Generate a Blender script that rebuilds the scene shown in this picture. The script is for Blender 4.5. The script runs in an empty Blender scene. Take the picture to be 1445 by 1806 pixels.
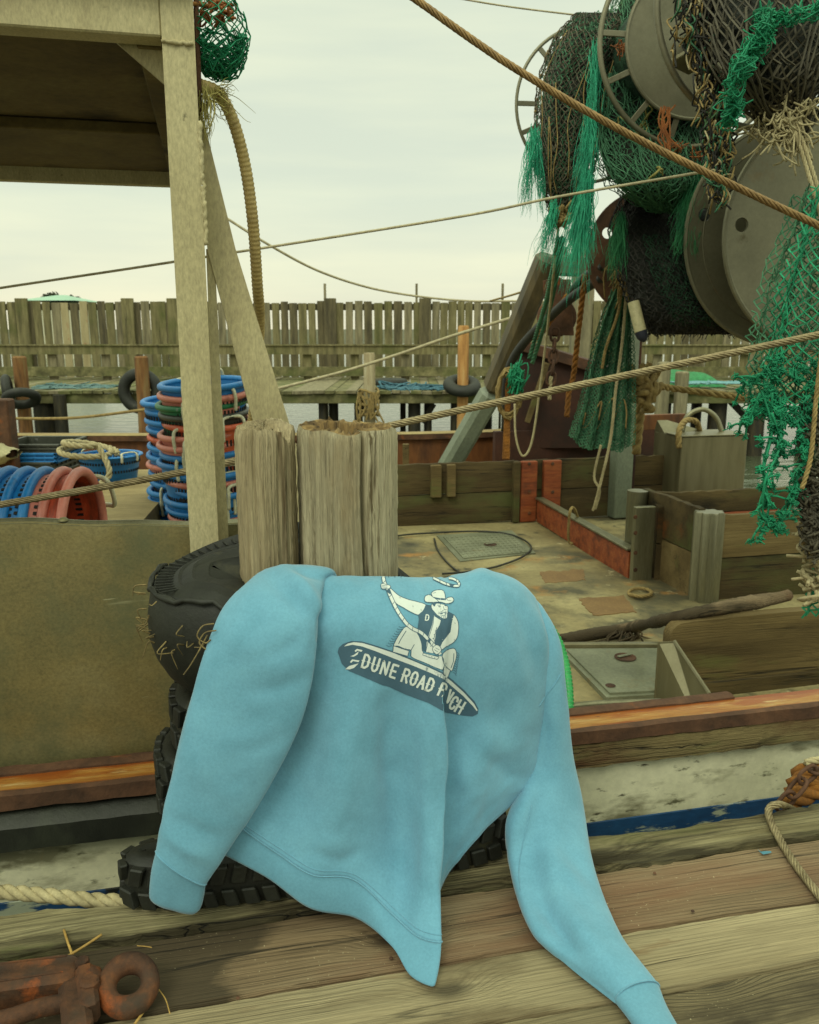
import bpy, math, random
import numpy as np
from mathutils import Vector, Matrix
from mathutils.bvhtree import BVHTree
from mathutils.geometry import delaunay_2d_cdt
R = math.radians
random.seed(7); np.random.seed(7)
SC = bpy.context.scene
COL = SC.collection

# ------------------------------------------------------------------ camera, sky, sun
FPX, CX, CY, PITCH, CH = 1500.0, 722.5, 903.0, R(12.15), 1.2
cam = bpy.data.objects.new('camera', bpy.data.cameras.new('camera')); COL.objects.link(cam)
cam.location = (0, 0, CH); cam.rotation_euler = (R(90) - PITCH, 0, 0)
cam.data.sensor_fit = 'VERTICAL'; cam.data.sensor_height = 36.0; cam.data.lens = 36.0 * FPX / 1806
cam.data.clip_start = 0.05; cam.data.clip_end = 6000
cam.data.dof.use_dof = True; cam.data.dof.focus_distance = 1.95; cam.data.dof.aperture_fstop = 9.0
SC.camera = cam
SC.view_settings.view_transform = 'Standard'; SC.view_settings.look = 'None'
SC.view_settings.exposure = 0.0; SC.view_settings.gamma = 1.0
SUN_EL, SUN_AZ = R(46), R(202)          # weak sun behind the overcast
w = bpy.data.worlds.new('World'); SC.world = w; w.use_nodes = True
nt = w.node_tree; nt.nodes.clear()
def wn(t): return nt.nodes.new(t)
out = wn('ShaderNodeOutputWorld'); bg = wn('ShaderNodeBackground')
sky = wn('ShaderNodeTexSky'); sky.sky_type = 'NISHITA'; sky.sun_disc = False
sky.sun_elevation = SUN_EL; sky.sun_rotation = SUN_AZ
tc = wn('ShaderNodeTexCoord'); sep = wn('ShaderNodeSeparateXYZ')
nt.links.new(tc.outputs['Generated'], sep.inputs[0])
grad = wn('ShaderNodeValToRGB')         # overcast: much brighter overhead than near the horizon
nt.links.new(sep.outputs['Z'], grad.inputs[0])
er = grad.color_ramp
er.elements[0].position = 0.0; er.elements[0].color = (.93, .89, .66, 1)
er.elements[1].position = 1.0; er.elements[1].color = (1.72, 1.87, 1.38, 1)
for p, c in ((.05, (.89, .90, .675, 1)), (.14, (.83, .885, .69, 1)), (.36, (.78, .85, .68, 1)), (.6, (1.44, 1.58, 1.18, 1))):
    e = er.elements.new(p); e.color = c
mp = wn('ShaderNodeMapping'); mp.inputs['Scale'].default_value = (1.2, 1.2, 10)
nt.links.new(tc.outputs['Generated'], mp.inputs[0])
nz = wn('ShaderNodeTexNoise'); nz.inputs['Scale'].default_value = 2.2; nz.inputs['Detail'].default_value = 6
nt.links.new(mp.outputs[0], nz.inputs['Vector'])
cr = wn('ShaderNodeValToRGB'); cr.color_ramp.elements[0].position = .34; cr.color_ramp.elements[0].color = (.91, .935, .95, 1)
cr.color_ramp.elements[1].position = .66; cr.color_ramp.elements[1].color = (1.06, 1.05, 1.0, 1)
nt.links.new(nz.outputs['Fac'], cr.inputs[0])
mul = wn('ShaderNodeMix'); mul.data_type = 'RGBA'; mul.blend_type = 'MULTIPLY'; mul.inputs[0].default_value = 1
nt.links.new(grad.outputs[0], mul.inputs[6]); nt.links.new(cr.outputs[0], mul.inputs[7])
sm = wn('ShaderNodeMix'); sm.data_type = 'RGBA'; sm.blend_type = 'MULTIPLY'; sm.inputs[0].default_value = 1
sm.inputs[7].default_value = (.1, .1, .1, 1)
nt.links.new(sky.outputs[0], sm.inputs[6])
mx = wn('ShaderNodeMix'); mx.data_type = 'RGBA'; mx.inputs[0].default_value = .94   # cloud cover
nt.links.new(sm.outputs[2], mx.inputs[6]); nt.links.new(mul.outputs[2], mx.inputs[7])
nt.links.new(mx.outputs[2], bg.inputs[0]); bg.inputs[1].default_value = 1.0
nt.links.new(bg.outputs[0], out.inputs[0])
sun = bpy.data.objects.new('sun', bpy.data.lights.new('sun', 'SUN')); COL.objects.link(sun)
sun.data.energy = 1.05; sun.data.angle = R(25); sun.data.color = (1, .98, .78)
sun.rotation_euler = (R(90) - SUN_EL, 0, math.pi - SUN_AZ)

# ------------------------------------------------------------------ pixel rays of the photograph -> points in the place
CA, SA = math.cos(R(12.9)), math.sin(R(12.9))
U = np.array((CA, SA, 0.)); N = np.array((-SA, CA, 0.)); ZZ = np.array((0, 0, 1.)); C0 = np.array((0, 0, CH))
def ray(px, py):
    d = (py - CY) / FPX
    return np.array(((px - CX) / FPX, math.cos(PITCH) - d * math.sin(PITCH), -(math.sin(PITCH) + d * math.cos(PITCH))))
def PT(px, py, t): return C0 + t * ray(px, py)
def PY(px, py, Y): r = ray(px, py); return C0 + r * (Y / r[1])
def PZ(px, py, z): r = ray(px, py); return C0 + r * ((z - CH) / r[2])
def PV(px, py, v): r = ray(px, py); return C0 + r * (v / (r @ N))
def W(u, v, z): return u * U + v * N + z * ZZ
def uv(p): return float(p @ U), float(p @ N)
def pix(P):
    P = np.asarray(P) - C0
    c, s = math.cos(PITCH), math.sin(PITCH)
    f = P[..., 1] * c - P[..., 2] * s; up = P[..., 1] * s + P[..., 2] * c
    return CX + P[..., 0] / f * FPX, CY - up / f * FPX

# ------------------------------------------------------------------ objects
def tag(o, label=None, cat=None, group=None, kind=None):
    if label: o['label'] = label
    if cat: o['category'] = cat
    if group: o['group'] = group
    if kind: o['kind'] = kind
    return o
def thing(name, label, cat, loc=(0, 0, 0), group=None):
    o = bpy.data.objects.new(name, None); COL.objects.link(o); o.empty_display_size = .1
    o.location = [float(x) for x in loc]
    return tag(o, label, cat, group)
def copy_tree(o, parent=None):
    c = o.copy(); COL.objects.link(c); c.parent = parent
    for ch in list(o.children): copy_tree(ch, c)
    return c
def rootloc(p):
    l = np.zeros(3)
    while p is not None: l += np.array(p.location); p = p.parent
    return l
def cr_path(pts, n=8, closed=False):
    P = np.array([np.asarray(p, float) for p in pts])
    if len(P) < 3 and not closed: 
        return P[0] + (P[-1] - P[0]) * np.linspace(0, 1, n + 1)[:, None]
    if closed: Q = np.vstack([P[-1], P, P[0], P[1]])
    else: Q = np.vstack([2 * P[0] - P[1], P, 2 * P[-1] - P[-2]])
    o = []
    for i in range(1, len(Q) - 2):
        a, b, c, d = Q[i - 1:i + 3]
        for k in range(n):
            s = k / n
            o.append(.5 * (2 * b + (c - a) * s + (2 * a - 5 * b + 4 * c - d) * s * s + (3 * b - a - 3 * c + d) * s ** 3))
    if not closed: o.append(P[-1])
    return np.array(o)
def resample(P, ds):
    L = np.r_[0, np.cumsum(np.linalg.norm(np.diff(P, axis=0), axis=1))]
    n = max(2, int(L[-1] / ds) + 1); s = np.linspace(0, L[-1], n)
    return np.stack([np.interp(s, L, P[:, k]) for k in range(3)], 1)
def frames(P):
    T = np.gradient(P, axis=0); T /= np.linalg.norm(T, axis=1)[:, None] + 1e-12
    a = np.array((0, 0, 1.)) if abs(T[0][2]) < .9 else np.array((1., 0, 0))
    A = np.zeros_like(P); A[0] = np.cross(T[0], a); A[0] /= np.linalg.norm(A[0])
    for i in range(1, len(P)):
        x = A[i - 1] - T[i] * (A[i - 1] @ T[i]); A[i] = x / (np.linalg.norm(x) + 1e-12)
    return T, A, np.cross(T, A)

class MB:
    def __init__(s): s.v = []; s.f = []; s.m = []; s.n = 0; s.cur = 0
    def add(s, V, F):
        V = np.asarray(V, float); s.v.append(V)
        for f in F: s.f.append([i + s.n for i in f]); s.m.append(s.cur)
        s.n += len(V); return s
    def frame_box(s, c, ax, ay, az, bev=0):       # centre, three half-extent vectors
        c, ax, ay, az = [np.asarray(x, float) for x in (c, ax, ay, az)]
        if bev <= 0:
            V = [c + i * ax + j * ay + k * az for k in (-1, 1) for j in (-1, 1) for i in (-1, 1)]
            F = [(0, 2, 3, 1), (4, 5, 7, 6), (0, 1, 5, 4), (2, 6, 7, 3), (0, 4, 6, 2), (1, 3, 7, 5)]
            return s.add(V, F)
        L = [np.linalg.norm(x) for x in (ax, ay, az)]; b = [min(bev / l, .45) for l in L]
        V = []; idx = {}
        for k in (-1, 1):
            for j in (-1, 1):
                for i in (-1, 1):
                    for w_ in range(3):
                        q = [i, j, k]
                        for m_ in range(3):
                            if m_ != w_: q[m_] *= 1 - b[m_]
                        idx[(i, j, k, w_)] = len(V); V.append(c + q[0] * ax + q[1] * ay + q[2] * az)
        F = []
        for sgn in (-1, 1):
            F.append([idx[(sgn, a_, b_, 0)] for a_, b_ in ((-1, -1), (1, -1), (1, 1), (-1, 1))][::sgn])
            F.append([idx[(a_, sgn, b_, 1)] for a_, b_ in ((-1, -1), (-1, 1), (1, 1), (1, -1))][::sgn])
            F.append([idx[(a_, b_, sgn, 2)] for a_, b_ in ((-1, -1), (1, -1), (1, 1), (-1, 1))][::sgn])
        for p in (-1, 1):
            for q in (-1, 1):
                F.append([idx[(-1, p, q, 1)], idx[(1, p, q, 1)], idx[(1, p, q, 2)], idx[(-1, p, q, 2)]][::p * q])
                F.append([idx[(p, -1, q, 0)], idx[(p, -1, q, 2)], idx[(p, 1, q, 2)], idx[(p, 1, q, 0)]][::p * q * -1][::-1])
                F.append([idx[(p, q, -1, 0)], idx[(p, q, 1, 0)], idx[(p, q, 1, 1)], idx[(p, q, -1, 1)]][::p * q])
        for k in (-1, 1):
            for j in (-1, 1):
                for i in (-1, 1): F.append([idx[(i, j, k, 0)], idx[(i, j, k, 1)], idx[(i, j, k, 2)]][::i * j * k])
        return s.add(V, F)
    def ubox(s, u0, u1, v0, v1, z0, z1, bev=0.004):   # box aligned with dock and boat
        return s.frame_box(W((u0 + u1) / 2, (v0 + v1) / 2, (z0 + z1) / 2), U * (u1 - u0) / 2, N * (v1 - v0) / 2, ZZ * (z1 - z0) / 2, bev)
    def bar(s, a, b, w, h, up=(0, 0, 1), bev=.004):    # box from a to b, width w (sideways) height h (along up)
        a = np.asarray(a, float); b = np.asarray(b, float); d = b - a; L = np.linalg.norm(d); d /= L
        x = np.cross(d, np.asarray(up, float)); x /= np.linalg.norm(x); y = np.cross(x, d)
        return s.frame_box((a + b) / 2, d * L / 2, x * w / 2, y * h / 2, bev)
    def tube(s, P, r, k=8, caps=True, closed=False, flat=1.0):
        P = np.asarray(P, float); n = len(P); r = np.broadcast_to(r, (n,))
        T, A, B = frames(P)
        if closed:
            pass
        ang = np.arange(k) * 2 * math.pi / k
        V = (P[:, None, :] + (A[:, None, :] * np.cos(ang)[None, :, None] + B[:, None, :] * np.sin(ang)[None, :, None] * flat) * r[:, None, None]).reshape(-1, 3)
        F = []
        for i in range(n if closed else n - 1):
            j = (i + 1) % n
            for q in range(k):
                q2 = (q + 1) % k; F.append((i * k + q, i * k + q2, j * k + q2, j * k + q))
        if caps and not closed: F.append(tuple(range(k))[::-1]); F.append(tuple((n - 1) * k + q for q in range(k)))
        return s.add(V, F)
    def grid(s, G, closed_u=False, closed_v=False, flip=False):
        G = np.asarray(G, float); a, b = G.shape[:2]; F = []
        for i in range(a if closed_u else a - 1):
            for j in range(b if closed_v else b - 1):
                f = (i * b + j, i * b + (j + 1) % b, ((i + 1) % a) * b + (j + 1) % b, ((i + 1) % a) * b + j)
                F.append(f[::-1] if flip else f)
        return s.add(G.reshape(-1, 3), F)
    def lathe(s, prof, c, X=(1, 0, 0), Y=(0, 1, 0), Zx=(0, 0, 1), k=32, closed=False, a0=0, a1=2 * math.pi):
        c, X, Y, Zx = [np.asarray(x, float) for x in (c, X, Y, Zx)]
        full = abs(a1 - a0 - 2 * math.pi) < 1e-6
        ang = a0 + (a1 - a0) * (np.arange(k) / k if full else np.linspace(0, 1, k))
        G = np.array([[c + X * r * math.cos(t) + Y * r * math.sin(t) + Zx * z for (r, z) in prof] for t in ang])
        return s.grid(G, closed_u=full, closed_v=closed)
    def segs(s, A, B, r, k=3):          # many separate little prisms A[i]->B[i]
        A = np.asarray(A, float); B = np.asarray(B, float); r = np.broadcast_to(r, (len(A),))
        d = B - A; L = np.linalg.norm(d, axis=1); ok = L > 1e-6; A = A[ok]; B = B[ok]; d = d[ok] / L[ok][:, None]; r = r[ok]
        ref = np.where(np.abs(d[:, 2:3]) < .9, np.array([[0, 0, 1.]]), np.array([[1., 0, 0]]))
        X = np.cross(d, ref); X /= np.linalg.norm(X, axis=1)[:, None]; Y = np.cross(d, X)
        ang = np.arange(k) * 2 * math.pi / k
        o = (X[:, None] * np.cos(ang)[None, :, None] + Y[:, None] * np.sin(ang)[None, :, None]) * r[:, None, None]
        V = np.concatenate([A[:, None] + o, B[:, None] + o], 1).reshape(-1, 3); F = []
        for i in range(len(A)):
            b = i * 2 * k
            for q in range(k): F.append((b + q, b + (q + 1) % k, b + k + (q + 1) % k, b + k + q))
        return s.add(V, F)
    def build(s, name, mats, parent=None, smooth=False, label=None, origin=None):
        V = np.concatenate(s.v) if s.v else np.zeros((0, 3))
        off = rootloc(parent); loc = np.zeros(3)
        if parent is None:
            mn = V.min(0); mxx = V.max(0); loc = np.array(((mn[0] + mxx[0]) / 2, (mn[1] + mxx[1]) / 2, mn[2])) if origin is None else np.asarray(origin, float)
        me = bpy.data.meshes.new(name); me.from_pydata((V - off - loc).tolist(), [], s.f); me.validate()
        if not isinstance(mats, (list, tuple)): mats = [mats]
        for m in mats: me.materials.append(m)
        if len(mats) > 1 and len(me.polygons) == len(s.m): me.polygons.foreach_set('material_index', s.m)
        if smooth: me.polygons.foreach_set('use_smooth', [True] * len(me.polygons))
        me.update()
        o = bpy.data.objects.new(name, me); COL.objects.link(o); o.parent = parent; o.location = loc
        if smooth == 'auto':
            md = None
            try: me.set_sharp_from_angle(angle=R(40))
            except Exception: pass
        if label: o['label'] = label
        return o
def mb(): return MB()

def twisted(m, pts, r, strands=3, pitch=None, k=6, fine=9, n=10):
    pitch = pitch or r * 7
    P = resample(cr_path(pts, n), pitch / fine)
    T, A, B = frames(P)
    L = np.r_[0, np.cumsum(np.linalg.norm(np.diff(P, axis=0), axis=1))]
    rs = r * (.52 if strands == 3 else .36); off = r * (.5 if strands == 3 else .66)
    for q in range(strands):
        a = 2 * math.pi * (L / pitch + q / strands)
        m.tube(P + (A * np.cos(a)[:, None] + B * np.sin(a)[:, None]) * off, rs, k)
    if strands > 3: m.tube(P, r * .5, 5)
    return m
def sagline(pts, sag=0, n=12):
    P = cr_path(pts, n)
    if sag:
        s = np.linspace(0, 1, len(P)); P = P.copy(); P[:, 2] -= sag * 4 * s * (1 - s)
    return P

def net_sheet(m, S, nu, nv, r, jit=.0, drop=0.0, k=3, rng=random):
    """diamond netting on the surface S(u,v), u,v in 0..1"""
    P = {}
    for i in range(nu + 1):
        for j in range(nv + 1):
            if (i + j) % 2 == 0:
                p = np.asarray(S(i / nu, j / nv), float)
                P[i, j] = p + np.array([rng.gauss(0, jit) for _ in range(3)])
    A = []; B = []
    for (i, j), p in P.items():
        for dj in (-1, 1):
            q = P.get((i + 1, j + dj))
            if q is not None and rng.random() >= drop: A.append(p); B.append(q)
    return m.segs(A, B, r, k)
def tuft(m, anchor, tip, spread, n, r=.0014, wob=.02, root=.015, rng=random, minlen=.55):
    a = np.asarray(anchor, float); t = np.asarray(tip, float)
    for _ in range(n):
        g = lambda s: np.array([rng.gauss(0, s) for _ in range(3)])
        p0 = a + g(root) + (t - a) * .22 * rng.random(); f = minlen + (1 - minlen) * rng.random() ** .7
        p3 = a + (t - a) * f + g(spread) * f
        p1 = p0 + (p3 - p0) * .33 + g(wob); p2 = p0 + (p3 - p0) * .68 + g(wob)
        P = cr_path([p0, p1, p2, p3], 3)
        m.tube(P, np.linspace(1, .35, len(P)) * r, 3, caps=False)
    return m

# ------------------------------------------------------------------ materials
def s3(r, g, b):
    f = lambda c: ((c / 255 + .055) / 1.055) ** 2.4 if c > 10 else c / 255 / 12.92
    return (f(r), f(g), f(b), 1)
def mk(name, cols, scale=4, stretch=(1, 1, 1), rotz=0, rough=.8, metal=0, bump=.25, bdist=.01, detail=8, fine=60, fineamt=.25,
       spots=(), knots=0, sheen=0, spec=.5, rough_var=.1, distort=0, coat=0, coord='Object'):
    """weathered surface: colour ramp on stretched noise, fine speckle, blotches of other colours, bump"""
    m = bpy.data.materials.new(name); m.use_nodes = True; t = m.node_tree; nd = t.nodes; ln = t.links
    b = nd['Principled BSDF']
    tcx = nd.new('ShaderNodeTexCoord'); oi = nd.new('ShaderNodeObjectInfo')
    r0 = nd.new('ShaderNodeMapping'); r0.inputs['Rotation'].default_value = (0, 0, rotz)
    ln.new(tcx.outputs[coord], r0.inputs[0])
    ad = nd.new('ShaderNodeVectorMath'); ad.operation = 'MULTIPLY_ADD'; ad.inputs[1].default_value = (1, 1, 1)
    sc = nd.new('ShaderNodeVectorMath'); sc.operation = 'SCALE'; sc.inputs[0].default_value = (13.1, 7.7, 5.3)
    ln.new(oi.outputs['Random'], sc.inputs['Scale']); ln.new(r0.outputs[0], ad.inputs[0]); ln.new(sc.outputs[0], ad.inputs[2])
    mp = nd.new('ShaderNodeMapping'); mp.inputs['Scale'].default_value = stretch; ln.new(ad.outputs[0], mp.inputs[0])
    def noise(src, s_, d=detail, rg=.6):
        n = nd.new('ShaderNodeTexNoise'); n.inputs['Scale'].default_value = s_; n.inputs['Detail'].default_value = d
        n.inputs['Roughness'].default_value = rg; n.inputs['Distortion'].default_value = distort; ln.new(src, n.inputs['Vector']); return n.outputs['Fac']
    n1 = noise(mp.outputs[0], scale)
    ramp = nd.new('ShaderNodeValToRGB'); ln.new(n1, ramp.inputs[0]); el = ramp.color_ramp.elements
    if not isinstance(cols[0][0], (int, float)) or len(cols[0]) != 2: 
        k = len(cols); cols = [(.3 + .42 * i / max(1, k - 1), c) for i, c in enumerate(cols)]
    el[0].position, el[0].color = cols[0]
    el[1].position, el[1].color = cols[-1]
    for p, c in cols[1:-1]:
        e = el.new(p); e.color = c
    col = ramp.outputs[0]
    n2 = noise(mp.outputs[0], fine, 4, .7)
    mr = nd.new('ShaderNodeMapRange'); mr.inputs[1].default_value = .25; mr.inputs[2].default_value = .75
    mr.inputs[3].default_value = 1 - fineamt; mr.inputs[4].default_value = 1 + fineamt; ln.new(n2, mr.inputs[0])
    mm = nd.new('ShaderNodeVectorMath'); mm.operation = 'SCALE'; ln.new(col, mm.inputs[0]); ln.new(mr.outputs[0], mm.inputs['Scale']); col = mm.outputs[0]
    for i, sp in enumerate(spots):
        c, s_, lo, hi = sp[:4]; st = sp[4] if len(sp) > 4 else (1, 1, 1)
        m2 = nd.new('ShaderNodeMapping'); m2.inputs['Scale'].default_value = st; m2.inputs['Location'].default_value = (3.7 * i + 1, 1.3 * i, 2.1 * i)
        ln.new(ad.outputs[0], m2.inputs[0])
        n = noise(m2.outputs[0], s_, 8, .62)
        q = nd.new('ShaderNodeMapRange'); q.inputs[1].default_value = lo; q.inputs[2].default_value = hi; q.clamp = True; ln.new(n, q.inputs[0])
        x = nd.new('ShaderNodeMix'); x.data_type = 'RGBA'; ln.new(q.outputs[0], x.inputs[0]); ln.new(col, x.inputs[6]); x.inputs[7].default_value = c; col = x.outputs[2]
    if knots:
        m3 = nd.new('ShaderNodeMapping'); m3.inputs['Scale'].default_value = (knots, knots * 2.1, knots * 2.1); ln.new(ad.outputs[0], m3.inputs[0])
        vo = nd.new('ShaderNodeTexVoronoi'); vo.inputs['Scale'].default_value = 1.0; ln.new(m3.outputs[0], vo.inputs['Vector'])
        kr = nd.new('ShaderNodeValToRGB'); ke = kr.color_ramp.elements; ke[0].position = .0; ke[0].color = (.25, .22, .2, 1); ke[1].position = .2; ke[1].color = (1, 1, 1, 1)
        for p_, c_ in ((.035, .35), (.05, .8), (.065, .5), (.085, .95), (.1, .68), (.13, 1.0)): e = ke.new(p_); e.color = (c_, c_ * .97, c_ * .93, 1)
        ln.new(vo.outputs['Distance'], kr.inputs[0]); x = nd.new('ShaderNodeMix'); x.data_type = 'RGBA'; x.blend_type = 'MULTIPLY'; x.inputs[0].default_value = .8
        ln.new(col, x.inputs[6]); ln.new(kr.outputs[0], x.inputs[7]); col = x.outputs[2]
    ln.new(col, b.inputs['Base Color'])
    b.inputs['Metallic'].default_value = metal; b.inputs['Specular IOR Level'].default_value = spec
    rr = nd.new('ShaderNodeMapRange'); rr.inputs[3].default_value = max(0.02, rough - rough_var); rr.inputs[4].default_value = min(1, rough + rough_var)
    ln.new(n1, rr.inputs[0]); ln.new(rr.outputs[0], b.inputs['Roughness'])
    if sheen: b.inputs['Sheen Weight'].default_value = sheen; b.inputs['Sheen Roughness'].default_value = .5
    if coat: b.inputs['Coat Weight'].default_value = coat; b.inputs['Coat Roughness'].default_value = .25
    if bump:
        a = nd.new('ShaderNodeMath'); a.operation = 'MULTIPLY_ADD'; a.inputs[1].default_value = .45; ln.new(n2, a.inputs[0]); ln.new(n1, a.inputs[2])
        bp = nd.new('ShaderNodeBump'); bp.inputs['Strength'].default_value = bump; bp.inputs['Distance'].default_value = bdist
        ln.new(a.outputs[0], bp.inputs['Height']); ln.new(bp.outputs[0], b.inputs['Normal'])
    return m
A13 = -R(12.9)
M = {}
moss = s3(84, 88, 38)
M['plank'] = mk('weathered_plank', [s3(66, 54, 38), s3(106, 91, 66), s3(138, 123, 93)], 3, (.5, 26, 26), A13, .85, bump=.9, bdist=.006, fine=9, fineamt=.6, knots=2.2, distort=.5,
                spots=[(s3(52, 44, 32), 1.3, .5, .66, (.6, 2.6, 1)), (s3(96, 100, 60), 2.4, .6, .75, (.6, 3, 1)), (s3(164, 150, 118), 30, .66, .72), (s3(48, 38, 26), 3, .65, .69, (.35, 36, 36))])
M['plank_red'] = mk('reddish_plank', [s3(66, 50, 36), s3(112, 92, 68), s3(142, 122, 92)], 3, (.4, 28, 28), A13, .85, bump=.9, bdist=.005, fine=9, fineamt=.6, knots=2.4, distort=.5,
                spots=[(s3(52, 42, 30), 1.8, .58, .7, (.8, 2.5, 1)), (s3(128, 78, 54), 2.2, .64, .8, (.6, 3, 1)), (s3(48, 36, 26), 3, .65, .69, (.35, 36, 36)), (s3(160, 146, 118), 34, .68, .74)])
M['plank_pale'] = mk('pale_plank', [s3(112, 96, 71), s3(146, 130, 98), s3(168, 152, 118)], 3, (.45, 25, 25), A13, .85, bump=.8, bdist=.005, fine=9, fineamt=.5, knots=2.6, distort=.5,
                spots=[(s3(92, 78, 56), 1.3, .56, .72, (.5, 2.6, 1)), (s3(60, 48, 34), 3, .66, .7, (.35, 34, 34))])
M['mossy_beam'] = mk('mossy_beam', [s3(50, 42, 26), s3(112, 102, 70), s3(166, 156, 118)], 3, (.6, 24, 24), A13, .9, bump=1, bdist=.012, fine=8, fineamt=.6,
                spots=[(moss, 3, .56, .7, (.6, 2, 1)), (s3(38, 34, 20), 3, .62, .68, (.4, 22, 22))])
M['pile_wood'] = mk('grey_piling_wood', [s3(116, 103, 77), s3(166, 153, 122), s3(192, 181, 150)], 5, (16, 16, .6), 0, .9, bump=1, bdist=.006, fine=16, fineamt=.55,
                spots=[(s3(126, 110, 72), 2.5, .55, .7, (2, 2, .6)), (s3(56, 48, 32), 6, .66, .72, (6, 6, .5))])
M['pile_brown'] = mk('brown_piling_wood', [s3(98, 82, 57), s3(148, 129, 95), s3(176, 160, 126)], 5, (15, 15, .6), 0, .9, bump=1, bdist=.006, fine=16, fineamt=.55,
                spots=[(s3(166, 160, 132), 2.2, .56, .66, (2, 2, .8)), (s3(44, 36, 22), 6, .64, .7, (6, 6, .5))])
M['rot'] = mk('rotten_heartwood', [s3(50, 36, 20), s3(120, 96, 58), s3(150, 128, 84)], 6, (6, 6, .8), 0, .95, bump=1, bdist=.01, fine=14, fineamt=.4)
M['far_wood'] = mk('far_fence_wood', [s3(78, 74, 48), s3(116, 108, 74), s3(140, 132, 96)], 2, (5, 5, .6), 0, .95, bump=.3, fine=12, fineamt=.25, spots=[(s3(82, 88, 42), .8, .52, .7), (s3(60, 56, 40), 3, .6, .75, (3, 3, .4))])
M['far_wood2'] = mk('far_fence_wood_grey', [s3(90, 84, 64), s3(124, 116, 90), s3(150, 140, 110)], 2, (5, 5, .6), 0, .95, bump=.3, fine=12, fineamt=.25)
M['far_wood3'] = mk('far_fence_wood_dark', [s3(66, 60, 44), s3(94, 86, 62), s3(120, 110, 80)], 2, (5, 5, .6), 0, .95, bump=.3, fine=12, fineamt=.25)
M['far_pale'] = mk('far_pale_plank', [s3(150, 136, 100), s3(176, 164, 128)], 2, (4, 4, .8), 0, .95, bump=.3, spots=[(s3(140, 74, 36), 2.2, .6, .7)])
M['far_dock'] = mk('far_dock_wood', [s3(64, 62, 38), s3(104, 100, 66), s3(142, 134, 96)], 1.5, (3, 3, 3), 0, .95, bump=.5, fine=9, spots=[(s3(84, 92, 44), 1, .5, .66)])
M['wet_pile'] = mk('wet_dark_pile', [s3(22, 20, 14), s3(44, 40, 26), s3(72, 64, 40)], 3, (4, 4, .8), 0, .7, bump=.5)
M['orange_pile'] = mk('orange_post_wood', [s3(120, 80, 40), s3(168, 122, 68), s3(186, 150, 98)], 2, (5, 5, .5), 0, .9, bump=.4)
M['red_pile'] = mk('redbrown_pile_wood', [s3(70, 48, 26), s3(122, 84, 46), s3(132, 112, 74)], 2.4, (4, 4, .6), 0, .9, bump=.4)
M['paint_metal'] = mk('galvanised_cream_metal', [s3(152, 140, 104), s3(174, 163, 124), s3(186, 176, 138)], 3, (1.4, 1.4, .5), 0, .62, .0, bump=.12, fine=130, fineamt=.3, rough_var=.15,
                spots=[(s3(126, 108, 66), 2.2, .62, .78), (s3(108, 102, 72), 24, .66, .74), (s3(176, 174, 146), 9, .7, .8)])
M['underside'] = mk('brown_underside', [s3(66, 54, 28), s3(96, 82, 48), s3(112, 100, 64)], 2, (1, 1, 1), 0, .9, bump=.2, fine=40, spots=[(s3(48, 38, 20), 3, .56, .7)])  # darker brown than the cream metal of the frame
M['panel'] = mk('stained_metal_panel', [s3(96, 90, 58), s3(118, 106, 66), s3(126, 118, 82)], 2.6, (1, 1, 1.2), 0, .55, .2, bump=.12, fine=120, fineamt=.34,
                spots=[(s3(140, 106, 52), 1.6, .56, .8, (1, 1, .5)), (s3(84, 90, 64), 1.7, .52, .68), (s3(150, 146, 112), 30, .68, .74, (.3, .3, 3)), (s3(146, 142, 108), 9, .68, .76, (.25, .25, 3))])
M['rust'] = mk('rust_brown_steel', [s3(52, 34, 22), s3(84, 56, 38), s3(104, 72, 50)], 6, (1, 1, 1), 0, .85, .1, bump=.6, fine=40, fineamt=.3, spots=[(s3(140, 78, 28), 5, .6, .72)])
M['orange'] = mk('orange_rusted_rail', [s3(104, 50, 14), s3(150, 88, 30), s3(166, 120, 58), s3(176, 146, 88)], 4, (1.2, 5, 5), A13, .5, 0, bump=.3, fine=30, fineamt=.3, coat=.25,
                spots=[(s3(122, 54, 14), 3.4, .55, .66, (.7, 1.5, 1)), (s3(84, 42, 18), 9, .64, .72, (.6, 2, 2))])
M['hull_white'] = mk('weathered_white_hull', [s3(176, 174, 144), s3(212, 208, 178), s3(226, 222, 192)], 2.5, (1, 1, 1.2), A13, .6, bump=.25, fine=30, fineamt=.12,
                spots=[(s3(120, 116, 90), 4, .5, .62, (.7, 1, 2.0)), (s3(92, 90, 66), 14, .6, .68, (.7, 1, 1.6)), (s3(70, 66, 48), 16, .64, .7, (.6, 1, 2)), (s3(168, 122, 54), 4, .66, .76, (3, 3, .5))])
M['hull_blue'] = mk('blue_boot_stripe', [s3(14, 48, 86), s3(24, 70, 112)], 4, (1, 1, 2), A13, .5, bump=.2, fine=30, spots=[(s3(150, 156, 136), 14, .55, .6, (.4, 1, 1.5)), (s3(14, 16, 16), 3.4, .56, .58)])
M['rubber_strip'] = mk('black_rubber_strip', [s3(20, 22, 18), s3(34, 36, 28), s3(56, 60, 46)], 4, (1, 1, .6), A13, .6, bump=.5, fine=30)
M['rub_wood'] = mk('weathered_rub_rail_wood', [s3(62, 50, 28), s3(104, 88, 54), s3(128, 116, 76)], 4, (1, 8, 8), A13, .9, bump=.9, bdist=.008, fine=12, fineamt=.4,
                spots=[(s3(76, 54, 34), 3, .5, .6), (s3(44, 38, 24), 7, .6, .68)])
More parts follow.
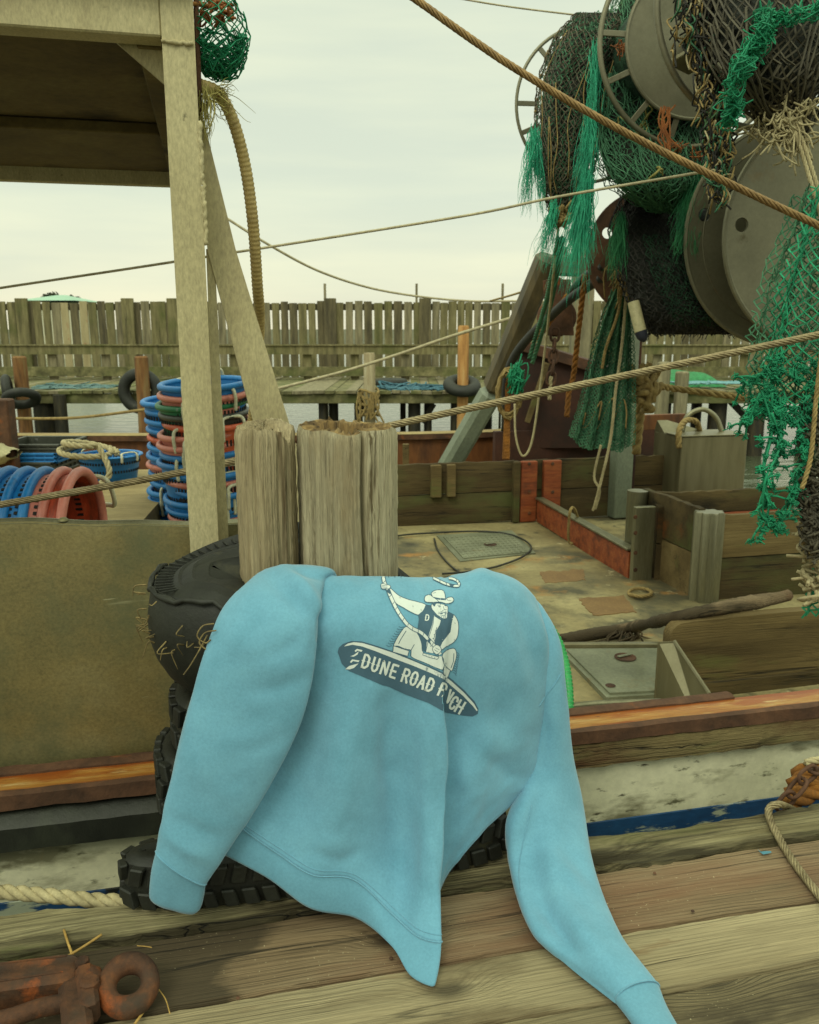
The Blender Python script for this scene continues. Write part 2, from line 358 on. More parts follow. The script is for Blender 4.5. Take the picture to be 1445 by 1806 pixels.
M['deck'] = mk('stained_boat_deck', [s3(92, 80, 50), s3(136, 123, 84), s3(162, 150, 108)], 1.6, (1, 1, 1), 0, .75, bump=.25, fine=26, fineamt=.2,
                spots=[(s3(80, 75, 54), 1.5, .49, .6), (s3(150, 108, 52), 2.6, .6, .7), (s3(58, 54, 38), 5, .6, .7), (s3(176, 164, 126), 9, .64, .72), (s3(50, 46, 32), 22, .66, .72)])
M['deck_patch'] = mk('brown_deck_patch', [s3(112, 84, 50), s3(132, 104, 64)], 6, bump=.2)
M['hatch'] = mk('grey_hatch_metal', [s3(102, 104, 84), s3(136, 138, 114)], 3, (1, 1, 1), 0, .5, .3, bump=.15, fine=60, spots=[(s3(120, 98, 56), 4, .6, .72)])
M['pen_wood'] = mk('dark_pen_boards', [s3(42, 33, 18), s3(76, 62, 36), s3(106, 90, 56)], 3, (.8, 8, 8), A13, .85, bump=.7, bdist=.01, fine=10, fineamt=.35,
                spots=[(s3(72, 76, 34), 1.6, .55, .7), (s3(34, 28, 16), 3, .6, .7), (s3(126, 72, 32), 2.4, .63, .75)])
M['pen_light'] = mk('worn_pen_boards', [s3(70, 57, 33), s3(112, 94, 58), s3(142, 122, 82)], 3, (.8, 8, 8), A13, .85, bump=.7, bdist=.01, fine=10, fineamt=.35,
                spots=[(s3(50, 40, 22), 2, .56, .7), (s3(80, 82, 40), 1.8, .6, .72)])
M['pen_red'] = mk('red_painted_boards', [s3(92, 40, 16), s3(132, 62, 26), s3(146, 82, 40)], 3, (.8, 5, 5), A13, .7, bump=.4, fine=12, spots=[(s3(64, 36, 18), 3, .58, .7)])
M['stainless'] = mk('brushed_stainless', [s3(96, 91, 67), s3(116, 110, 84), s3(128, 122, 96)], 3, (3, 3, .3), 0, .42, .45, bump=.05, fine=50, fineamt=.08, spots=[(s3(112, 96, 60), 3, .62, .78)])
M['reel_metal'] = mk('reel_steel', [s3(92, 90, 72), s3(116, 112, 92), s3(130, 126, 104)], 2.2, (1, 1, 1), 0, .45, .55, bump=.08, fine=60, fineamt=.12, spots=[(s3(124, 92, 50), 3, .6, .78), (s3(84, 76, 52), 8, .66, .76)])
M['alu'] = mk('dull_aluminium', [s3(112, 109, 86), s3(142, 138, 112)], 4, (4, 4, .3), 0, .38, .65, bump=.08, fine=60)
M['tire'] = mk('tire_rubber', [s3(16, 17, 13), s3(28, 30, 23), s3(42, 44, 34)], 6, (1, 1, 1), 0, .62, bump=.35, fine=50, fineamt=.3, spots=[(s3(66, 64, 46), 7, .62, .74)])
M['cord'] = mk('frayed_cord', [s3(84, 70, 40), s3(140, 122, 78)], 30, bump=0)
M['straw'] = mk('straw', [s3(136, 104, 46), s3(186, 152, 84)], 12, bump=.1, rough=.7)
M['cable'] = mk('galvanised_cable', [s3(116, 102, 74), s3(158, 144, 110)], 20, rough=.5, metal=.5, bump=.1, fine=80)
M['cable_brown'] = mk('brown_cable', [s3(104, 80, 46), s3(150, 122, 78)], 20, rough=.5, metal=.45, bump=.1, fine=80)
M['cable_dark'] = mk('dark_line', [s3(150, 140, 110), s3(184, 174, 142)], 20, rough=.7, bump=0)
M['rope_white'] = mk('pale_rope', [s3(142, 130, 96), s3(184, 172, 134)], 25, (1, 1, 1), 0, .95, bump=.5, bdist=.003, fine=160, fineamt=.25, spots=[(s3(116, 100, 66), 6, .6, .75)])
M['rope_tan'] = mk('tan_rope', [s3(112, 92, 52), s3(160, 138, 88)], 25, rough=.95, bump=.5, bdist=.003, fine=140, fineamt=.25)
M['rope_orange'] = mk('ochre_rope', [s3(100, 62, 20), s3(148, 96, 32)], 16, rough=.95, bump=.6, bdist=.004, fine=130, fineamt=.35)
M['black_hose'] = mk('black_hose', [s3(20, 20, 16), s3(44, 44, 34)], 8, rough=.5, bump=.1)
M['hose'] = mk('tan_corrugated_hose', [s3(146, 124, 74), s3(178, 156, 102)], 8, rough=.55, bump=.05)
M['green_hose'] = mk('green_corrugated_hose', [s3(20, 128, 62), s3(44, 156, 82)], 8, rough=.4, bump=.05)
def plastic(n, c, c2): return mk(n, [c, c2], 5, rough=.45, bump=.08, fine=40, fineamt=.1, spots=[(tuple(x * .5 for x in c[:3]) + (1,), 9, .62, .74), (tuple(.6 * x + .16 for x in c[:3]) + (1,), 26, .64, .72, (1, 1, .4))])
M['blue'] = plastic('blue_plastic', s3(14, 98, 164), s3(28, 122, 190))
M['pink'] = plastic('pink_plastic', s3(172, 98, 84), s3(204, 128, 112))
M['greenp'] = plastic('green_plastic', s3(16, 96, 58), s3(34, 120, 76))
M['greyp'] = plastic('dark_grey_plastic', s3(46, 48, 42), s3(66, 68, 58))
M['coral'] = plastic('coral_plastic', s3(172, 70, 40), s3(198, 92, 58))
M['stain'] = mk('stained_inside_plastic', [s3(40, 22, 14), s3(110, 44, 22), s3(176, 62, 30), s3(198, 110, 70)], 4, (1, 1, 3), 0, .5, bump=.15)
M['handle'] = mk('white_handle_plastic', [s3(176, 172, 144), s3(206, 204, 178)], 8, rough=.5, bump=.05)
M['slot_shade'] = mk('basket_slot_shade', [s3(20, 18, 16), s3(26, 24, 20)], 8, bump=0)  # near-black colour of the raised blocks paints the shade inside the slots
def netm(n, a, b, **k): return mk(n, [a, b], 9, rough=.8, bump=0, fine=30, fineamt=.25, **k)
M['net_teal'] = netm('teal_net_twine', s3(8, 104, 72), s3(30, 150, 106), spots=[(s3(60, 110, 74), 4, .58, .7)])
M['net_green'] = netm('green_net_twine', s3(34, 84, 58), s3(76, 126, 92), spots=[(s3(104, 116, 62), 3, .6, .75)])
M['net_grey'] = netm('dark_grey_net_twine', s3(48, 44, 34), s3(84, 78, 60), spots=[(s3(30, 90, 60), 3, .6, .68)])
M['net_black'] = netm('black_net_twine', s3(18, 17, 14), s3(38, 35, 28))
M['net_core'] = mk('massed_netting', [s3(14, 16, 12), s3(30, 34, 26), s3(44, 48, 36)], 14, rough=.95, bump=1, bdist=.02, fine=60, fineamt=.4)
M['net_core_green'] = mk('massed_green_netting', [s3(12, 34, 22), s3(30, 66, 44), s3(48, 84, 58)], 14, rough=.95, bump=1, bdist=.02, fine=60, fineamt=.4)
M['tuft_teal'] = netm('teal_monofilament', s3(16, 128, 98), s3(60, 176, 138))
M['tuft_dark'] = netm('green_monofilament', s3(14, 92, 56), s3(50, 128, 78))
M['tuft_straw'] = netm('straw_coloured_twine', s3(120, 112, 52), s3(176, 166, 100))
M['net_orange'] = netm('orange_twine', s3(120, 66, 28), s3(160, 98, 48))
M['red_steel'] = mk('red_brown_steel', [s3(30, 17, 11), s3(56, 29, 18), s3(76, 42, 26)], 2, rough=.8, bump=.3, fine=20, spots=[(s3(38, 26, 18), 2, .55, .7)])
M['orange_wall'] = mk('orange_stained_bulwark', [s3(64, 36, 16), s3(106, 62, 26), s3(124, 80, 40)], 2, (1.5, 1.5, .4), 0, .7, bump=.2, fine=16, spots=[(s3(60, 34, 18), 2, .56, .7, (1, 1, .3))])
M['tan_board'] = mk('tan_plywood', [s3(128, 110, 72), s3(158, 140, 98)], 2, (1, 4, 1), A13, .9, bump=.3, fine=20)
M['mast_wood'] = mk('varnished_boom', [s3(48, 42, 26), s3(78, 68, 44), s3(104, 88, 56)], 2.5, (3, 3, .5), 0, .6, bump=.3, fine=14)
M['mast_grey'] = mk('grey_painted_boom', [s3(96, 104, 88), s3(124, 132, 112)], 3, (1, 1, .6), 0, .5, bump=.1)
M['teal_roof'] = mk('pale_teal_roof', [s3(138, 172, 152), s3(158, 188, 168)], .3, rough=.8, bump=0)
M['cream_wall'] = mk('cream_wall', [s3(190, 186, 160), s3(206, 202, 176)], .5, rough=.9, bump=0)
M['leaf'] = mk('far_leaves', [s3(30, 38, 20), s3(58, 66, 36)], 1, rough=.9, bump=0)
M['bag'] = mk('pale_sack', [s3(150, 142, 108), s3(186, 178, 142)], 5, rough=.9, bump=.4)
M['buoy_cream'] = mk('cream_float', [s3(158, 150, 112), s3(182, 174, 136)], 5, rough=.6, bump=.1)
M['buoy_navy'] = mk('navy_float_end', [s3(16, 20, 34), s3(28, 32, 48)], 5, rough=.6, bump=.1)
# sweatshirt fleece: fine woven bump
M['fleece'] = mk('light_blue_fleece', [s3(95, 146, 170), s3(102, 153, 178), s3(107, 159, 183)], 14, (1, 1, 1), 0, .95, bump=.4, bdist=.0022, fine=190, fineamt=.10, sheen=.3, spec=.12, rough_var=.02)
M['rib'] = mk('light_blue_rib_knit', [s3(93, 143, 167), s3(101, 152, 176)], 14, rough=.95, bump=.4, bdist=.0022, fine=190, fineamt=.10, sheen=.3, spec=.15, rough_var=.02)
M['ink_navy'] = mk('navy_print_ink', [s3(62, 88, 106), s3(70, 97, 115)], 8, rough=.8, bump=.1, bdist=.001, fine=300, fineamt=.08, spec=.2)
M['ink_cream'] = mk('cream_print_ink', [s3(196, 204, 200), s3(204, 211, 208)], 8, rough=.8, bump=.1, bdist=.001, fine=300, fineamt=.05, spec=.2)
def wood(name, dark, mid, light, axis='X', lines=95, ls=.35, stain=None, moss_=None, knots=2.0, crack=.9, fiber=.35, rough=.88, bump=.6, tone=(.7, 3.5), speck=0, wob=.035, wetend=None):
    """weathered timber: slow tone changes, growth lines that bend round knots, fine fibres, thin cracks, stains"""
    m = bpy.data.materials.new(name); m.use_nodes = True; t = m.node_tree; nd = t.nodes; ln = t.links; b = nd['Principled BSDF']
    def math_(op, a, c=None, d=None):
        n = nd.new('ShaderNodeMath'); n.operation = op
        for i, x in enumerate((a, c, d)):
            if x is None: continue
            if isinstance(x, (int, float)): n.inputs[i].default_value = x
            else: ln.new(x, n.inputs[i])
        return n.outputs[0]
    tcx = nd.new('ShaderNodeTexCoord'); oi = nd.new('ShaderNodeObjectInfo'); r0 = nd.new('ShaderNodeMapping'); r0.inputs['Rotation'].default_value = (0, 0, A13 if axis == 'X' else 0)
    ln.new(tcx.outputs['Object'], r0.inputs[0]); sp = nd.new('ShaderNodeSeparateXYZ'); ln.new(r0.outputs[0], sp.inputs[0])
    al, a1, a2 = (sp.outputs[0], sp.outputs[1], sp.outputs[2]) if axis == 'X' else (sp.outputs[2], sp.outputs[0], sp.outputs[1])
    rnd = math_('MULTIPLY', oi.outputs['Random'], 37.0); cb = nd.new('ShaderNodeCombineXYZ'); ln.new(math_('ADD', al, rnd), cb.inputs[0]); ln.new(a1, cb.inputs[1]); ln.new(a2, cb.inputs[2]); Q = cb.outputs[0]
    def nz_(sx, sy, d=5, rg=.55, off=0):
        mpn = nd.new('ShaderNodeMapping'); mpn.inputs['Scale'].default_value = (sx, sy, sy); mpn.inputs['Location'].default_value = (off, off * 1.7, off * .6); ln.new(Q, mpn.inputs[0])
        n = nd.new('ShaderNodeTexNoise'); n.inputs['Scale'].default_value = 1; n.inputs['Detail'].default_value = d; n.inputs['Roughness'].default_value = rg; ln.new(mpn.outputs[0], n.inputs['Vector']); return n.outputs['Fac']
    def mr(x, lo, hi, a=0., c=1.):
        n = nd.new('ShaderNodeMapRange'); n.clamp = True; ln.new(x, n.inputs[0])
        for i, v in enumerate((lo, hi, a, c)): n.inputs[i + 1].default_value = v
        return n.outputs[0]
    def mix(f, A, B, mode='MIX'):
        n = nd.new('ShaderNodeMix'); n.data_type = 'RGBA'; n.blend_type = mode
        for s, x in ((0, f), (6, A), (7, B)):
            if isinstance(x, (tuple, float, int)): n.inputs[s].default_value = x
            else: ln.new(x, n.inputs[s])
        return n.outputs[2]
    tn = nz_(tone[0], tone[1] * 2, 6, .6); ramp = nd.new('ShaderNodeValToRGB'); ln.new(tn, ramp.inputs[0]); e = ramp.color_ramp.elements
    e[0].position = .28; e[0].color = dark; e[1].position = .72; e[1].color = light; q = e.new(.5); q.color = mid; col = ramp.outputs[0]
    low = nz_(1.1, 8, 4); y = math_('ADD', math_('ADD', a1, math_('MULTIPLY', a2, .8)), math_('MULTIPLY', low, wob * 2)); kn = None
    if knots:
        mk_ = nd.new('ShaderNodeMapping'); mk_.inputs['Scale'].default_value = (knots, knots * 1.9, knots * 1.9); ln.new(Q, mk_.inputs[0])
        vo = nd.new('ShaderNodeTexVoronoi'); vo.voronoi_dimensions = '2D'; vo.inputs['Scale'].default_value = 1; ln.new(mk_.outputs[0], vo.inputs['Vector']); dk = vo.outputs['Distance']
        y = math_('ADD', y, math_('MULTIPLY', math_('POWER', 2.718, math_('MULTIPLY', math_('MULTIPLY', dk, dk), -60.0)), .05)); kn = mr(dk, .03, .085, 1, 0)
    sw = math_('SINE', math_('MULTIPLY', y, lines * 6.283)); sw2 = math_('SINE', math_('MULTIPLY', y, lines * 2.37 * 6.283))
    lv = math_('POWER', math_('MULTIPLY_ADD', sw, .5, .5), 4.0); lv2 = math_('MULTIPLY', math_('POWER', math_('MULTIPLY_ADD', sw2, .5, .5), 3.0), .5)
    lmod = mr(nz_(1.6, 9, 3, off=5), .35, .65, .15, 1.0); L = math_('MULTIPLY', math_('MAXIMUM', lv, lv2), lmod)
    fb = nz_(5, 330, 3, .7, 2.); shade = math_('MULTIPLY', math_('SUBTRACT', 1.0, math_('MULTIPLY', L, ls)), mr(fb, .25, .75, 1 - fiber, 1 + fiber))
    sc = nd.new('ShaderNodeVectorMath'); sc.operation = 'SCALE'; ln.new(col, sc.inputs[0]); ln.new(shade, sc.inputs['Scale']); col = sc.outputs[0]
    if stain:
        for i, (c, sx, sy, lo, hi) in enumerate(stain): col = mix(mr(nz_(sx, sy, 7, .6, 3. + i), lo, hi), col, c)
    if wetend is not None:                    # rain-wet end of the plank, with a ragged edge of its own
        we = math_('ADD', al, math_('MULTIPLY', nz_(2.2, 6, 6, .6, 13.), .5)); col = mix(mr(we, wetend + .215, wetend + .265, .85, 0), col, wet)
    if moss_: col = mix(math_('MULTIPLY', mr(nz_(2.2, 9, 7, .65, 9.), moss_[1], moss_[2]), mr(nz_(60, 60, 3, .6), .3, .6, .35, 1)), col, moss_[0])
    ck = math_('ABSOLUTE', math_('SUBTRACT', nz_(.5, 17, 3, .5, 7.), .5)); ckm = math_('MULTIPLY', mr(ck, .0, .012, 1, 0), mr(nz_(1.5, 6, 3, .5, 11.), .48, .6)); col = mix(math_('MULTIPLY', ckm, crack), col, (.012, .01, .006, 1))
    if kn is not None: col = mix(math_('MULTIPLY', kn, .8), col, tuple(x * .35 for x in dark[:3]) + (1,))
    if speck: col = mix(math_('MULTIPLY', mr(nz_(150, 150, 2, .6, 4.), .68, .74), mr(nz_(3, 5, 3, .5, 6.), .5, .6, 0, speck)), col, s3(196, 184, 148))
    ln.new(col, b.inputs['Base Color']); b.inputs['Roughness'].default_value = rough; b.inputs['Specular IOR Level'].default_value = .3
    h = math_('SUBTRACT', math_('SUBTRACT', math_('MULTIPLY', fb, .6), math_('MULTIPLY', L, .5)), math_('MULTIPLY', ckm, 1.6)); bp = nd.new('ShaderNodeBump'); bp.inputs['Strength'].default_value = bump; bp.inputs['Distance'].default_value = .004
    ln.new(h, bp.inputs['Height']); ln.new(bp.outputs[0], b.inputs['Normal']); return m
wet = s3(58, 50, 36)
M['plank'] = wood('weathered_plank', s3(84, 74, 54), s3(112, 100, 74), s3(134, 122, 94), stain=[(wet, 1.3, 4, .5, .6)], speck=.8, knots=1.5, ls=.6)
M['plank_red'] = wood('reddish_plank', s3(92, 76, 56), s3(122, 103, 78), s3(142, 124, 98), stain=[(s3(112, 80, 58), 1.2, 5, .55, .75), (wet, 1.1, 4, .56, .68)], speck=.6, knots=1.5, ls=.6, wetend=float(PZ(430, 1690, 0) @ U))
M['plank_wet'] = wood('half_wet_plank', s3(96, 85, 63), s3(124, 111, 84), s3(144, 131, 102), speck=1.0, knots=1.5, ls=.55, wetend=float(PZ(470, 1740, 0) @ U), stain=[(wet, 1.3, 4, .6, .7)])
M['plank_pale'] = wood('pale_plank', s3(108, 96, 72), s3(136, 123, 94), s3(156, 143, 112), stain=[(s3(88, 74, 52), .9, 3, .56, .66), (s3(120, 98, 70), 3, 14, .6, .7)], knots=1.6, ls=.48)
M['mossy_beam'] = wood('mossy_beam', s3(76, 68, 46), s3(112, 103, 74), s3(150, 141, 108), stain=[(s3(52, 46, 30), 1.4, 12, .52, .64)], moss_=(s3(92, 94, 56), .54, .7), lines=60, ls=.5, crack=1, bump=1.0, knots=1.2)
M['pile_wood'] = wood('grey_piling_wood', s3(132, 122, 98), s3(170, 160, 132), s3(196, 187, 159), 'Z', 80, .22, stain=[(s3(128, 108, 74), 1.5, 5, .56, .72), (s3(92, 80, 56), 2, 30, .58, .66)], knots=0, bump=.9, tone=(.8, 5), crack=1)
M['pile_brown'] = wood('brown_piling_wood', s3(114, 101, 75), s3(152, 138, 108), s3(180, 167, 136), 'Z', 80, .24, stain=[(s3(170, 162, 134), 1.2, 5, .56, .66), (s3(80, 64, 42), 1.6, 20, .58, .7)], knots=0, bump=.9, tone=(.8, 5), crack=1)
M['pen_wood'] = wood('dark_pen_boards', s3(50, 40, 22), s3(74, 61, 36), s3(98, 82, 50), ls=.3, lines=70, stain=[(s3(76, 78, 42), .9, 3, .54, .68), (s3(104, 62, 28), 1, 4, .6, .72), (s3(36, 30, 18), 1.2, 4, .58, .7)], knots=1.2, fiber=.25, bump=.5, tone=(.8, 2.5), wob=.06)
M['pen_light'] = wood('worn_pen_boards', s3(78, 64, 38), s3(106, 89, 56), s3(130, 112, 74), ls=.28, lines=70, stain=[(s3(58, 48, 28), .9, 4, .55, .68), (s3(96, 94, 52), 1, 4, .6, .7)], knots=1.2, fiber=.25, bump=.5, tone=(.8, 2.5), wob=.06)
M['rub_wood'] = wood('weathered_rub_rail_wood', s3(70, 57, 34), s3(98, 84, 54), s3(126, 112, 76), ls=.4, stain=[(s3(84, 58, 36), 1.4, 8, .5, .62), (s3(46, 38, 24), 2.4, 14, .58, .68)], moss_=(s3(108, 106, 66), .56, .66), bump=1.0, crack=1)
def banded(name, base, edge, lo_edge, axis_i, spans, rough, spots=(), coat=0, bump=.3):
    """paint that is worn differently along its length: rust creeps in from the borders (local coordinate axis_i, spans = (value, width) of each border)"""
    m = mk(name, base, 5, (.8, 6, 6), A13, rough, 0, bump=bump, fine=30, fineamt=.3, spots=spots, coat=coat); t = m.node_tree; nd = t.nodes; ln = t.links; b = nd['Principled BSDF']
    src = b.inputs['Base Color'].links[0].from_socket; tcx = nd.new('ShaderNodeTexCoord'); r0 = nd.new('ShaderNodeMapping'); r0.inputs['Rotation'].default_value = (0, 0, A13); ln.new(tcx.outputs['Object'], r0.inputs[0]); sp = nd.new('ShaderNodeSeparateXYZ'); ln.new(r0.outputs[0], sp.inputs[0])
    mp_ = nd.new('ShaderNodeMapping'); mp_.inputs['Scale'].default_value = (9, 30, 14) if axis_i == 1 else (30, 30, 2.5); ln.new(r0.outputs[0], mp_.inputs[0]); n = nd.new('ShaderNodeTexNoise'); n.inputs['Scale'].default_value = 1; n.inputs['Detail'].default_value = 6; ln.new(mp_.outputs[0], n.inputs['Vector'])
    for val, wd in spans:
        d = nd.new('ShaderNodeMath'); d.operation = 'SUBTRACT'; ln.new(sp.outputs[axis_i], d.inputs[0]); d.inputs[1].default_value = val; a = nd.new('ShaderNodeMath'); a.operation = 'ABSOLUTE'; ln.new(d.outputs[0], a.inputs[0])
        k = nd.new('ShaderNodeMath'); k.operation = 'MULTIPLY_ADD'; ln.new(n.outputs['Fac'], k.inputs[0]); k.inputs[1].default_value = -wd * 2.2; ln.new(a.outputs[0], k.inputs[2])
        q = nd.new('ShaderNodeMapRange'); q.clamp = True; ln.new(k.outputs[0], q.inputs[0]); q.inputs[1].default_value = -wd * .75; q.inputs[2].default_value = wd * .1; q.inputs[3].default_value = 1; q.inputs[4].default_value = 0
        x = nd.new('ShaderNodeMix'); x.data_type = 'RGBA'; ln.new(q.outputs[0], x.inputs[0]); ln.new(src, x.inputs[6]); x.inputs[7].default_value = edge; src = x.outputs[2]
    ln.new(src, b.inputs['Base Color']); return m
M['orange'] = banded('orange_rusted_rail', [s3(146, 86, 28), s3(166, 114, 46), s3(182, 148, 92)], s3(136, 68, 14), 0, 1, [(-.012, .03), (.125, .03)], .5, [(s3(148, 80, 18), 7, .5, .62, (.7, 2, 1)), (s3(190, 162, 112), 14, .6, .68, (.5, 2.5, 2)), (s3(70, 40, 20), 16, .63, .7, (.6, 2, 2))], .2)
# water
def water_mat():
    m = bpy.data.materials.new('harbour_water'); m.use_nodes = True; t = m.node_tree; nd = t.nodes; ln = t.links; b = nd['Principled BSDF']
    b.inputs['Base Color'].default_value = s3(74, 82, 62); b.inputs['Roughness'].default_value = .12; b.inputs['Specular IOR Level'].default_value = .6
    tcx = nd.new('ShaderNodeTexCoord'); mpx = nd.new('ShaderNodeMapping'); mpx.inputs['Scale'].default_value = (.7, 1.3, 1); ln.new(tcx.outputs['Object'], mpx.inputs[0])
    n = nd.new('ShaderNodeTexNoise'); n.inputs['Scale'].default_value = 2.6; n.inputs['Detail'].default_value = 5; ln.new(mpx.outputs[0], n.inputs['Vector'])
    bp = nd.new('ShaderNodeBump'); bp.inputs['Strength'].default_value = .8; bp.inputs['Distance'].default_value = .12; ln.new(n.outputs['Fac'], bp.inputs['Height']); ln.new(bp.outputs[0], b.inputs['Normal'])
    return m
M['water'] = water_mat()

# ================================================================== SETTING: water, far dock, fence
m = mb(); m.add([(-1500, -60, -1.35), (1500, -60, -1.35), (1500, 3500, -1.35), (-1500, 3500, -1.35)], [(0, 1, 2, 3)])
tag(m.build('harbour_water', M['water'], origin=(0, 0, -1.35)), kind='structure')
rng = random.Random(3)
FY = 22.0
m = mb(); m.grid([[(x, 150 + 30 * math.sin(x * .013) + 12 * math.sin(x * .05) if j == 0 else (220 if j == 1 else 3400), (-1.4, -.6, -.6)[j]) for j in range(3)] for x in np.linspace(-1500, 1500, 160)])
tag(m.build('far_marsh', mk('far_marsh_grass', [s3(62, 62, 40), s3(96, 94, 66)], .05, rough=1, bump=0), origin=(0, 200, -1.4), smooth=True), kind='structure')
t_ = thing('plank_fence', 'long weathered plank fence with gaps along the back of the far dock', 'fence', PY(722, 668, FY))
m = mb(); x = -14.5
while x < 14.5:
    wd = rng.uniform(.17, .215); z1 = 1.86 + rng.uniform(-.03, .03)
    m.cur = rng.choice([0, 0, 1, 1, 2]); pxx = CX + x / 21.4 * FPX
    if 103 < pxx < 119 or 131 < pxx < 146: m.cur = 3
    m.frame_box((x + wd / 2, FY + rng.uniform(-.008, .008), (z1 - .06) / 2), (wd / 2, 0, 0), (0, .018, 0), (rng.uniform(-.012, .012), 0, (z1 + .06) / 2))
    x += wd + rng.choice([.012, .03, .04, .05])
m.build('slat_panel', [M['far_wood'], M['far_wood2'], M['far_wood3'], M['far_pale']], t_)
m = mb(); m.frame_box((0, FY + .075, 1.74), (15, 0, 0), (0, .03, 0), (0, 0, .08)); m.build('top_board', M['far_wood3'], t_)
m = mb(); m.frame_box((0, FY + .075, .72), (15, 0, 0), (0, .03, 0), (0, 0, .1)); m.build('rear_rail', M['far_wood3'], t_)
m = mb(); m.frame_box((0, FY - 1.3, .705), (14, 0, 0), (0, .05, 0), (0, 0, .1)); m.frame_box((0, FY - 1.3, .822), (14, 0, 0), (0, .09, 0), (0, 0, .016)); m.build('hand_rail', M['far_wood'], t_)
m = mb(); m.frame_box((0, FY - 1.3, .2), (14, 0, 0), (0, .05, 0), (0, 0, .11)); m.build('lower_rail', M['far_dock'], t_)
for px in (-160, 41, 227, 307, 583, 750, 940, 1075, 1230, 1390, 1540):
    m = mb(); x = (px - CX) / FPX * 21.4; m.frame_box((x, FY - .07, .92), (.15, 0, 0), (0, .05, 0), (0, 0, 1.03), .01); m.build('post', M[rng.choice(['far_wood', 'far_wood3'])], t_)
for px in (-90, 85, 180, 410, 540, 625, 715, 860, 1165, 1320):
    m = mb(); x = (px - CX) / FPX * 20.2; m.frame_box((x, FY - 1.22, .4), (.1, 0, 0), (0, .03, 0), (0, 0, .42), .008); m.build('rail_post', M[rng.choice(['far_wood', 'far_wood2'])], t_)
for px, lb in ((573, 'thin pole above the fence, leftmost of the row, left of the sagging line'), (735, 'thin pole sticking up above the fence at mid picture'), (887, 'thin pole above the fence just left of the leaning boom'), (1047, 'thin pole above the fence right of the leaning boom')):
    p = PY(px, 500, FY + .35); m = mb(); m.bar((p[0], p[1], -1.4), (p[0], p[1], p[2]), .06, .06, up=(0, 1, 0)); tag(m.build('thin_pole', M['far_wood2']), lb, 'pole', 'thin poles behind the fence')
# far dock
DY0, DY1 = 17.0, 21.98
t_ = thing('far_dock', 'old mossy plank dock across the water in front of the fence', 'dock', (0, DY0, -1.35))
m = mb(); x = -13.5
while x < 13.5:
    wd = rng.uniform(.16, .24); m.cur = rng.choice([0, 0, 1]); zz = rng.uniform(-.012, .012)
    m.frame_box((x + wd / 2, (DY0 + DY1) / 2 + rng.uniform(-.08, .02), -.03 + zz), (wd / 2, rng.uniform(-.03, .03), 0), (0, (DY1 - DY0) / 2, 0), (0, 0, .03)); x += wd + .012
m.build('deck_planks', [M['far_dock'], M['far_pale'] if False else M['far_wood2']], t_)
m = mb(); m.frame_box((0, DY0 + .12, -.16), (13.4, 0, 0), (0, .09, 0), (0, 0, .095), .01); m.build('edge_beam', M['far_dock'], t_)
for px0, px1, dp in ((60, 96, 17.3), (96, 118, 16.9), (243, 262, 17.4), (562, 578, 17.3), (580, 597, 17.6), (625, 640, 17.4), (706, 716, 18.5), (720, 742, 17.4), (748, 762, 17.6), (795, 812, 17.4), (936, 960, 17.4), (1166, 1184, 17.4), (1250, 1282, 17.4), (1320, 1350, 17.4), (1410, 1435, 17.4)):
    a = PY(px0, 720, dp); b = PY(px1, 720, dp); r = (b[0] - a[0]) / 2; m = mb()
    m.tube([((a[0] + b[0]) / 2, dp, -2.2), ((a[0] + b[0]) / 2, dp, -.07)], r, 12); m.build('support_pile', M['wet_pile'], t_, smooth='auto')
for (xa, ya), (xb, yb) in (((745, 745), (765, 712)), ((640, 712), (655, 745)), ((1282, 700), (1325, 745))):
    m = mb(); m.bar(PY(xa, ya, 17.55), PY(xb, yb, 17.55), .12, .14, up=(0, 1, 0)); m.build('cross_brace', M['wet_pile'], t_)
for px in (-200, 40, 300, 480, 860, 1080, 1230):      # rear support row
    a = PY(px, 700, 21.6); m = mb(); m.tube([(a[0], 21.6, -2.2), (a[0], 21.6, -.07)], .13, 10); m.build('support_pile', M['wet_pile'], t_, smooth='auto')
# mooring piles at the far dock, their tyres, rope heaps
def small_tyre(c, axis, R_, r_, label, group):
    axis = np.asarray(axis, float) / np.linalg.norm(axis); x = np.cross(axis, (0, 0, 1.)) if abs(axis[2]) < .95 else np.array((1., 0, 0)); x /= np.linalg.norm(x); y = np.cross(axis, x)
    m = mb(); pr = [(R_ - r_ + r_ * math.cos(a) * (1.0 if math.cos(a) < 0 else .95), r_ * .85 * math.sin(a)) for a in np.linspace(0, 2 * math.pi, 17)[:-1]]
    m.lathe(pr, c, x, y, axis, 36, closed=True)
    return tag(m.build('tyre', M['tire'], smooth=True), label, 'tyre', group)
for px0, px1, y0, mat, lb in ((22, 46, 628, 'red_pile', 'brown split mooring pile at the far left of the far dock'), (237, 261, 628, 'red_pile', 'reddish mooring pile with a tyre, left of the basket stack'),
        (641, 662, 622, 'pile_brown', 'mooring pile wrapped in rope, behind the weathered pilings'), (808, 828, 574, 'orange_pile', 'tall pale orange mooring post standing through a tyre'),
        (1160, 1184, 638, 'far_wood2', 'pale square pile beyond the reel, right of the hanging rope knot'), (1192, 1216, 655, 'far_wood2', 'second pale pile standing right beside another beyond the reel')):
    a = PY(px0, y0, 16.7); b = PY(px1, y0, 16.7); c = (a + b) / 2; r = (b[0] - a[0]) / 2
    m = mb(); lean = rng.uniform(-.04, .04); m.tube([(c[0] + lean, 16.7, -2.2), (c[0], 16.7, -.5), (c[0], 16.7, c[2] - .03), (c[0], 16.7, c[2])], [r * 1.15, r, r, r * .8], 14)
    tag(m.build('mooring_pile', M[mat], smooth='auto'), lb, 'mooring pile', 'mooring piles along the far dock')
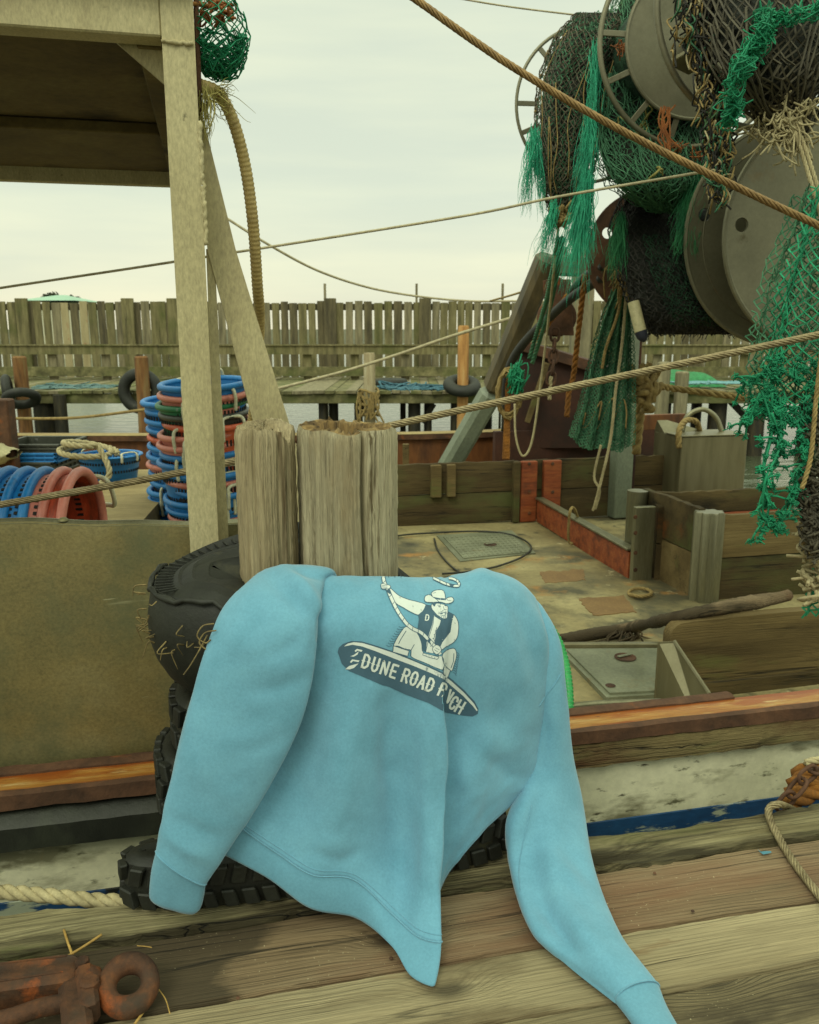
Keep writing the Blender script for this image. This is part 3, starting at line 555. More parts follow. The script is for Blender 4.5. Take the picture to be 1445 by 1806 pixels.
p = PY(36, 690, 16.5); small_tyre(p + np.array((-.18, -.12, 0)), (1, .35, .1), .34, .1, 'tyre hung on the left side of the far left mooring pile', 'tyres along the far dock'); small_tyre(p + np.array((.12, -.25, -.12)), (-.25, .55, 1), .36, .1, 'flat black tyre slung round the far left mooring pile', 'tyres along the far dock')
p = PY(248, 690, 16.85); small_tyre(p, (.1, 1, 0), .46, .12, 'tyre standing upright behind the reddish mooring pile', 'tyres along the far dock')
p = PY(815, 680, 16.7); small_tyre(p, (.05, -.42, 1), .38, .13, 'tyre ringed round the foot of the pale orange post', 'tyres along the far dock')
p = PY(690, 664, 18.2); small_tyre((p[0], p[1], .09), (0, 0, 1), .36, .1, 'black tyre lying flat on the far dock', 'tyres along the far dock')
def heap(px0, px1, y, Y, mat, n, h, label, cat, name):
    a = PY(px0, y, Y); b = PY(px1, y, Y); m = mb()
    for _ in range(n):
        c = a + (b - a) * rng.random(); L = rng.uniform(.1, .35)
        P = [c + np.array((rng.gauss(0, L), rng.gauss(0, .25), abs(rng.gauss(0, h)))) for _ in range(5)]
        for q in P: q[2] = max(q[2], .012); q[0] = min(max(q[0], a[0]), b[0])
        m.tube(cr_path(P, 5), .016, 4)
    return tag(m.build(name, mat), label, cat)
heap(68, 205, 688, 18.0, mk('blue_grey_rope', [s3(66, 96, 100), s3(112, 140, 138)], 9, bump=0), 70, .05, 'loose heap of blue grey rope on the far dock at left', 'rope', 'rope_heap')
heap(670, 790, 688, 17.6, mk('faded_blue_net', [s3(40, 84, 104), s3(80, 122, 136)], 9, bump=0), 70, .05, 'heap of blue netting on the far dock beside the flat tyre', 'netting', 'net_heap')
heap(1150, 1330, 676, 17.6, mk('pale_blue_line', [s3(90, 140, 150), s3(126, 168, 172)], 9, bump=0), 26, .015, 'pale blue line stretched along the far dock edge at right', 'rope', 'rope_heap')
m = mb(); a = PY(1120, 672, 18.4); b = PY(1275, 672, 18.4)
def mound(i, j):
    s = i; x = a[0] + (b[0] - a[0]) * s; y = 18.0 + 1.4 * j; h = .34 * math.sin(math.pi * min(1, s * 1.0)) ** .7 * math.sin(math.pi * j) ** .6 * (1 + .3 * math.sin(9 * s) * math.sin(5 * j))
    return np.array((x, y, max(.005, h)))
m.grid([[mound(i / 30, j / 10) for j in range(11)] for i in range(31)]); tag(m.build('net_pile', mk('bright_green_net_pile', [s3(18, 88, 48), s3(52, 140, 84)], 20, bump=.8, fine=60), smooth=True), 'bright green pile of netting on the far dock under the big reel', 'netting')
# ropes round the roped pile
m = mb()
for k in range(5):
    c = PY(651, 690 + 10 * k, 16.7); P = [c + np.array((.19 * math.cos(a), .19 * math.sin(a), .04 * math.sin(2 * a + k))) for a in np.linspace(0, 6.28, 14)]; m.tube(P, .028, 5)
for k in range(9):
    c = PY(rng.uniform(628, 668), 692, 16.5); m.tube(cr_path([c, c + np.array((rng.gauss(0, .05), -.02, -.3)), c + np.array((rng.gauss(0, .1), 0, rng.uniform(-.7, -.5)))], 5), .018, 4)
tag(m.build('rope_lashing', M['rope_tan']), 'old rope wound round the mooring pile behind the pilings', 'rope')
# far shore building roof over the fence, at left
t_ = thing('shore_building', 'low far building with a pale teal roof peeping over the fence', 'building', PY(85, 560, 75))
c = PY(85, 527, 75); ax = (150 - 50) / 2 / FPX * 75
m = mb(); m.frame_box((c[0], 78, (c[2] - 1.2) / 2 - .3), (ax * .9, 0, 0), (0, 3, 0), (0, 0, (c[2] + 1.2) / 2 - .1)); m.build('wall', M['cream_wall'], t_)
zr = c[2] - .15; zt = PY(85, 519, 75)[2]
m = mb(); m.add([(c[0] - ax, 74.5, zr), (c[0] + ax, 74.5, zr), (c[0] + ax, 81.5, zr), (c[0] - ax, 81.5, zr), (c[0] - ax * .15, 78, zt + .05), (c[0] + ax * .15, 78, zt + .05)], [(0, 1, 5, 4), (1, 2, 5), (2, 3, 4, 5), (3, 0, 4), (3, 2, 1, 0)]); m.build('roof', M['teal_roof'], t_)
for px, h, lb in ((90, 517, 'dark treetop behind the pale teal roof, above its ridge'), (124, 524, 'small dark bush top right of the pale teal roof')):
    t_ = thing('distant_tree', lb, 'tree', PY(px, 560, 88)); c = PY(px, h, 88); m = mb(); m.tube([(c[0], 88, -1.2), (c[0], 88, c[2] - .6)], [.16, .08], 6); m.build('trunk', M['wet_pile'], t_)
    m = mb()
    for _ in range(420):
        q = c + np.array((rng.gauss(0, .34), rng.gauss(0, .4), rng.uniform(-1.5, .0))); s_ = rng.uniform(.06, .15); e1 = np.array([rng.gauss(0, 1) for _ in range(3)]); e2 = np.array([rng.gauss(0, 1) for _ in range(3)])
        m.add([q - e1 * s_, q + e2 * s_, q + e1 * s_, q - e2 * s_], [(0, 1, 2, 3)])
    m.build('crown', M['leaf'], t_)

# ================================================================== NEAR DOCK
t_ = thing('wooden_dock', 'weathered plank dock in the foreground with a mossy edge beam', 'dock', W(0, 1.2, -.07))
seams = [1.697, 1.572, 1.375, 1.214, 1.05, .885, .70, .5, .3, .1, -.1, -.3, -.5]
def plank(v0, v1, u0, u1, z1, h, rag, seed):
    rg = np.random.RandomState(seed); n = int((u1 - u0) / .02); us = np.linspace(u0, u1, n); k = 15
    prof_v = np.concatenate([[0.0, 0.0, .0], np.linspace(.004, v1 - v0 - .004, k), [v1 - v0] * 3]); prof_z = np.concatenate([[-h, -h * .5, -.008], [0] * k, [-.008, -h * .5, -h]])
    def sm(a, w_): return np.convolve(np.pad(a, w_, mode='edge'), np.ones(2 * w_ + 1) / (2 * w_ + 1), 'valid')
    e0 = sm(rg.randn(n), 3) * rag; e1 = sm(rg.randn(n), 3) * rag; G = np.zeros((n, len(prof_v), 3)); base = sm(rg.randn(n), 12) * .004
    rid = np.array([sm(rg.randn(n), 9) for _ in range(len(prof_v))]).T * rag * .5
    for j in range(len(prof_v)):
        f = prof_v[j] / (v1 - v0); vv = v0 + prof_v[j] + e0 * (1 - f) ** 6 + e1 * f ** 6
        zz = z1 + prof_z[j] + (base + rid[:, j] if prof_z[j] > -.009 else 0)
        G[:, j] = us[:, None] * U + vv[:, None] * N + np.asarray(zz).reshape(-1, 1) * ZZ if np.ndim(zz) else us[:, None] * U + vv[:, None] * N + zz * ZZ
    mm_ = mb(); mm_.grid(G); q = len(prof_v); mm_.f.append(list(range(q))); mm_.m.append(0); mm_.f.append([(n - 1) * q + i for i in range(q)][::-1]); mm_.m.append(0); return mm_
mats = ['mossy_beam', 'plank_red', 'plank_pale', 'plank', 'plank_pale', 'plank', 'plank_red', 'plank', 'plank', 'plank_pale', 'plank', 'plank']
for i in range(len(seams) - 1):
    gap = .006 if i else .004
    plank(seams[i + 1] + gap / 2, seams[i] - gap / 2, -3.2, 3.4, .006 if i == 0 else 0.0, .28 if i == 0 else .07, .02 if i == 0 else .006, i + 1).build('edge_beam' if i == 0 else 'plank', M[mats[i]], t_, smooth='auto')
m = mb()
for v in (1.45, .9, .2): m.ubox(-3.2, 3.4, v - .1, v + .1, -.32, -.078)
m.build('stringer', M['wet_pile'], t_)
m = mb(); 
for u_ in (-2.2, 1.9): m.tube([W(u_, 1.2, -2.2), W(u_, 1.2, -.33)], .13, 14)
m.build('support_pile', M['wet_pile'], t_, smooth='auto')
for px, py in ((1155, 1540), (1222, 1607), (690, 1690), (420, 1760)):
    p = PZ(px, py, .004); m = mb(); m.lathe([(0, .002), (.0028, .002), (.004, 0)], p, k=10); m.build('nail', M['rust'], t_, smooth=True)
m = mb(); P = [PZ(*q, .006) for q in ((1336, 1497), (1342, 1502), (1350, 1501), (1360, 1501), (1361, 1504), (1352, 1506), (1346, 1507), (1341, 1503))]
m.add(P, [tuple(range(8))]); m.build('paint_fleck', mk('blue_paint_fleck', [s3(60, 112, 130), s3(76, 126, 142)], 9), t_)

# ================================================================== BOAT
HV = 2.10
def HZ(px, py, v): return PV(px, py, v)[2]
BU0, BU1 = -3.6, 4.6
ZG = HZ(1000, 1262, HV + .13)                # top of the rail
DECK = -.45
boat = thing('fishing_boat', 'old fishing boat with a rust orange rail moored at the dock', 'boat', W(0, HV, -1.35))
def strip(prof, name, mat, u0=BU0, u1=BU1, n=90, jit=.0, smooth='auto', seed=1):
    rg = random.Random(seed); m = mb(); G = []
    for i in range(n):
        u_ = u0 + (u1 - u0) * i / (n - 1); dz = .0; G.append([W(u_, v + rg.gauss(0, jit), z + rg.gauss(0, jit)) for v, z in prof])
    m.grid(G); k = len(prof); m.f.append(list(range(k))); m.m.append(0); m.f.append([(n - 1) * k + i for i in range(k)]); m.m.append(0)
    return m.build(name, mat, boat, smooth=smooth)
z1258 = ZG; zor = HZ(1000, 1290, HV - .012); zbr = HZ(1000, 1312, HV - .02); zwd = HZ(1000, 1358, HV - .02); zwh = HZ(1000, 1457, HV); zbl = HZ(1000, 1478, HV)
# rail: rounded orange cap between two brown edge bars
cap = [(HV + .13, zbr - .002)] + [(HV + .13 - .135 * s, ZG + (zor - ZG) * (s ** 1.7)) for s in np.linspace(0, 1, 9)] + [(HV - .012, zbr - .002)]
strip(cap, 'cap_rail', M['orange'])
def rbar(v0, v1, z0, z1, u0, u1, seed): return strip([(v0, z0), (v0, z1), ((v0 + v1) / 2, z1 + .004), (v1, z1), (v1, z0)], 'edge_bar', M['rust'], u0, u1, 120, .0012, seed=seed)
rbar(HV + .12, HV + .165, ZG - .1, ZG + .006, BU0, PV(1290, 1225, HV + .14) @ U, 2)
rbar(HV - .034, HV - .006, zbr, zor + .004, BU0, BU1, 3)
ub = float(PV(560, 1380, HV) @ U)            # rub rail changes behind the tyres
strip([(HV - .01, zwd), (HV - .032, zwd + .006), (HV - .034, (zwd + zbr) / 2), (HV - .03, zbr - .004), (HV - .01, zbr - .001)], 'rub_rail', M['rub_wood'], ub, BU1, 160, .0018, seed=4)
zl0 = HZ(0, 1436, HV - .03); zl1 = HZ(0, 1500, HV - .03)
strip([(HV - .005, zl1), (HV - .05, zl1 + .004), (HV - .055, zl0 - .03), (HV - .03, zl0 - .006), (HV - .005, zl0)], 'rubber_fender', M['rubber_strip'], BU0, ub, 80, .001, seed=5)
strip([(HV + .02, -1.5), (HV + .0, zwh + .001), (HV + .0, zwd + .01), (HV + .0, ZG - .1), (HV + .1, ZG - .1), (HV + .1, -1.5)], 'hull_side', M['hull_white'])
strip([(HV + .004, zwh - .16), (HV - .004, zwh - .158), (HV - .004, zwh), (HV + .002, zwh + .003)], 'boot_stripe', M['hull_blue'])
# deck as one sheet, far bulwark
UST = float(PV(1322, 860, 7.0) @ U)          # the deck ends here beyond the right pens: open water past it
m = mb()
for v0, v1, ue in ((HV + .1, 6.2, BU1 + 3), (6.2, 8.75, UST)): m.grid([[W(u_, v, DECK + .012 * math.sin(u_ * 1.3 + v)) for v in np.linspace(v0, v1, 20)] for u_ in np.linspace(BU0, ue, 40)])
m.ubox(UST, BU1 + 3, 6.16, 6.2, -1.5, DECK + .02); m.ubox(UST - .03, UST, 6.2, 8.75, -1.5, DECK + .02); m.build('deck', M['deck'], boat, smooth='auto')
fg = [PY(-40, 768, 8.3), PY(20, 768, 8.35), PY(400, 768, 8.45), PY(700, 766, 8.6), PY(900, 760, 8.9), PY(1060, 750, 9.3), PY(1210, 738, 9.6)]
P = cr_path(fg, 6); m = mb(); m.grid([[p + ZZ * dz + np.array((0, dy, 0)) for dy, dz in ((0, -.02), (0, -.30), (.02, -.55), (.02, -.9))] for p in P]); m.build('far_bulwark', M['orange_wall'], boat, smooth=True)
m = mb(); m.grid([[p + np.array((0, dy, dz)) for dy, dz in ((-.02, -.06), (-.05, -.05), (-.05, 0), (.12, .012), (.16, -.03), (.16, -1.7))] for p in P]); m.build('far_rail', M['rust'], boat)
m = mb(); m.grid([[p + np.array((0, dy, dz)) for dy, dz in ((-.052, .004), (-.02, .02), (.04, .02), (.06, .012))] for p in P[:30]]); m.build('far_rail_pipe', M['tan_board'], boat, smooth=True)
m = mb(); m.grid([[p + np.array((0, dy, dz)) for dy, dz in ((.0, -.54), (-.03, -.54), (-.03, -.62), (.0, -.62))] for p in P]); m.build('stringer', M['rust'], boat)
# left metal bulwark panel just inside the rail
pv = HV + .2; uL = float(PV(-500, 920, pv) @ U); uR = float(PV(470, 922, pv) @ U)
m = mb(); us = np.linspace(uL, uR, 60); G = []
for u_ in us:
    zt = HZ(0, 920, pv) + .0; ztop = zt + (HZ(430, 921, pv) - zt) * (u_ - float(PV(0, 920, pv) @ U)) / (float(PV(430, 921, pv) @ U) - float(PV(0, 920, pv) @ U))
    wv = .004 * math.sin(u_ * 9) + .003 * math.sin(u_ * 23)
    G.append([W(u_, pv + .03 + wv, ZG - .2), W(u_, pv + wv, ZG - .02), W(u_, pv - .006 + wv, ZG + .2), W(u_, pv + wv, ztop - .04), W(u_, pv + .006 + wv, ztop - .008 + wv * .5), W(u_, pv + .02 + wv, ztop + wv * .5), W(u_, pv + .05 + wv, ztop - .006 + wv * .5), W(u_, pv + .06 + wv, ztop - .3)])
m.grid(G); m.build('bulwark_panel', M['panel'], boat, smooth='auto')
m = mb(); m.grid([[g[4] + N * -.0015 - ZZ * .002, g[5] + ZZ * .002 - N * .001, g[6] + ZZ * .002] for g in G]); m.build('worn_edge', M['alu'], boat, smooth=True)
m = mb(); m.lathe([(0, .009), (.007, .008), (.012, .004), (.014, 0)], W(float(PV(110, 922, pv) @ U), pv + .02, HZ(110, 921, pv)), k=14); m.build('bolt_head', M['panel'], boat, smooth=True)

# gallows frame at left: post, cap beam, platform, brace
gv = HV + .09
a = PV(338, 985, gv); b0 = PV(387, 985, gv); at = PV(287, 74, gv); bt = PV(344, 74, gv)
gal = mb()
bot = (a + b0) / 2; top = (at + bt) / 2; wb = np.linalg.norm(b0 - a); wt = np.linalg.norm(bt - at)
d = top - bot; bot2 = bot - d * ((bot[2] - ZG) / d[2])
def taper(m, A, B, wa, wb_, da, db):
    d = (B - A) / np.linalg.norm(B - A); x = U - d * (U @ d); x /= np.linalg.norm(x); y = np.cross(d, x)
    V = [A + x * sx * wa / 2 + y * sy * da / 2 for sx, sy in ((-1, -1), (1, -1), (1, 1), (-1, 1))] + [B + x * sx * wb_ / 2 + y * sy * db / 2 for sx, sy in ((-1, -1), (1, -1), (1, 1), (-1, 1))]
    return m.add(V, [(0, 1, 5, 4), (1, 2, 6, 5), (2, 3, 7, 6), (3, 0, 4, 7), (3, 2, 1, 0), (4, 5, 6, 7)])
m = mb(); taper(m, bot2, top + d * .072, wb, wt, .075, .075); go = m.build('gallows_post', M['paint_metal'], boat)
m = mb(); m.ubox(*(lambda u_: (u_ - .08, u_ + .08))(float(bot2 @ U)), gv - .06, gv + .06, ZG - .02, ZG + .01); m.build('post_foot', M['rust'], boat)
zbm = PV(287, 74, gv)[2]; uT = float(PV(287, 74, gv) @ U); uT2 = float(bt @ U)
m = mb(); m.ubox(uT - 2.2, uT, gv - .036, gv + .036, zbm, zbm + .095); m.build('cap_beam', M['paint_metal'], boat)
m = mb(); m.ubox(uT - 2.2, uT2 - .002, gv - .075, gv + .1, zbm + .1, zbm + .128); m.build('top_plate', M['paint_metal'], boat)
# platform underside from the beam back
vb = float(PZ(150, 326, zbm) @ N)
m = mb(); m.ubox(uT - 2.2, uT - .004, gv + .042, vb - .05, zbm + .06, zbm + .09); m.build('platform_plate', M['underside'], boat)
m = mb(); m.ubox(uT - 2.2, uT - .004, vb - .048, vb, zbm, zbm + .12); m.build('rear_beam', M['paint_metal'], boat)
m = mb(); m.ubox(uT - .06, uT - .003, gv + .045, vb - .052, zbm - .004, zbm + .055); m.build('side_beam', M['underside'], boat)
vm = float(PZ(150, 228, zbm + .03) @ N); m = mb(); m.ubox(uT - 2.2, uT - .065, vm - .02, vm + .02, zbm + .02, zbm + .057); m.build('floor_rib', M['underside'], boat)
g1 = PV(205, 74, gv + .05); g2 = PV(284, 74, gv + .05); g3 = PV(286, 152, gv + .05)
m = mb(); T3 = [g1, g2 + U * .012, g3 + U * .012]; m.add(T3 + [q + N * .012 for q in T3], [(0, 1, 2), (5, 4, 3), (0, 3, 4, 1), (1, 4, 5, 2), (2, 5, 3, 0)]); m.build('gusset', M['paint_metal'], boat)
# diagonal brace, plate on edge
L0 = PV(355, 205, gv + .05); L1 = PV(362, 215, gv + .05)
m = mb(); Yb = 3.6
A1 = PV(348, 205, gv + .03); A2 = PV(358, 205, gv + .03); B1 = PV(366, 440, gv + .03); B2 = PV(416, 440, gv + .03); Cc1 = PV(450, 755, gv + .03); Cc2 = PV(513, 755, gv + .03)
e = (Cc1 - B1); D1 = Cc1 + e * .95; D2 = Cc2 + (Cc2 - B2) * .95
th = N * .05; pts = [A1, A2, B1, B2, Cc1, Cc2, D1, D2]
V = pts + [p + th for p in pts]; F = []
for i in range(3): 
    q = 2 * i; F += [(q, q + 1, q + 3, q + 2), (q + 8, q + 10, q + 11, q + 9), (q, q + 2, q + 10, q + 8), (q + 1, q + 9, q + 11, q + 3)]
F += [(0, 8, 9, 1), (6, 7, 15, 14)]; m.add(V, F); m.build('diagonal_brace', M['paint_metal'], boat)
m = mb(); taper(m, PV(371, 440, gv + .045), PV(395, 985, gv + .045), .02, .03, .02, .03); m.build('post_flange', M['paint_metal'], boat)
wr = random.Random(9); m = mb()
P = resample(np.array([PV(352, 215, gv - .035), PV(364, 432, gv - .035)]), .006); P = P + np.array([[wr.gauss(0, .0012) for _ in range(3)] for _ in P]); m.tube(P, [.0045 + wr.random() * .002 for _ in P], 6); m.build('weld_bead', M['paint_metal'], boat, smooth=True); m = mb()
P = resample(np.array([PV(284, 72, gv - .04), PV(340, 78, gv - .04)]), .006); P = P + np.array([[wr.gauss(0, .0012) for _ in range(3)] for _ in P]); m.tube(P, [.004 + wr.random() * .002 for _ in P], 6)
m.build('weld_bead', M['paint_metal'], boat, smooth=True)
m = mb(); m.bar(PV(346, 0, gv + .03), PV(353, 205, gv + .03), .012, .03, up=N); m.build('dark_flat_bar', M['rust'], boat)

# deck fittings
def deckquad(px, z0, z1, name, mat, parent=boat, extra=None):
    P = [PZ(x, y, z1) for x, y in px]; m = mb(); n = len(P); m.add(P + [np.array((p[0], p[1], z0)) for p in P], [tuple(range(n))] + [(i, i + n, (i + 1) % n + n, (i + 1) % n) for i in range(n)])
    if extra: extra(m)
    return m.build(name, mat, parent)
deckquad([(770, 944), (903, 935), (945, 975), (812, 990)], DECK - .02, DECK + .018, 'hatch_frame', M['hatch'])
def grips(m):
  for i in range(9):
    for j in range(14):
        f = lambda s, q: PZ(*(np.array((782, 946)) * (1 - s) * (1 - q) + np.array((899, 939)) * s * (1 - q) + np.array((934, 973)) * s * q + np.array((818, 984)) * (1 - s) * q), DECK + .0275)
        p = f((j + .6) / 14.2, (i + .6) / 9.2); m.frame_box(p, U * .008, N * .014, ZZ * .0015)
h1 = deckquad([(782, 946), (899, 939), (934, 973), (818, 984)], DECK, DECK + .026, 'deck_hatch', M['hatch'], extra=grips)
def recess(px, py, r, par):
    p = PZ(px, py, DECK + .03); m = mb(); m.lathe([(0, -.0), (r, 0.0), (r * 1.08, .003), (r * 1.1, 0)], p, k=24); o = m.build('lift_ring', M['rust'], par, smooth=True)
    m = mb(); m.bar(p - U * r * .8 + ZZ * .006, p + U * r * .8 + N * r * .4 + ZZ * .006, .02, .008); m.build('lift_bar', M['hatch'], par)
recess(865, 960, .045, h1)
h2 = deckquad([(985, 1143), (1188, 1141), (1236, 1220), (1070, 1230)], DECK - .02, DECK + .016, 'hatch_frame', M['hatch'])
h3 = deckquad([(1000, 1146), (1180, 1145), (1222, 1214), (1076, 1222)], DECK, DECK + .026, 'deck_hatch', M['hatch'])
recess(1103, 1159, .05, h3)
p = PZ(1077, 1208, DECK + .03); m = mb(); m.lathe([(0, 0), (.02, 0), (.024, -.002)], p, k=16); m.build('bolt_hole', M['rust'], h3, smooth=True)
for q in ([(952, 1008), (1028, 1004), (1034, 1022), (962, 1028)], [(1020, 1055), (1100, 1050), (1122, 1078), (1048, 1085)]):
    pq = random.Random(int(q[0][0])); q = [(q[i][0] + (q[(i + 1) % 4][0] - q[i][0]) * s / 9 + pq.gauss(0, 1.3), q[i][1] + (q[(i + 1) % 4][1] - q[i][1]) * s / 9 + pq.gauss(0, .8)) for i in range(4) for s in range(9)]
    deckquad(q, DECK, DECK + .0145, 'deck_patch', M['deck_patch'])
# pen boards
def boards(A, B, zb, zt, n, name, mats, thick=.045, prt=boat, ragged=.004, seed=1):
    """n boards stacked between plan points A and B"""
    rg = random.Random(seed); A = np.array((A[0], A[1], 0.)); B = np.array((B[0], B[1], 0.)); h = (zt - zb) / n; root = None
    for i in range(n):
        m = mb(); d = (B - A); L = np.linalg.norm(d); d /= L; nn = np.array((-d[1], d[0], 0)); k = max(4, int(L / .06)); G = []
        for q in range(k + 1):
            c = A + d * L * q / k; jt = rg.gauss(0, ragged); z0 = zb + i * h + .004; z1 = zb + (i + 1) * h - .004 + (jt if i == n - 1 else jt * .3)
            G.append([c + nn * s * thick / 2 + ZZ * z for s, z in ((-1, z0), (-1, z1 - .008), (-.8, z1), (.8, z1), (1, z1 - .008), (1, z0))])
        m.grid(G); kk = 6; m.f.append(list(range(kk))); m.m.append(0); m.f.append([k * kk + x for x in range(kk)]); m.m.append(0)
        m.build(name, M[mats[i % len(mats)]], prt, smooth='auto')
BV = 6.92; ub0 = float(PV(600, 925, BV) @ U); ub1 = float(PV(1192, 900, BV) @ U); zpt = HZ(945, 810, BV)
boards(W(ub0, BV, 0), W(ub1, BV, 0), DECK, zpt, 2, 'pen_board', ['pen_wood', 'pen_wood'], seed=2)
m = mb()
for px0, px1 in ((760, 778), (788, 803)): m.ubox(float(PV(px0, 870, BV - .05) @ U), float(PV(px1, 870, BV - .05) @ U), BV - .075, BV - .025, DECK + .25, zpt - .01, .006)
m.build('pen_cleat', M['pen_light'], boat)
for px0, px1 in ((917, 945), (957, 987)):
    m = mb(); m.ubox(float(PV(px0, 870, BV - .05) @ U), float(PV(px1, 870, BV - .05) @ U), BV - .08, BV - .026, DECK, zpt - .005, .006); o = m.build('stanchion', M['pen_red'], boat)
    m = mb()
    for y in (818, 868, 905): p = PV((px0 + px1) / 2 + 3, y, BV - .082); m.lathe([(0, .006), (.012, .005), (.016, 0)], p, U, ZZ, -N, 10)
    m.build('bolt', M['rust'], o)
m = mb(); m.ubox(float(PV(904, 870, BV - .05) @ U), float(PV(915, 870, BV - .05) @ U), BV - .09, BV - .026, DECK, zpt - .005, .006); m.build('stanchion', M['pen_wood'], boat)
q0 = PZ(950, 920, DECK); q1 = PZ(1112, 1022, DECK); zred = PY(1112, 972, q1[1])[2]
boards(q0, q1, DECK, zred, 1, 'divider_board', ['pen_red'], .04, seed=3)
m = mb(); m.bar(np.array((q0[0], q0[1], zred + .012)), np.array((q1[0], q1[1], zred + .012)), .075, .018); m.build('divider_cap', M['alu'], boat)
s1 = PZ(1130, 1024, DECK); s2 = PZ(1240, 1060, DECK); zs2 = PY(1240, 902, s2[1])[2]; zs1 = PY(1130, 893, s1[1])[2]; zs1b = PY(1140, 864, s1[1] + .25)[2]
us1, vs1 = uv(s1); us2, vs2 = uv(s2)
m = mb(); m.ubox(us1 - .075, us1 + .07, vs1 - .02, vs1 + .02, DECK, zs1, .004); o = m.build('stanchion_plate', M['alu'], boat)
m = mb()
for y in (912, 940, 975, 1005): p = PV(1121, y, vs1 - .021); m.lathe([(0, .004), (.012, .004), (.015, 0)], p, U, ZZ, -N, 10)
m.build('bolt', M['rust'], o)
m = mb(); m.tube([W(us1 + .06, vs1 + .22, DECK), W(us1 + .06, vs1 + .22, zs1b)], .07, 20); m.build('stanchion_post', M['alu'], boat, smooth='auto')
boards(W(us1 + .1, vs1 + .03, 0), W(us1 + .28, vs1 - .02, 0), DECK, zs1 + .01, 2, 'pen_board', ['pen_wood'], .12, seed=5)
boards(W(us1 + .14, vs1 + .26, 0), W(us2 - .02, vs2 + .05, 0), DECK, zs2 + .015, 2, 'pen_board', ['pen_light', 'pen_wood'], .05, seed=6)
m = mb(); G = []                       # ribbed channel stanchion
prof = [(.085 * math.cos(a) * (1 + .14 * math.cos(8 * a)), .075 * math.sin(a) * (1 + .14 * math.cos(8 * a))) for a in np.linspace(0, 2 * math.pi, 49)[:-1]]
for z in (DECK, zs2 - .012, zs2): G.append([W(us2 + x * (1 if z < zs2 else .93), vs2 + y * (1 if z < zs2 else .93), z) for x, y in prof])
m.grid(G, closed_v=True); m.f.append([2 * 48 + i for i in range(48)]); m.m.append(0); m.build('stanchion_channel', M['alu'], boat, smooth='auto')
boards(W(us2 + .09, vs2, 0), W(us2 + 1.8, vs2, 0), DECK, HZ(1300, 905, vs2), 2, 'pen_board', ['pen_wood', 'pen_light'], .05, seed=7)
rv = vs1 + 1.1; boards(W(float(PV(1150, 870, rv) @ U), rv, 0), W(float(PV(1400, 870, rv) @ U), rv, 0), DECK, HZ(1260, 864, rv), 2, 'pen_board', ['pen_red', 'pen_wood'], .05, seed=8)
# near bin board with a rounded corner, plate and bar
nv = 3.285; un = float(PV(1174, 1150, nv) @ U); zn = HZ(1220, 1093, nv); m = mb(); k = 26; u_ = un
outl = [(un, DECK)] + [(un + .07 - .07 * math.cos(a), zn - .07 + .07 * math.sin(a)) for a in np.linspace(0, math.pi / 2, 8)] + [(un + .07 + (1.9) * s, zn + .01 * math.sin(6 * s)) for s in np.linspace(.1, 1, 12)] + [(un + 1.97, DECK)]
V = [W(a, nv - .03, z) for a, z in outl] + [W(a, nv + .03, z) for a, z in outl]; n = len(outl); m.add(V, [tuple(range(n)), tuple(range(2 * n - 1, n - 1, -1))] + [(i, i + n, (i + 1) % n + n, (i + 1) % n) for i in range(n)]); m.build('bin_board', M['pen_light'], boat)
m = mb(); m.ubox(un + .02, un + 1.9, nv - .05, nv - .032, DECK, DECK + .07, .003); m.build('bin_cleat', M['pen_wood'], boat)
b1 = PV(980, 1138, nv + .02); b2 = PV(1192, 1137, nv - .02); m = mb(); m.bar(b1, b2, .03, .022); m.build('cross_bar', M['stainless'], boat)
p1 = PV(1160, 1133, nv - .06); p2 = PV(1190, 1131, nv - .1); p3 = PV(1252, 1224, nv - .45); p4 = PV(1160, 1230, nv - .06); m = mb()
m.add([p1, p2, p3, np.array((p3[0], p3[1], DECK)), np.array((p1[0], p1[1], DECK))] , [(0, 1, 2, 3, 4)]); P5 = [q + np.array((.006, .004, 0)) for q in (p1, p2, p3, np.array((p3[0], p3[1], DECK)), np.array((p1[0], p1[1], DECK)))]; m.add(P5, [(4, 3, 2, 1, 0)])
m.tube([p2, p3], .008, 6); m.build('side_plate', M['stainless'], boat)
m = mb(); m.tube(cr_path([PV(1000, 1247, HV + .3), PV(1060, 1241, HV + .32), PV(1165, 1238, HV + .32)], 6), .012, 10); m.build('rail_pipe', M['alu'], boat, smooth=True)
# fish hold cover at left, which carries the baskets
HC = .16
m = mb(); cq = [PZ(-420, 915, HC), PZ(268, 920, HC), PZ(332, 828, HC), PZ(-420, 828, HC)]
cq[0] = cq[0] - np.array((0, .5, 0)); cq[1] = cq[1] - np.array((.0, .5, 0)); m.add(cq + [np.array((p[0], p[1], DECK)) for p in cq], [(0, 1, 2, 3), (0, 4, 5, 1), (1, 5, 6, 2), (2, 6, 7, 3), (3, 7, 4, 0)]); m.build('hold_cover', M['tan_board'], boat)
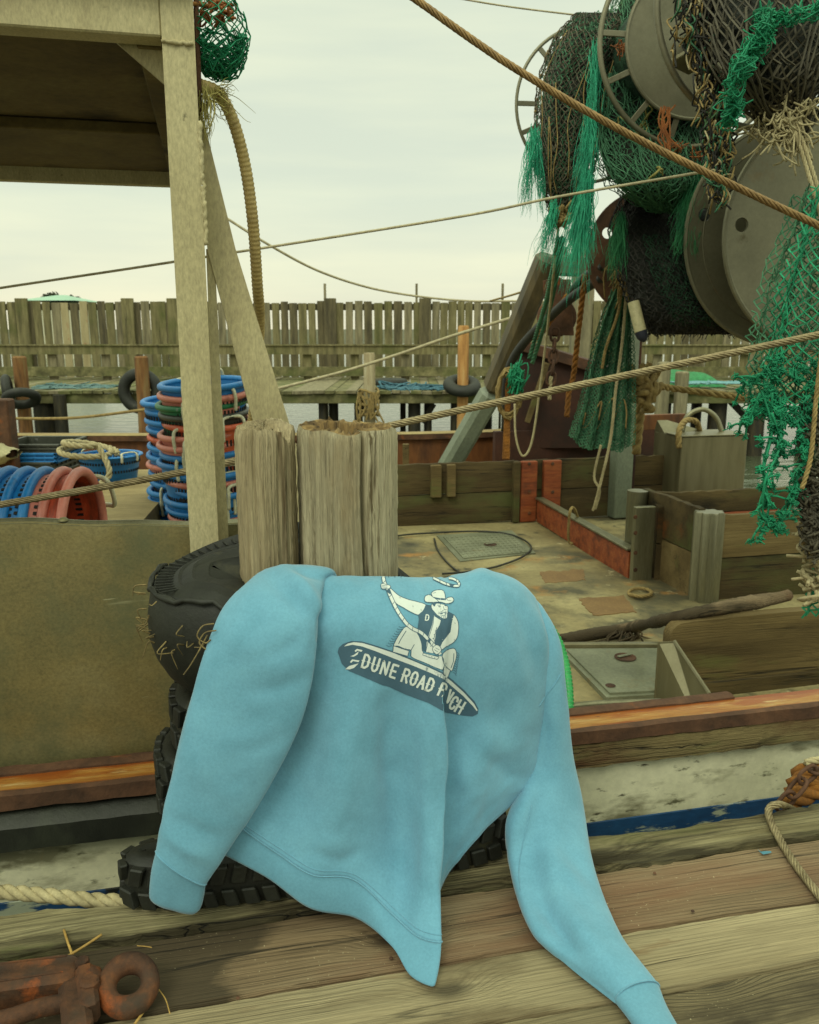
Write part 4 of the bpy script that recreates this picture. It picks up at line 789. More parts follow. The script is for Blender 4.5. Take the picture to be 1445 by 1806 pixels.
# rusty deck machinery behind the boom: steel box with a slanting lid
q = [PY(905, 606, 8.4), PY(1062, 652, 8.4), PY(1062, 790, 8.4), PY(880, 790, 8.4)]; m = mb(); V = q + [p + np.array((.3, .7, 0)) for p in q]
m.add(V, [(0, 1, 2, 3), (7, 6, 5, 4), (0, 4, 5, 1), (1, 5, 6, 2), (3, 7, 4, 0)]); m.build('winch_house', M['red_steel'], boat)
m = mb(); m.bar(PY(895, 602, 8.38), PY(1066, 653, 8.38), .1, .1); m.build('lid_edge', M['rust'], boat)
m = mb(); m.bar(PY(930, 745, 8.3), PY(965, 640, 8.3), .07, .05); m.build('strut', M['pen_light'], boat)
m = mb(); m.ubox(float(PY(880, 760, 8.2) @ U), float(PY(1205, 750, 8.2) @ U), 7.9, 7.98, -.45, HZ(1000, 758, 7.9)); m.build('inner_coaming', M['red_steel'], boat)
m = mb(); m.bar(PY(1130, 745, 8.0), PY(1205, 742, 8.2), .06, .14); m.build('rail_cap', M['orange_wall'], boat)
# boom: wood above, grey painted below; short yard arm at its head
bt_ = PY(968, 450, 7.1); bm_ = PY(868, 690, 7.5); bb = PY(792, 822, 7.72); bb = bm_ + (bb - bm_) * 1.9
m = mb(); m.bar(bm_, bt_, .2, .17, up=(1, 0, .3), bev=.04); m.build('boom', M['mast_wood'], boat)
m = mb(); m.bar(bb, bm_ + (bt_ - bm_) * .001, .205, .175, up=(1, 0, .3), bev=.04); m.build('boom_foot', M['mast_grey'], boat)
m = mb(); m.bar(bt_ + np.array((.02, .0, -.08)), PY(1075, 470, 6.9), .14, .16, bev=.02); m.build('yard_arm', M['mast_wood'], boat)
m = mb(); m.tube([bt_ + np.array((.1, 0, -.02)), bt_ + np.array((.1, 0, .06))], .05, 10); m.build('head_pin', M['rust'], boat)
m = mb(); m.tube(cr_path([PY(892, 760, 6.6), PY(902, 640, 6.5), PY(985, 545, 6.2), PY(1060, 490, 5.9)], 8), .035, 8); m.tube(cr_path([PY(1008, 515, 6.3), PY(1030, 490, 6.0), PY(1062, 470, 5.9)], 6), .03, 8); m.build('black_hose', M['black_hose'], boat, smooth=True)
# upright post behind the green net and deck post
m = mb(); a = PY(1082, 790, 7.45); b = PY(1113, 790, 7.45); c = (a + b) / 2; m.frame_box((c[0], 7.45, (DECK + 1.72) / 2), ((b[0] - a[0]) / 2, .02, 0), (-.02, .06, 0), (0, 0, (1.72 - DECK) / 2), .008); m.build('net_post', M['mast_grey'], boat)
m = mb(); a = PY(1115, 790, 7.5); m.frame_box((a[0], 7.5, (DECK + 1.4) / 2), (.025, 0, 0), (0, .05, 0), (0, 0, (1.4 - DECK) / 2), .004); m.build('rusty_upright', M['red_steel'], boat)
m = mb(); a = PY(1022, 620, 12.5); m.frame_box((a[0], 12.5, .5), (.13, 0, 0), (0, .13, 0), (0, 0, 2.0), .02); tag(m.build('mooring_pile', M['far_wood2']), 'tall pale square pile between the boom and the green net', 'mooring pile', 'mooring piles along the far dock')
m = mb(); a = PY(-2, 640, 6.0); m.frame_box((a[0], 6.0, .12), (.06, 0, 0), (0, .06, 0), (0, 0, .6), .01); m.build('side_post', M['rust'], boat)
m = mb(); a = PY(716, 800, 7.9); m.frame_box((a[0], 7.9, -.1), (.03, 0, 0), (0, .03, 0), (0, 0, .25), .004); m.build('short_stub', M['pen_light'], boat)

# ================================================================== PILINGS AND TYRES AT THE DOCK EDGE
PVV = 1.86
def piling(px0, px1, ytop, label, cracks, hollow, seed, mats):
    rg = np.random.RandomState(seed); a = PV(px0, 880, PVV); b = PV(px1, 880, PVV); c = (a + b) / 2; r0 = np.linalg.norm(b - a) / 2 * .97; zt = PV((px0 + px1) / 2, ytop, PVV)[2]
    cu, cv = uv(c); t_ = thing('dock_piling', label, 'piling', W(cu, cv, -2.2))
    K = 140; th = np.linspace(0, 2 * math.pi, K + 1)[:-1]; lump = sum(.02 * rg.randn() * np.cos(k * th + rg.rand() * 6) / k ** .4 for k in range(2, 9))
    ztop = zt + sum(.007 * rg.randn() * np.cos(k * th + rg.rand() * 6) / k ** .5 for k in range(1, 14)) * .35
    if hollow == 'torn': ztop = ztop - .035 * np.exp(-((th - 5.75) / .3) ** 2) - .01 * (np.cos(th * 21) > .3) * np.exp(-((th - 5.5) / .5) ** 2)
    ridge = np.convolve(rg.randn(K + 2), [.25, .5, .25], 'valid') * .0022
    zs = np.r_[-2.2, -.4, np.linspace(.3, 1, 46) * 1.0]; G = []
    for i, q in enumerate(zs):
        z = np.full(K, q) if q < .29 else .3 + (ztop - .3) * ((q - .3) / .7)
        rr = r0 * (1 + lump) * (1 + .05 * max(0, .6 - q))
        for (ca, wd, dp, dr) in cracks: rr = rr - dp * np.exp(-((th - ca - dr * math.sin(q * 7 + ca)) / wd) ** 2)
        rr = rr + ridge + .0008 * rg.randn(K)
        if q > .985: rr = rr - .004
        G.append(np.stack([U * x + N * y + ZZ * zz for x, y, zz in zip(cu + rr * np.cos(th), cv + rr * np.sin(th), z)]))
    m = mb(); m.grid(G, closed_v=True, flip=True); m.build('shaft', M[mats], t_, smooth=True)
    top = G[-1]; cc = np.array([*(cu * U + cv * N)[:2], 0]); inner = []
    for f, dz in ((1, 0), (.9, .001), (.62 if hollow is True else .6, -.004 if hollow is True else .004), (.55 if hollow is True else .3, -.09 if hollow is True else .006), (.05, -.13 if hollow is True else .006)):
        ring = []
        for k in range(K):
            p = top[k].copy(); o = np.array([*(cu * U + cv * N)[:2], p[2]]); wob = 1 + (.05 * math.sin(k * .31) + .04 * math.sin(k * .77)) * (f < .95); q = o + (p - o) * f * (wob if f < .95 else 1); q[2] += dz + (.004 * rg.randn() if f < .95 else 0); ring.append(q)
        inner.append(ring)
    m = mb(); m.grid(inner, closed_v=True); m.build('end_grain', M['rot'] if hollow is True else M[mats], t_, smooth=True)
piling(418, 523, 752, 'narrower left piling with a torn top edge, beside the hollow one', [(4.3, .05, .008, .1), (5.2, .07, .012, .12), (4.9, .025, .006, .05), (5.55, .05, .014, .1), (3.9, .03, .006, .08)], 'torn', 4, 'pile_brown')
piling(524, 700, 752, 'wide hollow piling with a deep crack down its face', [(4.93, .035, .055, .045), (4.2, .02, .008, .06), (4.55, .015, .006, .05), (5.35, .02, .008, .04), (3.7, .03, .008, .05), (1.9, .04, .06, .02)], True, 11, 'pile_wood')

def ring_tyre(uL, uR, vF, vB, z0, w_, depth, label, blocks, seed, lip=False, tilt=0.0):
    def W(u, v, z):
        if tilt:
            g = min(1, max(0, (v - vF) / (vB - vF))); s = u - uL; z += g * (.075 * math.sin(math.pi / 2 * min(1, max(0, s / .36))) - .7 * max(0, s - .42)) - (1 - g) * .55 * max(0, s - .13)
        return u * U + v * N + z * ZZ
    rg = random.Random(seed); uc, vc = (uL + uR) / 2, (vF + vB) / 2; a_, b_ = (uR - uL) / 2, (vB - vF) / 2; ex = 2.7
    t_ = thing('fender_tyre', label, 'tyre', W(uc, vc, z0), 'tyres stacked round the pilings')
    ph = np.linspace(0, 2 * math.pi, 121)[:-1]
    pc = [np.array((uc + a_ * np.sign(math.cos(p)) * abs(math.cos(p)) ** (2 / ex), vc + b_ * np.sign(math.sin(p)) * abs(math.sin(p)) ** (2 / ex))) for p in ph]
    pc = resample(np.array([[*q, 0] for q in pc + [pc[0]]]), .021)[:-1, :2]; n = len(pc)
    tg = np.roll(pc, -1, 0) - np.roll(pc, 1, 0); tg /= np.linalg.norm(tg, axis=1)[:, None]; nr = np.stack([tg[:, 1], -tg[:, 0]], 1)
    prof = [(-.012, .02), (-.002, .1), (.004, .5), (-.002, .9), (-.014, .985), (-.03, 1.0), (-.034, .985), (-.045, .992), (-.05, .978), (-.07, .98), (-.075, .962), (-.1, .95), (-.105, .93), (-depth, .86), (-depth + .01, .8), (-.03, .75), (-.02, .5), (-.03, .2), (-depth, .12), (-depth * .6, 0)]
    if lip: prof = [(-.10, .0), (-.05, .08), (-.022, .2), (0, .36), (.012, .52), (.013, .68), (.005, .86), (-.006, .93), (-.02, .9), (-.024, .87), (-.04, .905), (-.055, .93), (-.06, .915), (-.085, .945), (-.09, .93), (-.12, .93), (-.125, .905), (-depth, .86), (-depth + .01, .7), (-.03, .6), (-.02, .4), (-.03, .2), (-depth, .1)]
    wob = [1 + .03 * math.sin(i * .21 + seed) for i in range(n)]
    m = mb(); m.grid([[W(*(pc[i] + nr[i] * o * (1 if o < 0 else wob[i])), z0 + w_ * f) for o, f in prof] for i in range(n)], closed_u=True, closed_v=True); m.build('carcass', M['tire'], t_, smooth='auto')
    m = mb()
    if blocks:
        rows = ((.12, .44), (.56, .9)) if w_ < .15 else ((.06, .3), (.37, .63), (.7, .95))
        for r_i, (f0, f1) in enumerate(rows):
            for i in range(r_i % 2, n, 2):
                k = rg.uniform(.8, 1.1); c = pc[i] + nr[i] * .004; sk = .25 if r_i % 2 else -.25
                X = U * tg[i][0] + N * tg[i][1]; Y = U * nr[i][0] + N * nr[i][1]
                m.frame_box(W(*c, z0 + w_ * (f0 + f1) / 2), X * .0165 * k + ZZ * 0, Y * .009, ZZ * w_ * (f1 - f0) / 2 + X * sk * .02, .003)
    else:
        for i in range(n):
            if vF + .1 < pc[i][1]:
                X = U * tg[i][0] + N * tg[i][1]; m.frame_box(W(*(pc[i] - nr[i] * .03), z0 + w_ * .918), X * .0018, (U * nr[i][0] + N * nr[i][1]) * .024, ZZ * .0018)
    m.build('tread', M['tire'], t_)
    if lip:
        m = mb(); idx = [i for i in range(n) if pc[i][1] < vc + .12]; 
        sel = sorted(idx, key=lambda i: math.atan2(pc[i][0] - uc, -(pc[i][1] - vc)))
        P = [W(*(pc[i] + nr[i] * .004), z0 + w_ * .925 + .004 * math.sin(k * .9) + .003 * math.sin(k * 2.3)) for k, i in enumerate(sel)]
        m.tube(P, [.0062 + .0015 * math.sin(k * 1.7) for k in range(len(P))], 8); m.build('torn_edge', M['tire'], t_, smooth=True)
        m = mb()
        for k in range(30):
            i = rg.choice([j for j in idx if pc[j][0] < uc - .12]); p = W(*(pc[i] + nr[i] * .014), z0 + w_ * rg.choice([.55, .6, .62, .75, .9])); o = U * nr[i][0] + N * nr[i][1]
            P = cr_path([p, p + o * rg.uniform(.005, .03) + ZZ * rg.uniform(-.02, .01), p + o * rg.uniform(.0, .016) + ZZ * rg.uniform(-.05, .01) + U * rg.gauss(0, .012)], 5); m.tube(P, np.linspace(.0019, .0009, len(P)), 4)
        for px, py in ((348, 1100), (352, 1112)):
            pr = [PV(*q, 1.6) for q in ((px + 30, py), (px + 10, py + 4), (px, py + 22), (px + 14, py + 34), (px + 24, py + 28))]; m.tube(cr_path(pr, 5), .0015, 4)
        pr = [PV(*q, 1.6) for q in ((366, 1120), (350, 1150), (335, 1175), (324, 1190))]; m.tube(cr_path(pr, 5), .0014, 4)
        m.build('frayed_cord', M['cord'], t_)
uLb = -.228; ring_tyre(uLb, float(PV(878, 1490, 1.72) @ U), 1.612, 1.765, .008, .118, .07, 'bottom tyre with chunky tread blocks, lying on the dock edge under the sweatshirt', True, 1)
ring_tyre(float(PV(284, 1420, 1.80) @ U), float(PV(800, 1420, 1.8) @ U), 1.69, 2.05, .128, .15, .13, 'second tyre up in the stack, just above the bottom one', True, 2)
ring_tyre(float(PV(308, 1280, 1.80) @ U), float(PV(820, 1280, 1.8) @ U), 1.69, 2.05, .279, .13, .13, 'third tyre up, narrow and angular, under the torn top tyre', True, 3)
ring_tyre(float(PV(270, 1100, 1.80) @ U), float(PV(850, 1130, 1.8) @ U), 1.645, 2.06, .41, .272, .19, 'torn top tyre with frayed cords, under the sweatshirt shoulder', False, 5, lip=True, tilt=.24)

# ================================================================== ROPES AND CABLES
def rope_thing(name, pts, r, mat, label, cat, strands=3, pitch=None, n=10, k=6, group=None):
    m = mb(); twisted(m, pts, r, strands, pitch, k=k, n=n); return tag(m.build(name, M[mat], smooth=True), label, cat, group)
def line_thing(name, pts, r, mat, label, cat, n=10, group=None):
    m = mb(); m.tube(cr_path(pts, n), r, 6); return tag(m.build(name, M[mat], smooth=True), label, cat, group)
rope_thing('wire_cable', [PT(700, -25, 2.3), PT(735, 0, 2.3), PT(900, 115, 2.3), PT(1100, 232, 2.3), PT(1300, 330, 2.3), PT(1470, 410, 2.3)], .0105, 'cable_brown', 'thick brown wire cable slanting down across the top right', 'cable', 6, .11)
rope_thing('wire_cable', [PT(-40, 897, 2.75), PT(0, 890, 2.75), PT(325, 832, 2.72), PT(700, 748, 2.68), PT(900, 705, 2.66), PT(1180, 646, 2.62), PT(1445, 590, 2.6), PT(1480, 582, 2.6)], .0118, 'cable', 'thick pale wire cable stretched low across the boat behind the pilings', 'cable', 6, .11)
line_thing('stay_line', [PT(-30, 514, 3.9), PT(0, 508, 3.9), PT(305, 462, 3.85), PT(800, 384, 3.75), PT(985, 347, 3.7), PT(1270, 298, 3.6)], .0058, 'cable_dark', 'thin stay line rising gently across the sky from left to the reels', 'line')
line_thing('stay_line', [PT(400, 385, 8), PT(475, 432, 8.2), PT(560, 477, 8.6), PT(650, 507, 9), PT(740, 523, 9.2), PT(830, 531, 9.3), PT(905, 531, 9.3), PT(975, 532, 9.3)], .013, 'cable_dark', 'slack line sagging down to just above the fence top', 'line')
line_thing('stay_line', [PT(865, 531, 9.3), PT(920, 515, 8.6), PT(985, 490, 7.6)], .011, 'rope_tan', 'short knotted line rising from the sagging line to the boom', 'line')
line_thing('stay_line', [PT(480, 688, 9.2), PT(600, 657, 9), PT(700, 626, 8.8), PT(800, 592, 8.5), PT(905, 560, 8.3)], .018, 'cable_dark', 'taut line slanting in front of the fence to the boom', 'line')
line_thing('stay_line', [PT(790, -6, 4.5), PT(900, 12, 4.5), PT(1045, 30, 4.5)], .0045, 'cable_dark', 'thin line at the top edge running to the netting', 'line')
line_thing('stay_line', [PT(-20, 739, 8), PT(10, 738, 8), PT(130, 737, 7.6), PT(260, 722, 7)], .014, 'rope_tan', 'slack tan rope strung low in front of the far dock at left', 'rope')
rope_thing('mooring_rope', [PV(-40, 1566, 1.80), PV(0, 1572, 1.79), PV(90, 1580, 1.75), PV(170, 1588, 1.73), PV(236, 1590, 1.71)], .0165, 'rope_white', 'thick pale twisted rope running to the bottom tyre at lower left', 'rope', 3, .1, k=10)
rope_thing('wire_rope', [PV(1400, 1428, 1.78), PZ(1376, 1419, .03), PZ(1358, 1424, .026), PZ(1358, 1445, .016), PZ(1385, 1497, .012), PZ(1418, 1545, .012), PZ(1470, 1610, .012)], .0095, 'cable', 'grey wire rope bent over the dock edge at lower right', 'cable', 6, .09)
# ochre rope bundle, chain and pale rope end at right edge
m = mb(); wr = random.Random(5)
for k, (y, v) in enumerate(((1405, 1.80), (1388, 1.82), (1372, 1.84), (1398, 1.88), (1360, 1.86))):
    twisted(m, [PV(1384 + 6 * k, y + 16, v), PV(1415, y + 2, v), PV(1480, y - 22, v)], .024, 3, .14, k=8)
tag(m.build('rope_bundle', M['rope_orange'], smooth=True), 'bundle of thick ochre rope behind the chain at the right edge', 'rope')
def chain(pts, L, r, mat, label, flat=.62):
    m = mb(); P = resample(cr_path(pts, 10), L * .74); T, A, B = frames(P)
    for i in range(len(P)):
        s = A[i] if i % 2 else B[i]; k = 18
        ring = [P[i] + T[i] * L / 2 * math.copysign(abs(math.cos(a)) ** .7, math.cos(a)) + s * L * flat / 2 * math.copysign(abs(math.sin(a)) ** .7, math.sin(a)) for a in np.linspace(0, 2 * math.pi, k + 1)]
        m.tube(ring, r, 6, caps=False)
    return tag(m.build('chain', M[mat], smooth=True), label, 'chain')
chain([PV(1386, 1414, 1.76), PV(1410, 1385, 1.76), PV(1432, 1362, 1.77), PV(1470, 1362, 1.78)], .062, .0055, 'rust', 'rusty chain links over the ochre rope at the right edge')
rope_thing('rope_end', [PV(1420, 1346, 1.85), PV(1440, 1341, 1.85), PV(1475, 1338, 1.86)], .011, 'rope_white', 'pale wire rope end above the ochre rope bundle', 'rope')
line_thing('deck_cable', [PZ(*q, DECK + .03) for q in ((640, 962), (695, 946), (760, 940), (850, 937), (905, 944), (936, 962), (925, 980), (880, 998), (830, 1008), (780, 1012))], .0075, 'black_hose', 'black cable looped over the far deck hatch', 'cable')
line_thing('deck_cable', [PZ(*q, DECK + .02) for q in ((766, 950), (772, 970), (790, 993), (812, 1010), (830, 1016))], .0075, 'black_hose', 'short black cable lying left of the far deck hatch', 'cable')
m = mb(); P = resample(cr_path([PY(970, 1105, 2.75), PY(988, 1140, 2.7), PY(1000, 1190, 2.62), PY(1004, 1250, 2.52), PY(1003, 1300, 2.48)], 8), .0035); m.tube(P, [.0165 if (i // 2) % 2 else .0135 for i in range(len(P))], 14)
tag(m.build('green_hose', M['green_hose'], smooth=True), 'bright green corrugated hose peeking out beside the sweatshirt', 'hose')
m = mb(); P = resample(cr_path([PV(352, 150, gv + .03), PV(385, 165, gv + .06), PV(412, 215, gv + .09), PV(434, 300, gv + .12), PV(447, 400, gv + .15), PV(454, 500, gv + .2), PV(458, 570, gv + .28), PV(452, 680, gv + .42), PV(444, 755, gv + .5), PV(440, 830, gv + .55)], 10), .0028); m.tube(P, [.0146 + .0009 * math.sin(i * math.pi / 2 + .4) for i in range(len(P))], 16)
tag(m.build('bilge_hose', M['hose'], smooth=True), 'tan corrugated hose arching down beside the diagonal brace', 'hose')
# driftwood and coil on deck
m = mb(); dr = np.random.RandomState(4); P = resample(cr_path([PZ(978, 1130, DECK + .03), PZ(1110, 1107, DECK + .06), PV(1170, 1094, 3.4), PV(1240, 1078, 3.3), PV(1330, 1062, 3.36), PV(1392, 1050, 3.42)], 8), .02); P = P + dr.randn(*P.shape) * .0012
m.tube(P, .027 + .02 * np.convolve(dr.randn(len(P)), np.hanning(25) / 12.5, 'same') + .008 * np.linspace(-1, 1, len(P)), 7)
for k in range(26):
    q = PZ(1085 + dr.rand() * 45, 1115 - dr.rand() * 8, DECK + .05); m.tube(cr_path([q, q + np.array((dr.randn() * .03 - .02, -.03, -.02)), q + np.array((dr.randn() * .05 - .05, -.05, -.05))], 4), .005, 4)
tag(m.build('driftwood', M['plank_red'], smooth=True), 'long splintered stick of driftwood lying across the deck', 'driftwood')
rope_thing('rope_coil', [PZ(1130 + 22 * math.cos(a) * (1 - .02 * a), 1045 + 8 * math.sin(a) * (1 - .02 * a), DECK + .025 + .008 * (a / 6)) for a in np.linspace(.5, 9, 22)], .012, 'rope_tan', 'small coil of tan rope by the foot of the stanchion', 'rope', n=3)
rope_thing('rope_tie', [PZ(1010, 960, DECK + .03), PV(1003, 950, uv(q0)[1] - .9), PV(1005, 905, uv(q0)[1] - .95), PV(1012, 896, uv(q0)[1] - .9), PV(1020, 915, uv(q0)[1] - .8)], .012, 'rope_tan', 'tan rope looped over the red divider board', 'rope', n=6)

# ================================================================== BASKETS
def basket(matn, inner=None):
    root = bpy.data.objects.new('fish_basket', None); COL.objects.link(root); root['category'] = 'basket'; root.empty_display_size = .1
    RT, RB, H = .235, .19, .36; k = 40
    m = mb(); m.lathe([(0, 0), (RB, 0), (RB + .004, .01), (RT - .006, H - .02), (RT, H - .02), (RT - .012, H - .0), (RT - .016, H - .02), (RB - .006, .012), (0, .012)], (0, 0, 0), k=k); m.cur = 1
    for zr in (H - .085, H - .2):
        rr = RB + (RT - RB) * zr / H + .002
        for q in range(60):
            a = 2 * math.pi * q / 60; e = np.array((math.cos(a), math.sin(a), 0)); tt = np.array((-math.sin(a), math.cos(a), 0)); m.frame_box(e * rr + ZZ * zr, tt * .005, e * .002, ZZ * .017)
            m.frame_box(e * (rr - .0135) + ZZ * zr, tt * .005, e * .002, ZZ * .017)
    m.build('body', [M[inner or matn], M['slot_shade']], root, smooth='auto')
    m = mb(); P = [np.array((RT * math.cos(a), RT * math.sin(a), H)) for a in np.linspace(0, 2 * math.pi, 57)]; m.tube(P, .0175, 10, caps=False); m.build('rim', M[matn], root, smooth=True)
    for a in (-1.0, 2.14):
        e = lambda s, r, z: np.array((r * math.cos(a + s), r * math.sin(a + s), z)); m = mb()
        m.tube(cr_path([e(-.28, RT + .016, H - .07), e(-.28, RT + .02, H + .01), e(-.22, RT - .0, H + .055), e(.22, RT - .0, H + .055), e(.28, RT + .02, H + .01), e(.28, RT + .016, H - .07)], 6), .0095, 8); m.build('handle', M['handle'], root, smooth=True)
    return root
protos = {k: basket(k) for k in ('blue', 'pink', 'greenp', 'greyp', 'coral')}; protos['stain'] = basket('pink', 'stain')
cname = {'blue': 'blue', 'pink': 'pink', 'greenp': 'green', 'greyp': 'dark grey', 'coral': 'coral red', 'stain': 'pink'}
used = set(); bk = random.Random(2)
def put(kind, loc, rot, label, group):
    o = protos[kind] if kind not in used else copy_tree(protos[kind]); used.add(kind)
    o.location = [float(x) for x in loc]; o.rotation_euler = rot; o['label'] = label; o['group'] = group; o['category'] = 'basket'; return o
words = ['topmost', 'second', 'third', 'fourth', 'fifth', 'sixth', 'seventh', 'eighth', 'ninth', 'tenth', 'eleventh', 'twelfth', 'thirteenth', 'fourteenth', 'fifteenth', 'sixteenth', 'seventeenth', 'eighteenth', 'nineteenth', 'twentieth']
def stack(cols, c, sp, what, group, lean=0.0):
    ztop = c[2]; la = np.array((0, -math.sin(lean), math.cos(lean)))
    for i, k in enumerate(cols):
        a = bk.uniform(-.5, .5) if i else -.25
        put(k, np.asarray(c) - la * (.36 + sp * i) + np.array((bk.gauss(0, .006), 0, 0)), (lean + bk.gauss(0, .012), bk.gauss(0, .012), a - .25), f'{cname[k]} fish basket, {words[i]} from the top of {what}' if i else f'{cname[k]} fish basket on top of {what}', group)
cf = PT(359, 677, 4.7); stack(['blue', 'pink', 'greenp', 'greyp', 'coral', 'pink', 'pink', 'blue', 'blue', 'blue', 'pink', 'blue', 'blue', 'blue', 'pink', 'blue', 'blue', 'blue', 'blue'][:int((cf[2] + .45 - .36) / .053) + 1], cf, .053, 'the tall front stack', 'fish baskets in the tall front stack', R(5))
cb = PT(326, 706, 5.25); stack(['blue', 'blue', 'blue', 'blue', 'coral', 'blue', 'blue', 'pink', 'blue', 'blue', 'blue', 'blue', 'blue', 'blue', 'blue', 'blue'][:int((cb[2] + .45 - .36) / .055) + 1], cb, .055, 'the half hidden rear stack', 'fish baskets in the rear stack', R(4))
cl = PT(143, 935, 3.2); HCz = HC
for i, (k, wd) in enumerate((('stain', 'pink fish basket lying with its stained red mouth open to the right'), ('pink', 'pink fish basket nested second in the row lying on its side'), ('blue', 'blue fish basket nested behind the two pink ones lying on its side'), ('blue', 'blue fish basket fourth from the open mouth, lying on its side'), ('blue', 'blue fish basket fifth from the open mouth, at the left edge'), ('blue', 'blue fish basket last in the lying row, cut by the left edge'))):
    Rr = .235; mo = np.array((cl[0] - .36 * 0 - i * .07, cl[1] + i * .005, cl[2]))
    mo[2] = HCz + .258
    loc = mo - np.array((.36, 0, 0)); put(k, loc, (bk.uniform(1.0, 1.5) * 0, math.pi / 2, .06), wd, 'fish baskets lying nested on their side')
    o = SC.objects
for o in list(COL.objects):
    if o.get('group') == 'fish baskets lying nested on their side': o.scale = (1.1, 1.1, 1.0)
pb = PZ(205, 842, HC); put('blue', (pb[0], pb[1] - .1, HC + .0), (0, .0, .4), 'blue fish basket holding coiled rope, behind the lying pink ones', 'fish baskets standing alone').scale = (.9, .9, .5)
rope_thing('coiled_rope', [np.array((pb[0] - .1 + .2 * math.cos(a) * (1 - .03 * a), pb[1] - .24 + .16 * math.sin(a), HC + .20 + .03 * math.sin(a * .8) + .006 * a)) for a in np.linspace(0, 12, 34)] + [np.array((pb[0] + .1, pb[1] - .40, HC + .1)), np.array((pb[0] + .02, pb[1] - .46, HC + .025)), np.array((pb[0] - .15, pb[1] - .5, HC + .022))], .021, 'rope_white', 'coil of thick pale rope heaped on the blue basket', 'rope', n=4)
# black crates and sack
def crate(c, w_, d_, h_, mat, label):
    t_ = thing('stacking_crate', label, 'crate', c, 'black crates stacked at the left'); m = mb()
    for sx, sy in ((1, 0), (-1, 0), (0, 1), (0, -1)):
        X = np.array((1., 0, 0)); Y = np.array((0, 1., 0)); n_ = X * sx + Y * sy; tt = X * abs(sy) + Y * abs(sx); hw = w_ / 2 if sx else d_ / 2; hl = d_ / 2 if sx else w_ / 2
        m.frame_box(np.asarray(c) + n_ * (hw - .01) + ZZ * h_ / 2, tt * hl, n_ * .008, ZZ * h_ / 2)
        for zz in (.0, .5, .97): m.frame_box(np.asarray(c) + n_ * hw + ZZ * (h_ * zz + .008), tt * (hl + .012), n_ * .012, ZZ * .009, .004)
        for q in range(7): m.frame_box(np.asarray(c) + n_ * hw + tt * hl * (q / 3 - 1) * .98 + ZZ * h_ / 2, tt * .006, n_ * .009, ZZ * h_ / 2)
    m.frame_box(np.asarray(c) + ZZ * .006, np.array((w_ / 2, 0, 0)), np.array((0, d_ / 2, 0)), ZZ * .006); m.build('shell', mat, t_)
c0 = PZ(72, 826, HC); crate((c0[0] + .03, c0[1] - .1, HC + .001), .42, .5, .085, M['greyp'], 'dark grey crate at the bottom of the low stack at left'); crate((c0[0] + .04, c0[1] - .08, HC + .09), .44, .5, .06, M['blue'], 'blue crate in the middle of the low stack at left'); crate((c0[0] + .06, c0[1] - .06, HC + .155), .46, .5, .055, M['greyp'], 'dark grey crate on top of the low stack at left')
m = mb(); sk = np.random.RandomState(3); p = PZ(20, 828, HC); p[1] -= .5; G = []
p = p + np.array((.06, 0, 0))
for i in range(13):
    a = i / 12; G.append([p + np.array(((a - .5) * .4, .1 * math.sin(b), .0)) + ZZ * (.19 + (.085 * math.sin(math.pi * max(.03, min(.97, a))) ** .5) * math.cos(b)) + sk.randn(3) * .008 + np.array((0, .09 * math.sin(math.pi * a) ** .5 * math.sin(b), 0)) for b in np.linspace(0, 2 * math.pi, 17)[:-1]])
for r_ in G:
    for q in r_: q[2] = max(q[2], HC + .002)
m.grid(G, closed_v=True); tag(m.build('sack', M['bag'], smooth=True), 'crumpled pale sack beside the dark crates at the left edge', 'sack')

# stainless box behind the pen wall
bx0 = PV(1203, 773, 6.62); bx1 = PV(1320, 765, 6.62); t_ = thing('metal_box', 'brushed metal box with a hoop handle behind the pen boards', 'box', W(float(bx0 @ U), 6.62, DECK))
u0, u1 = float(bx0 @ U), float(bx1 @ U); zt = (bx0[2] + bx1[2]) / 2 + .01
m = mb(); m.ubox(u0, u1, 6.62, 7.1, DECK, zt - .012, .006); m.build('body', M['stainless'], t_)
m = mb(); m.ubox(u0 - .006, u1 + .006, 6.612, 6.9, zt - .01, zt, .003); m.build('lid', M['stainless'], t_)
m = mb(); A_ = W(u0, 6.93, zt); m.add([W(u0, 6.92, zt - .01), W(u0 + .42, 6.92, zt - .01), W(u0 + .1, 7.06, zt + .09), W(u0, 7.06, zt + .09), W(u0, 7.1, zt - .01), W(u0 + .42, 7.1, zt - .01)], [(0, 1, 2, 3), (2, 1, 5), (3, 2, 5, 4), (0, 3, 4), (0, 4, 5, 1)]); m.build('raised_lid', M['stainless'], t_)
m = mb(); P = cr_path([PV(1203, 762, 6.9), PV(1212, 735, 6.9), PV(1238, 722, 6.88), PV(1262, 735, 6.85), PV(1275, 766, 6.82)], 8); m.tube(P, .022, 10); m.build('hoop_handle', M['alu'], t_, smooth=True)
rope_thing('rope_end', [PV(1197, 790, 6.58), PV(1198, 760, 6.6), PV(1210, 742, 6.75), PV(1228, 744, 6.85), PV(1234, 760, 6.95)], .028, 'rope_tan', 'short tan rope draped over the metal box', 'rope', n=6)

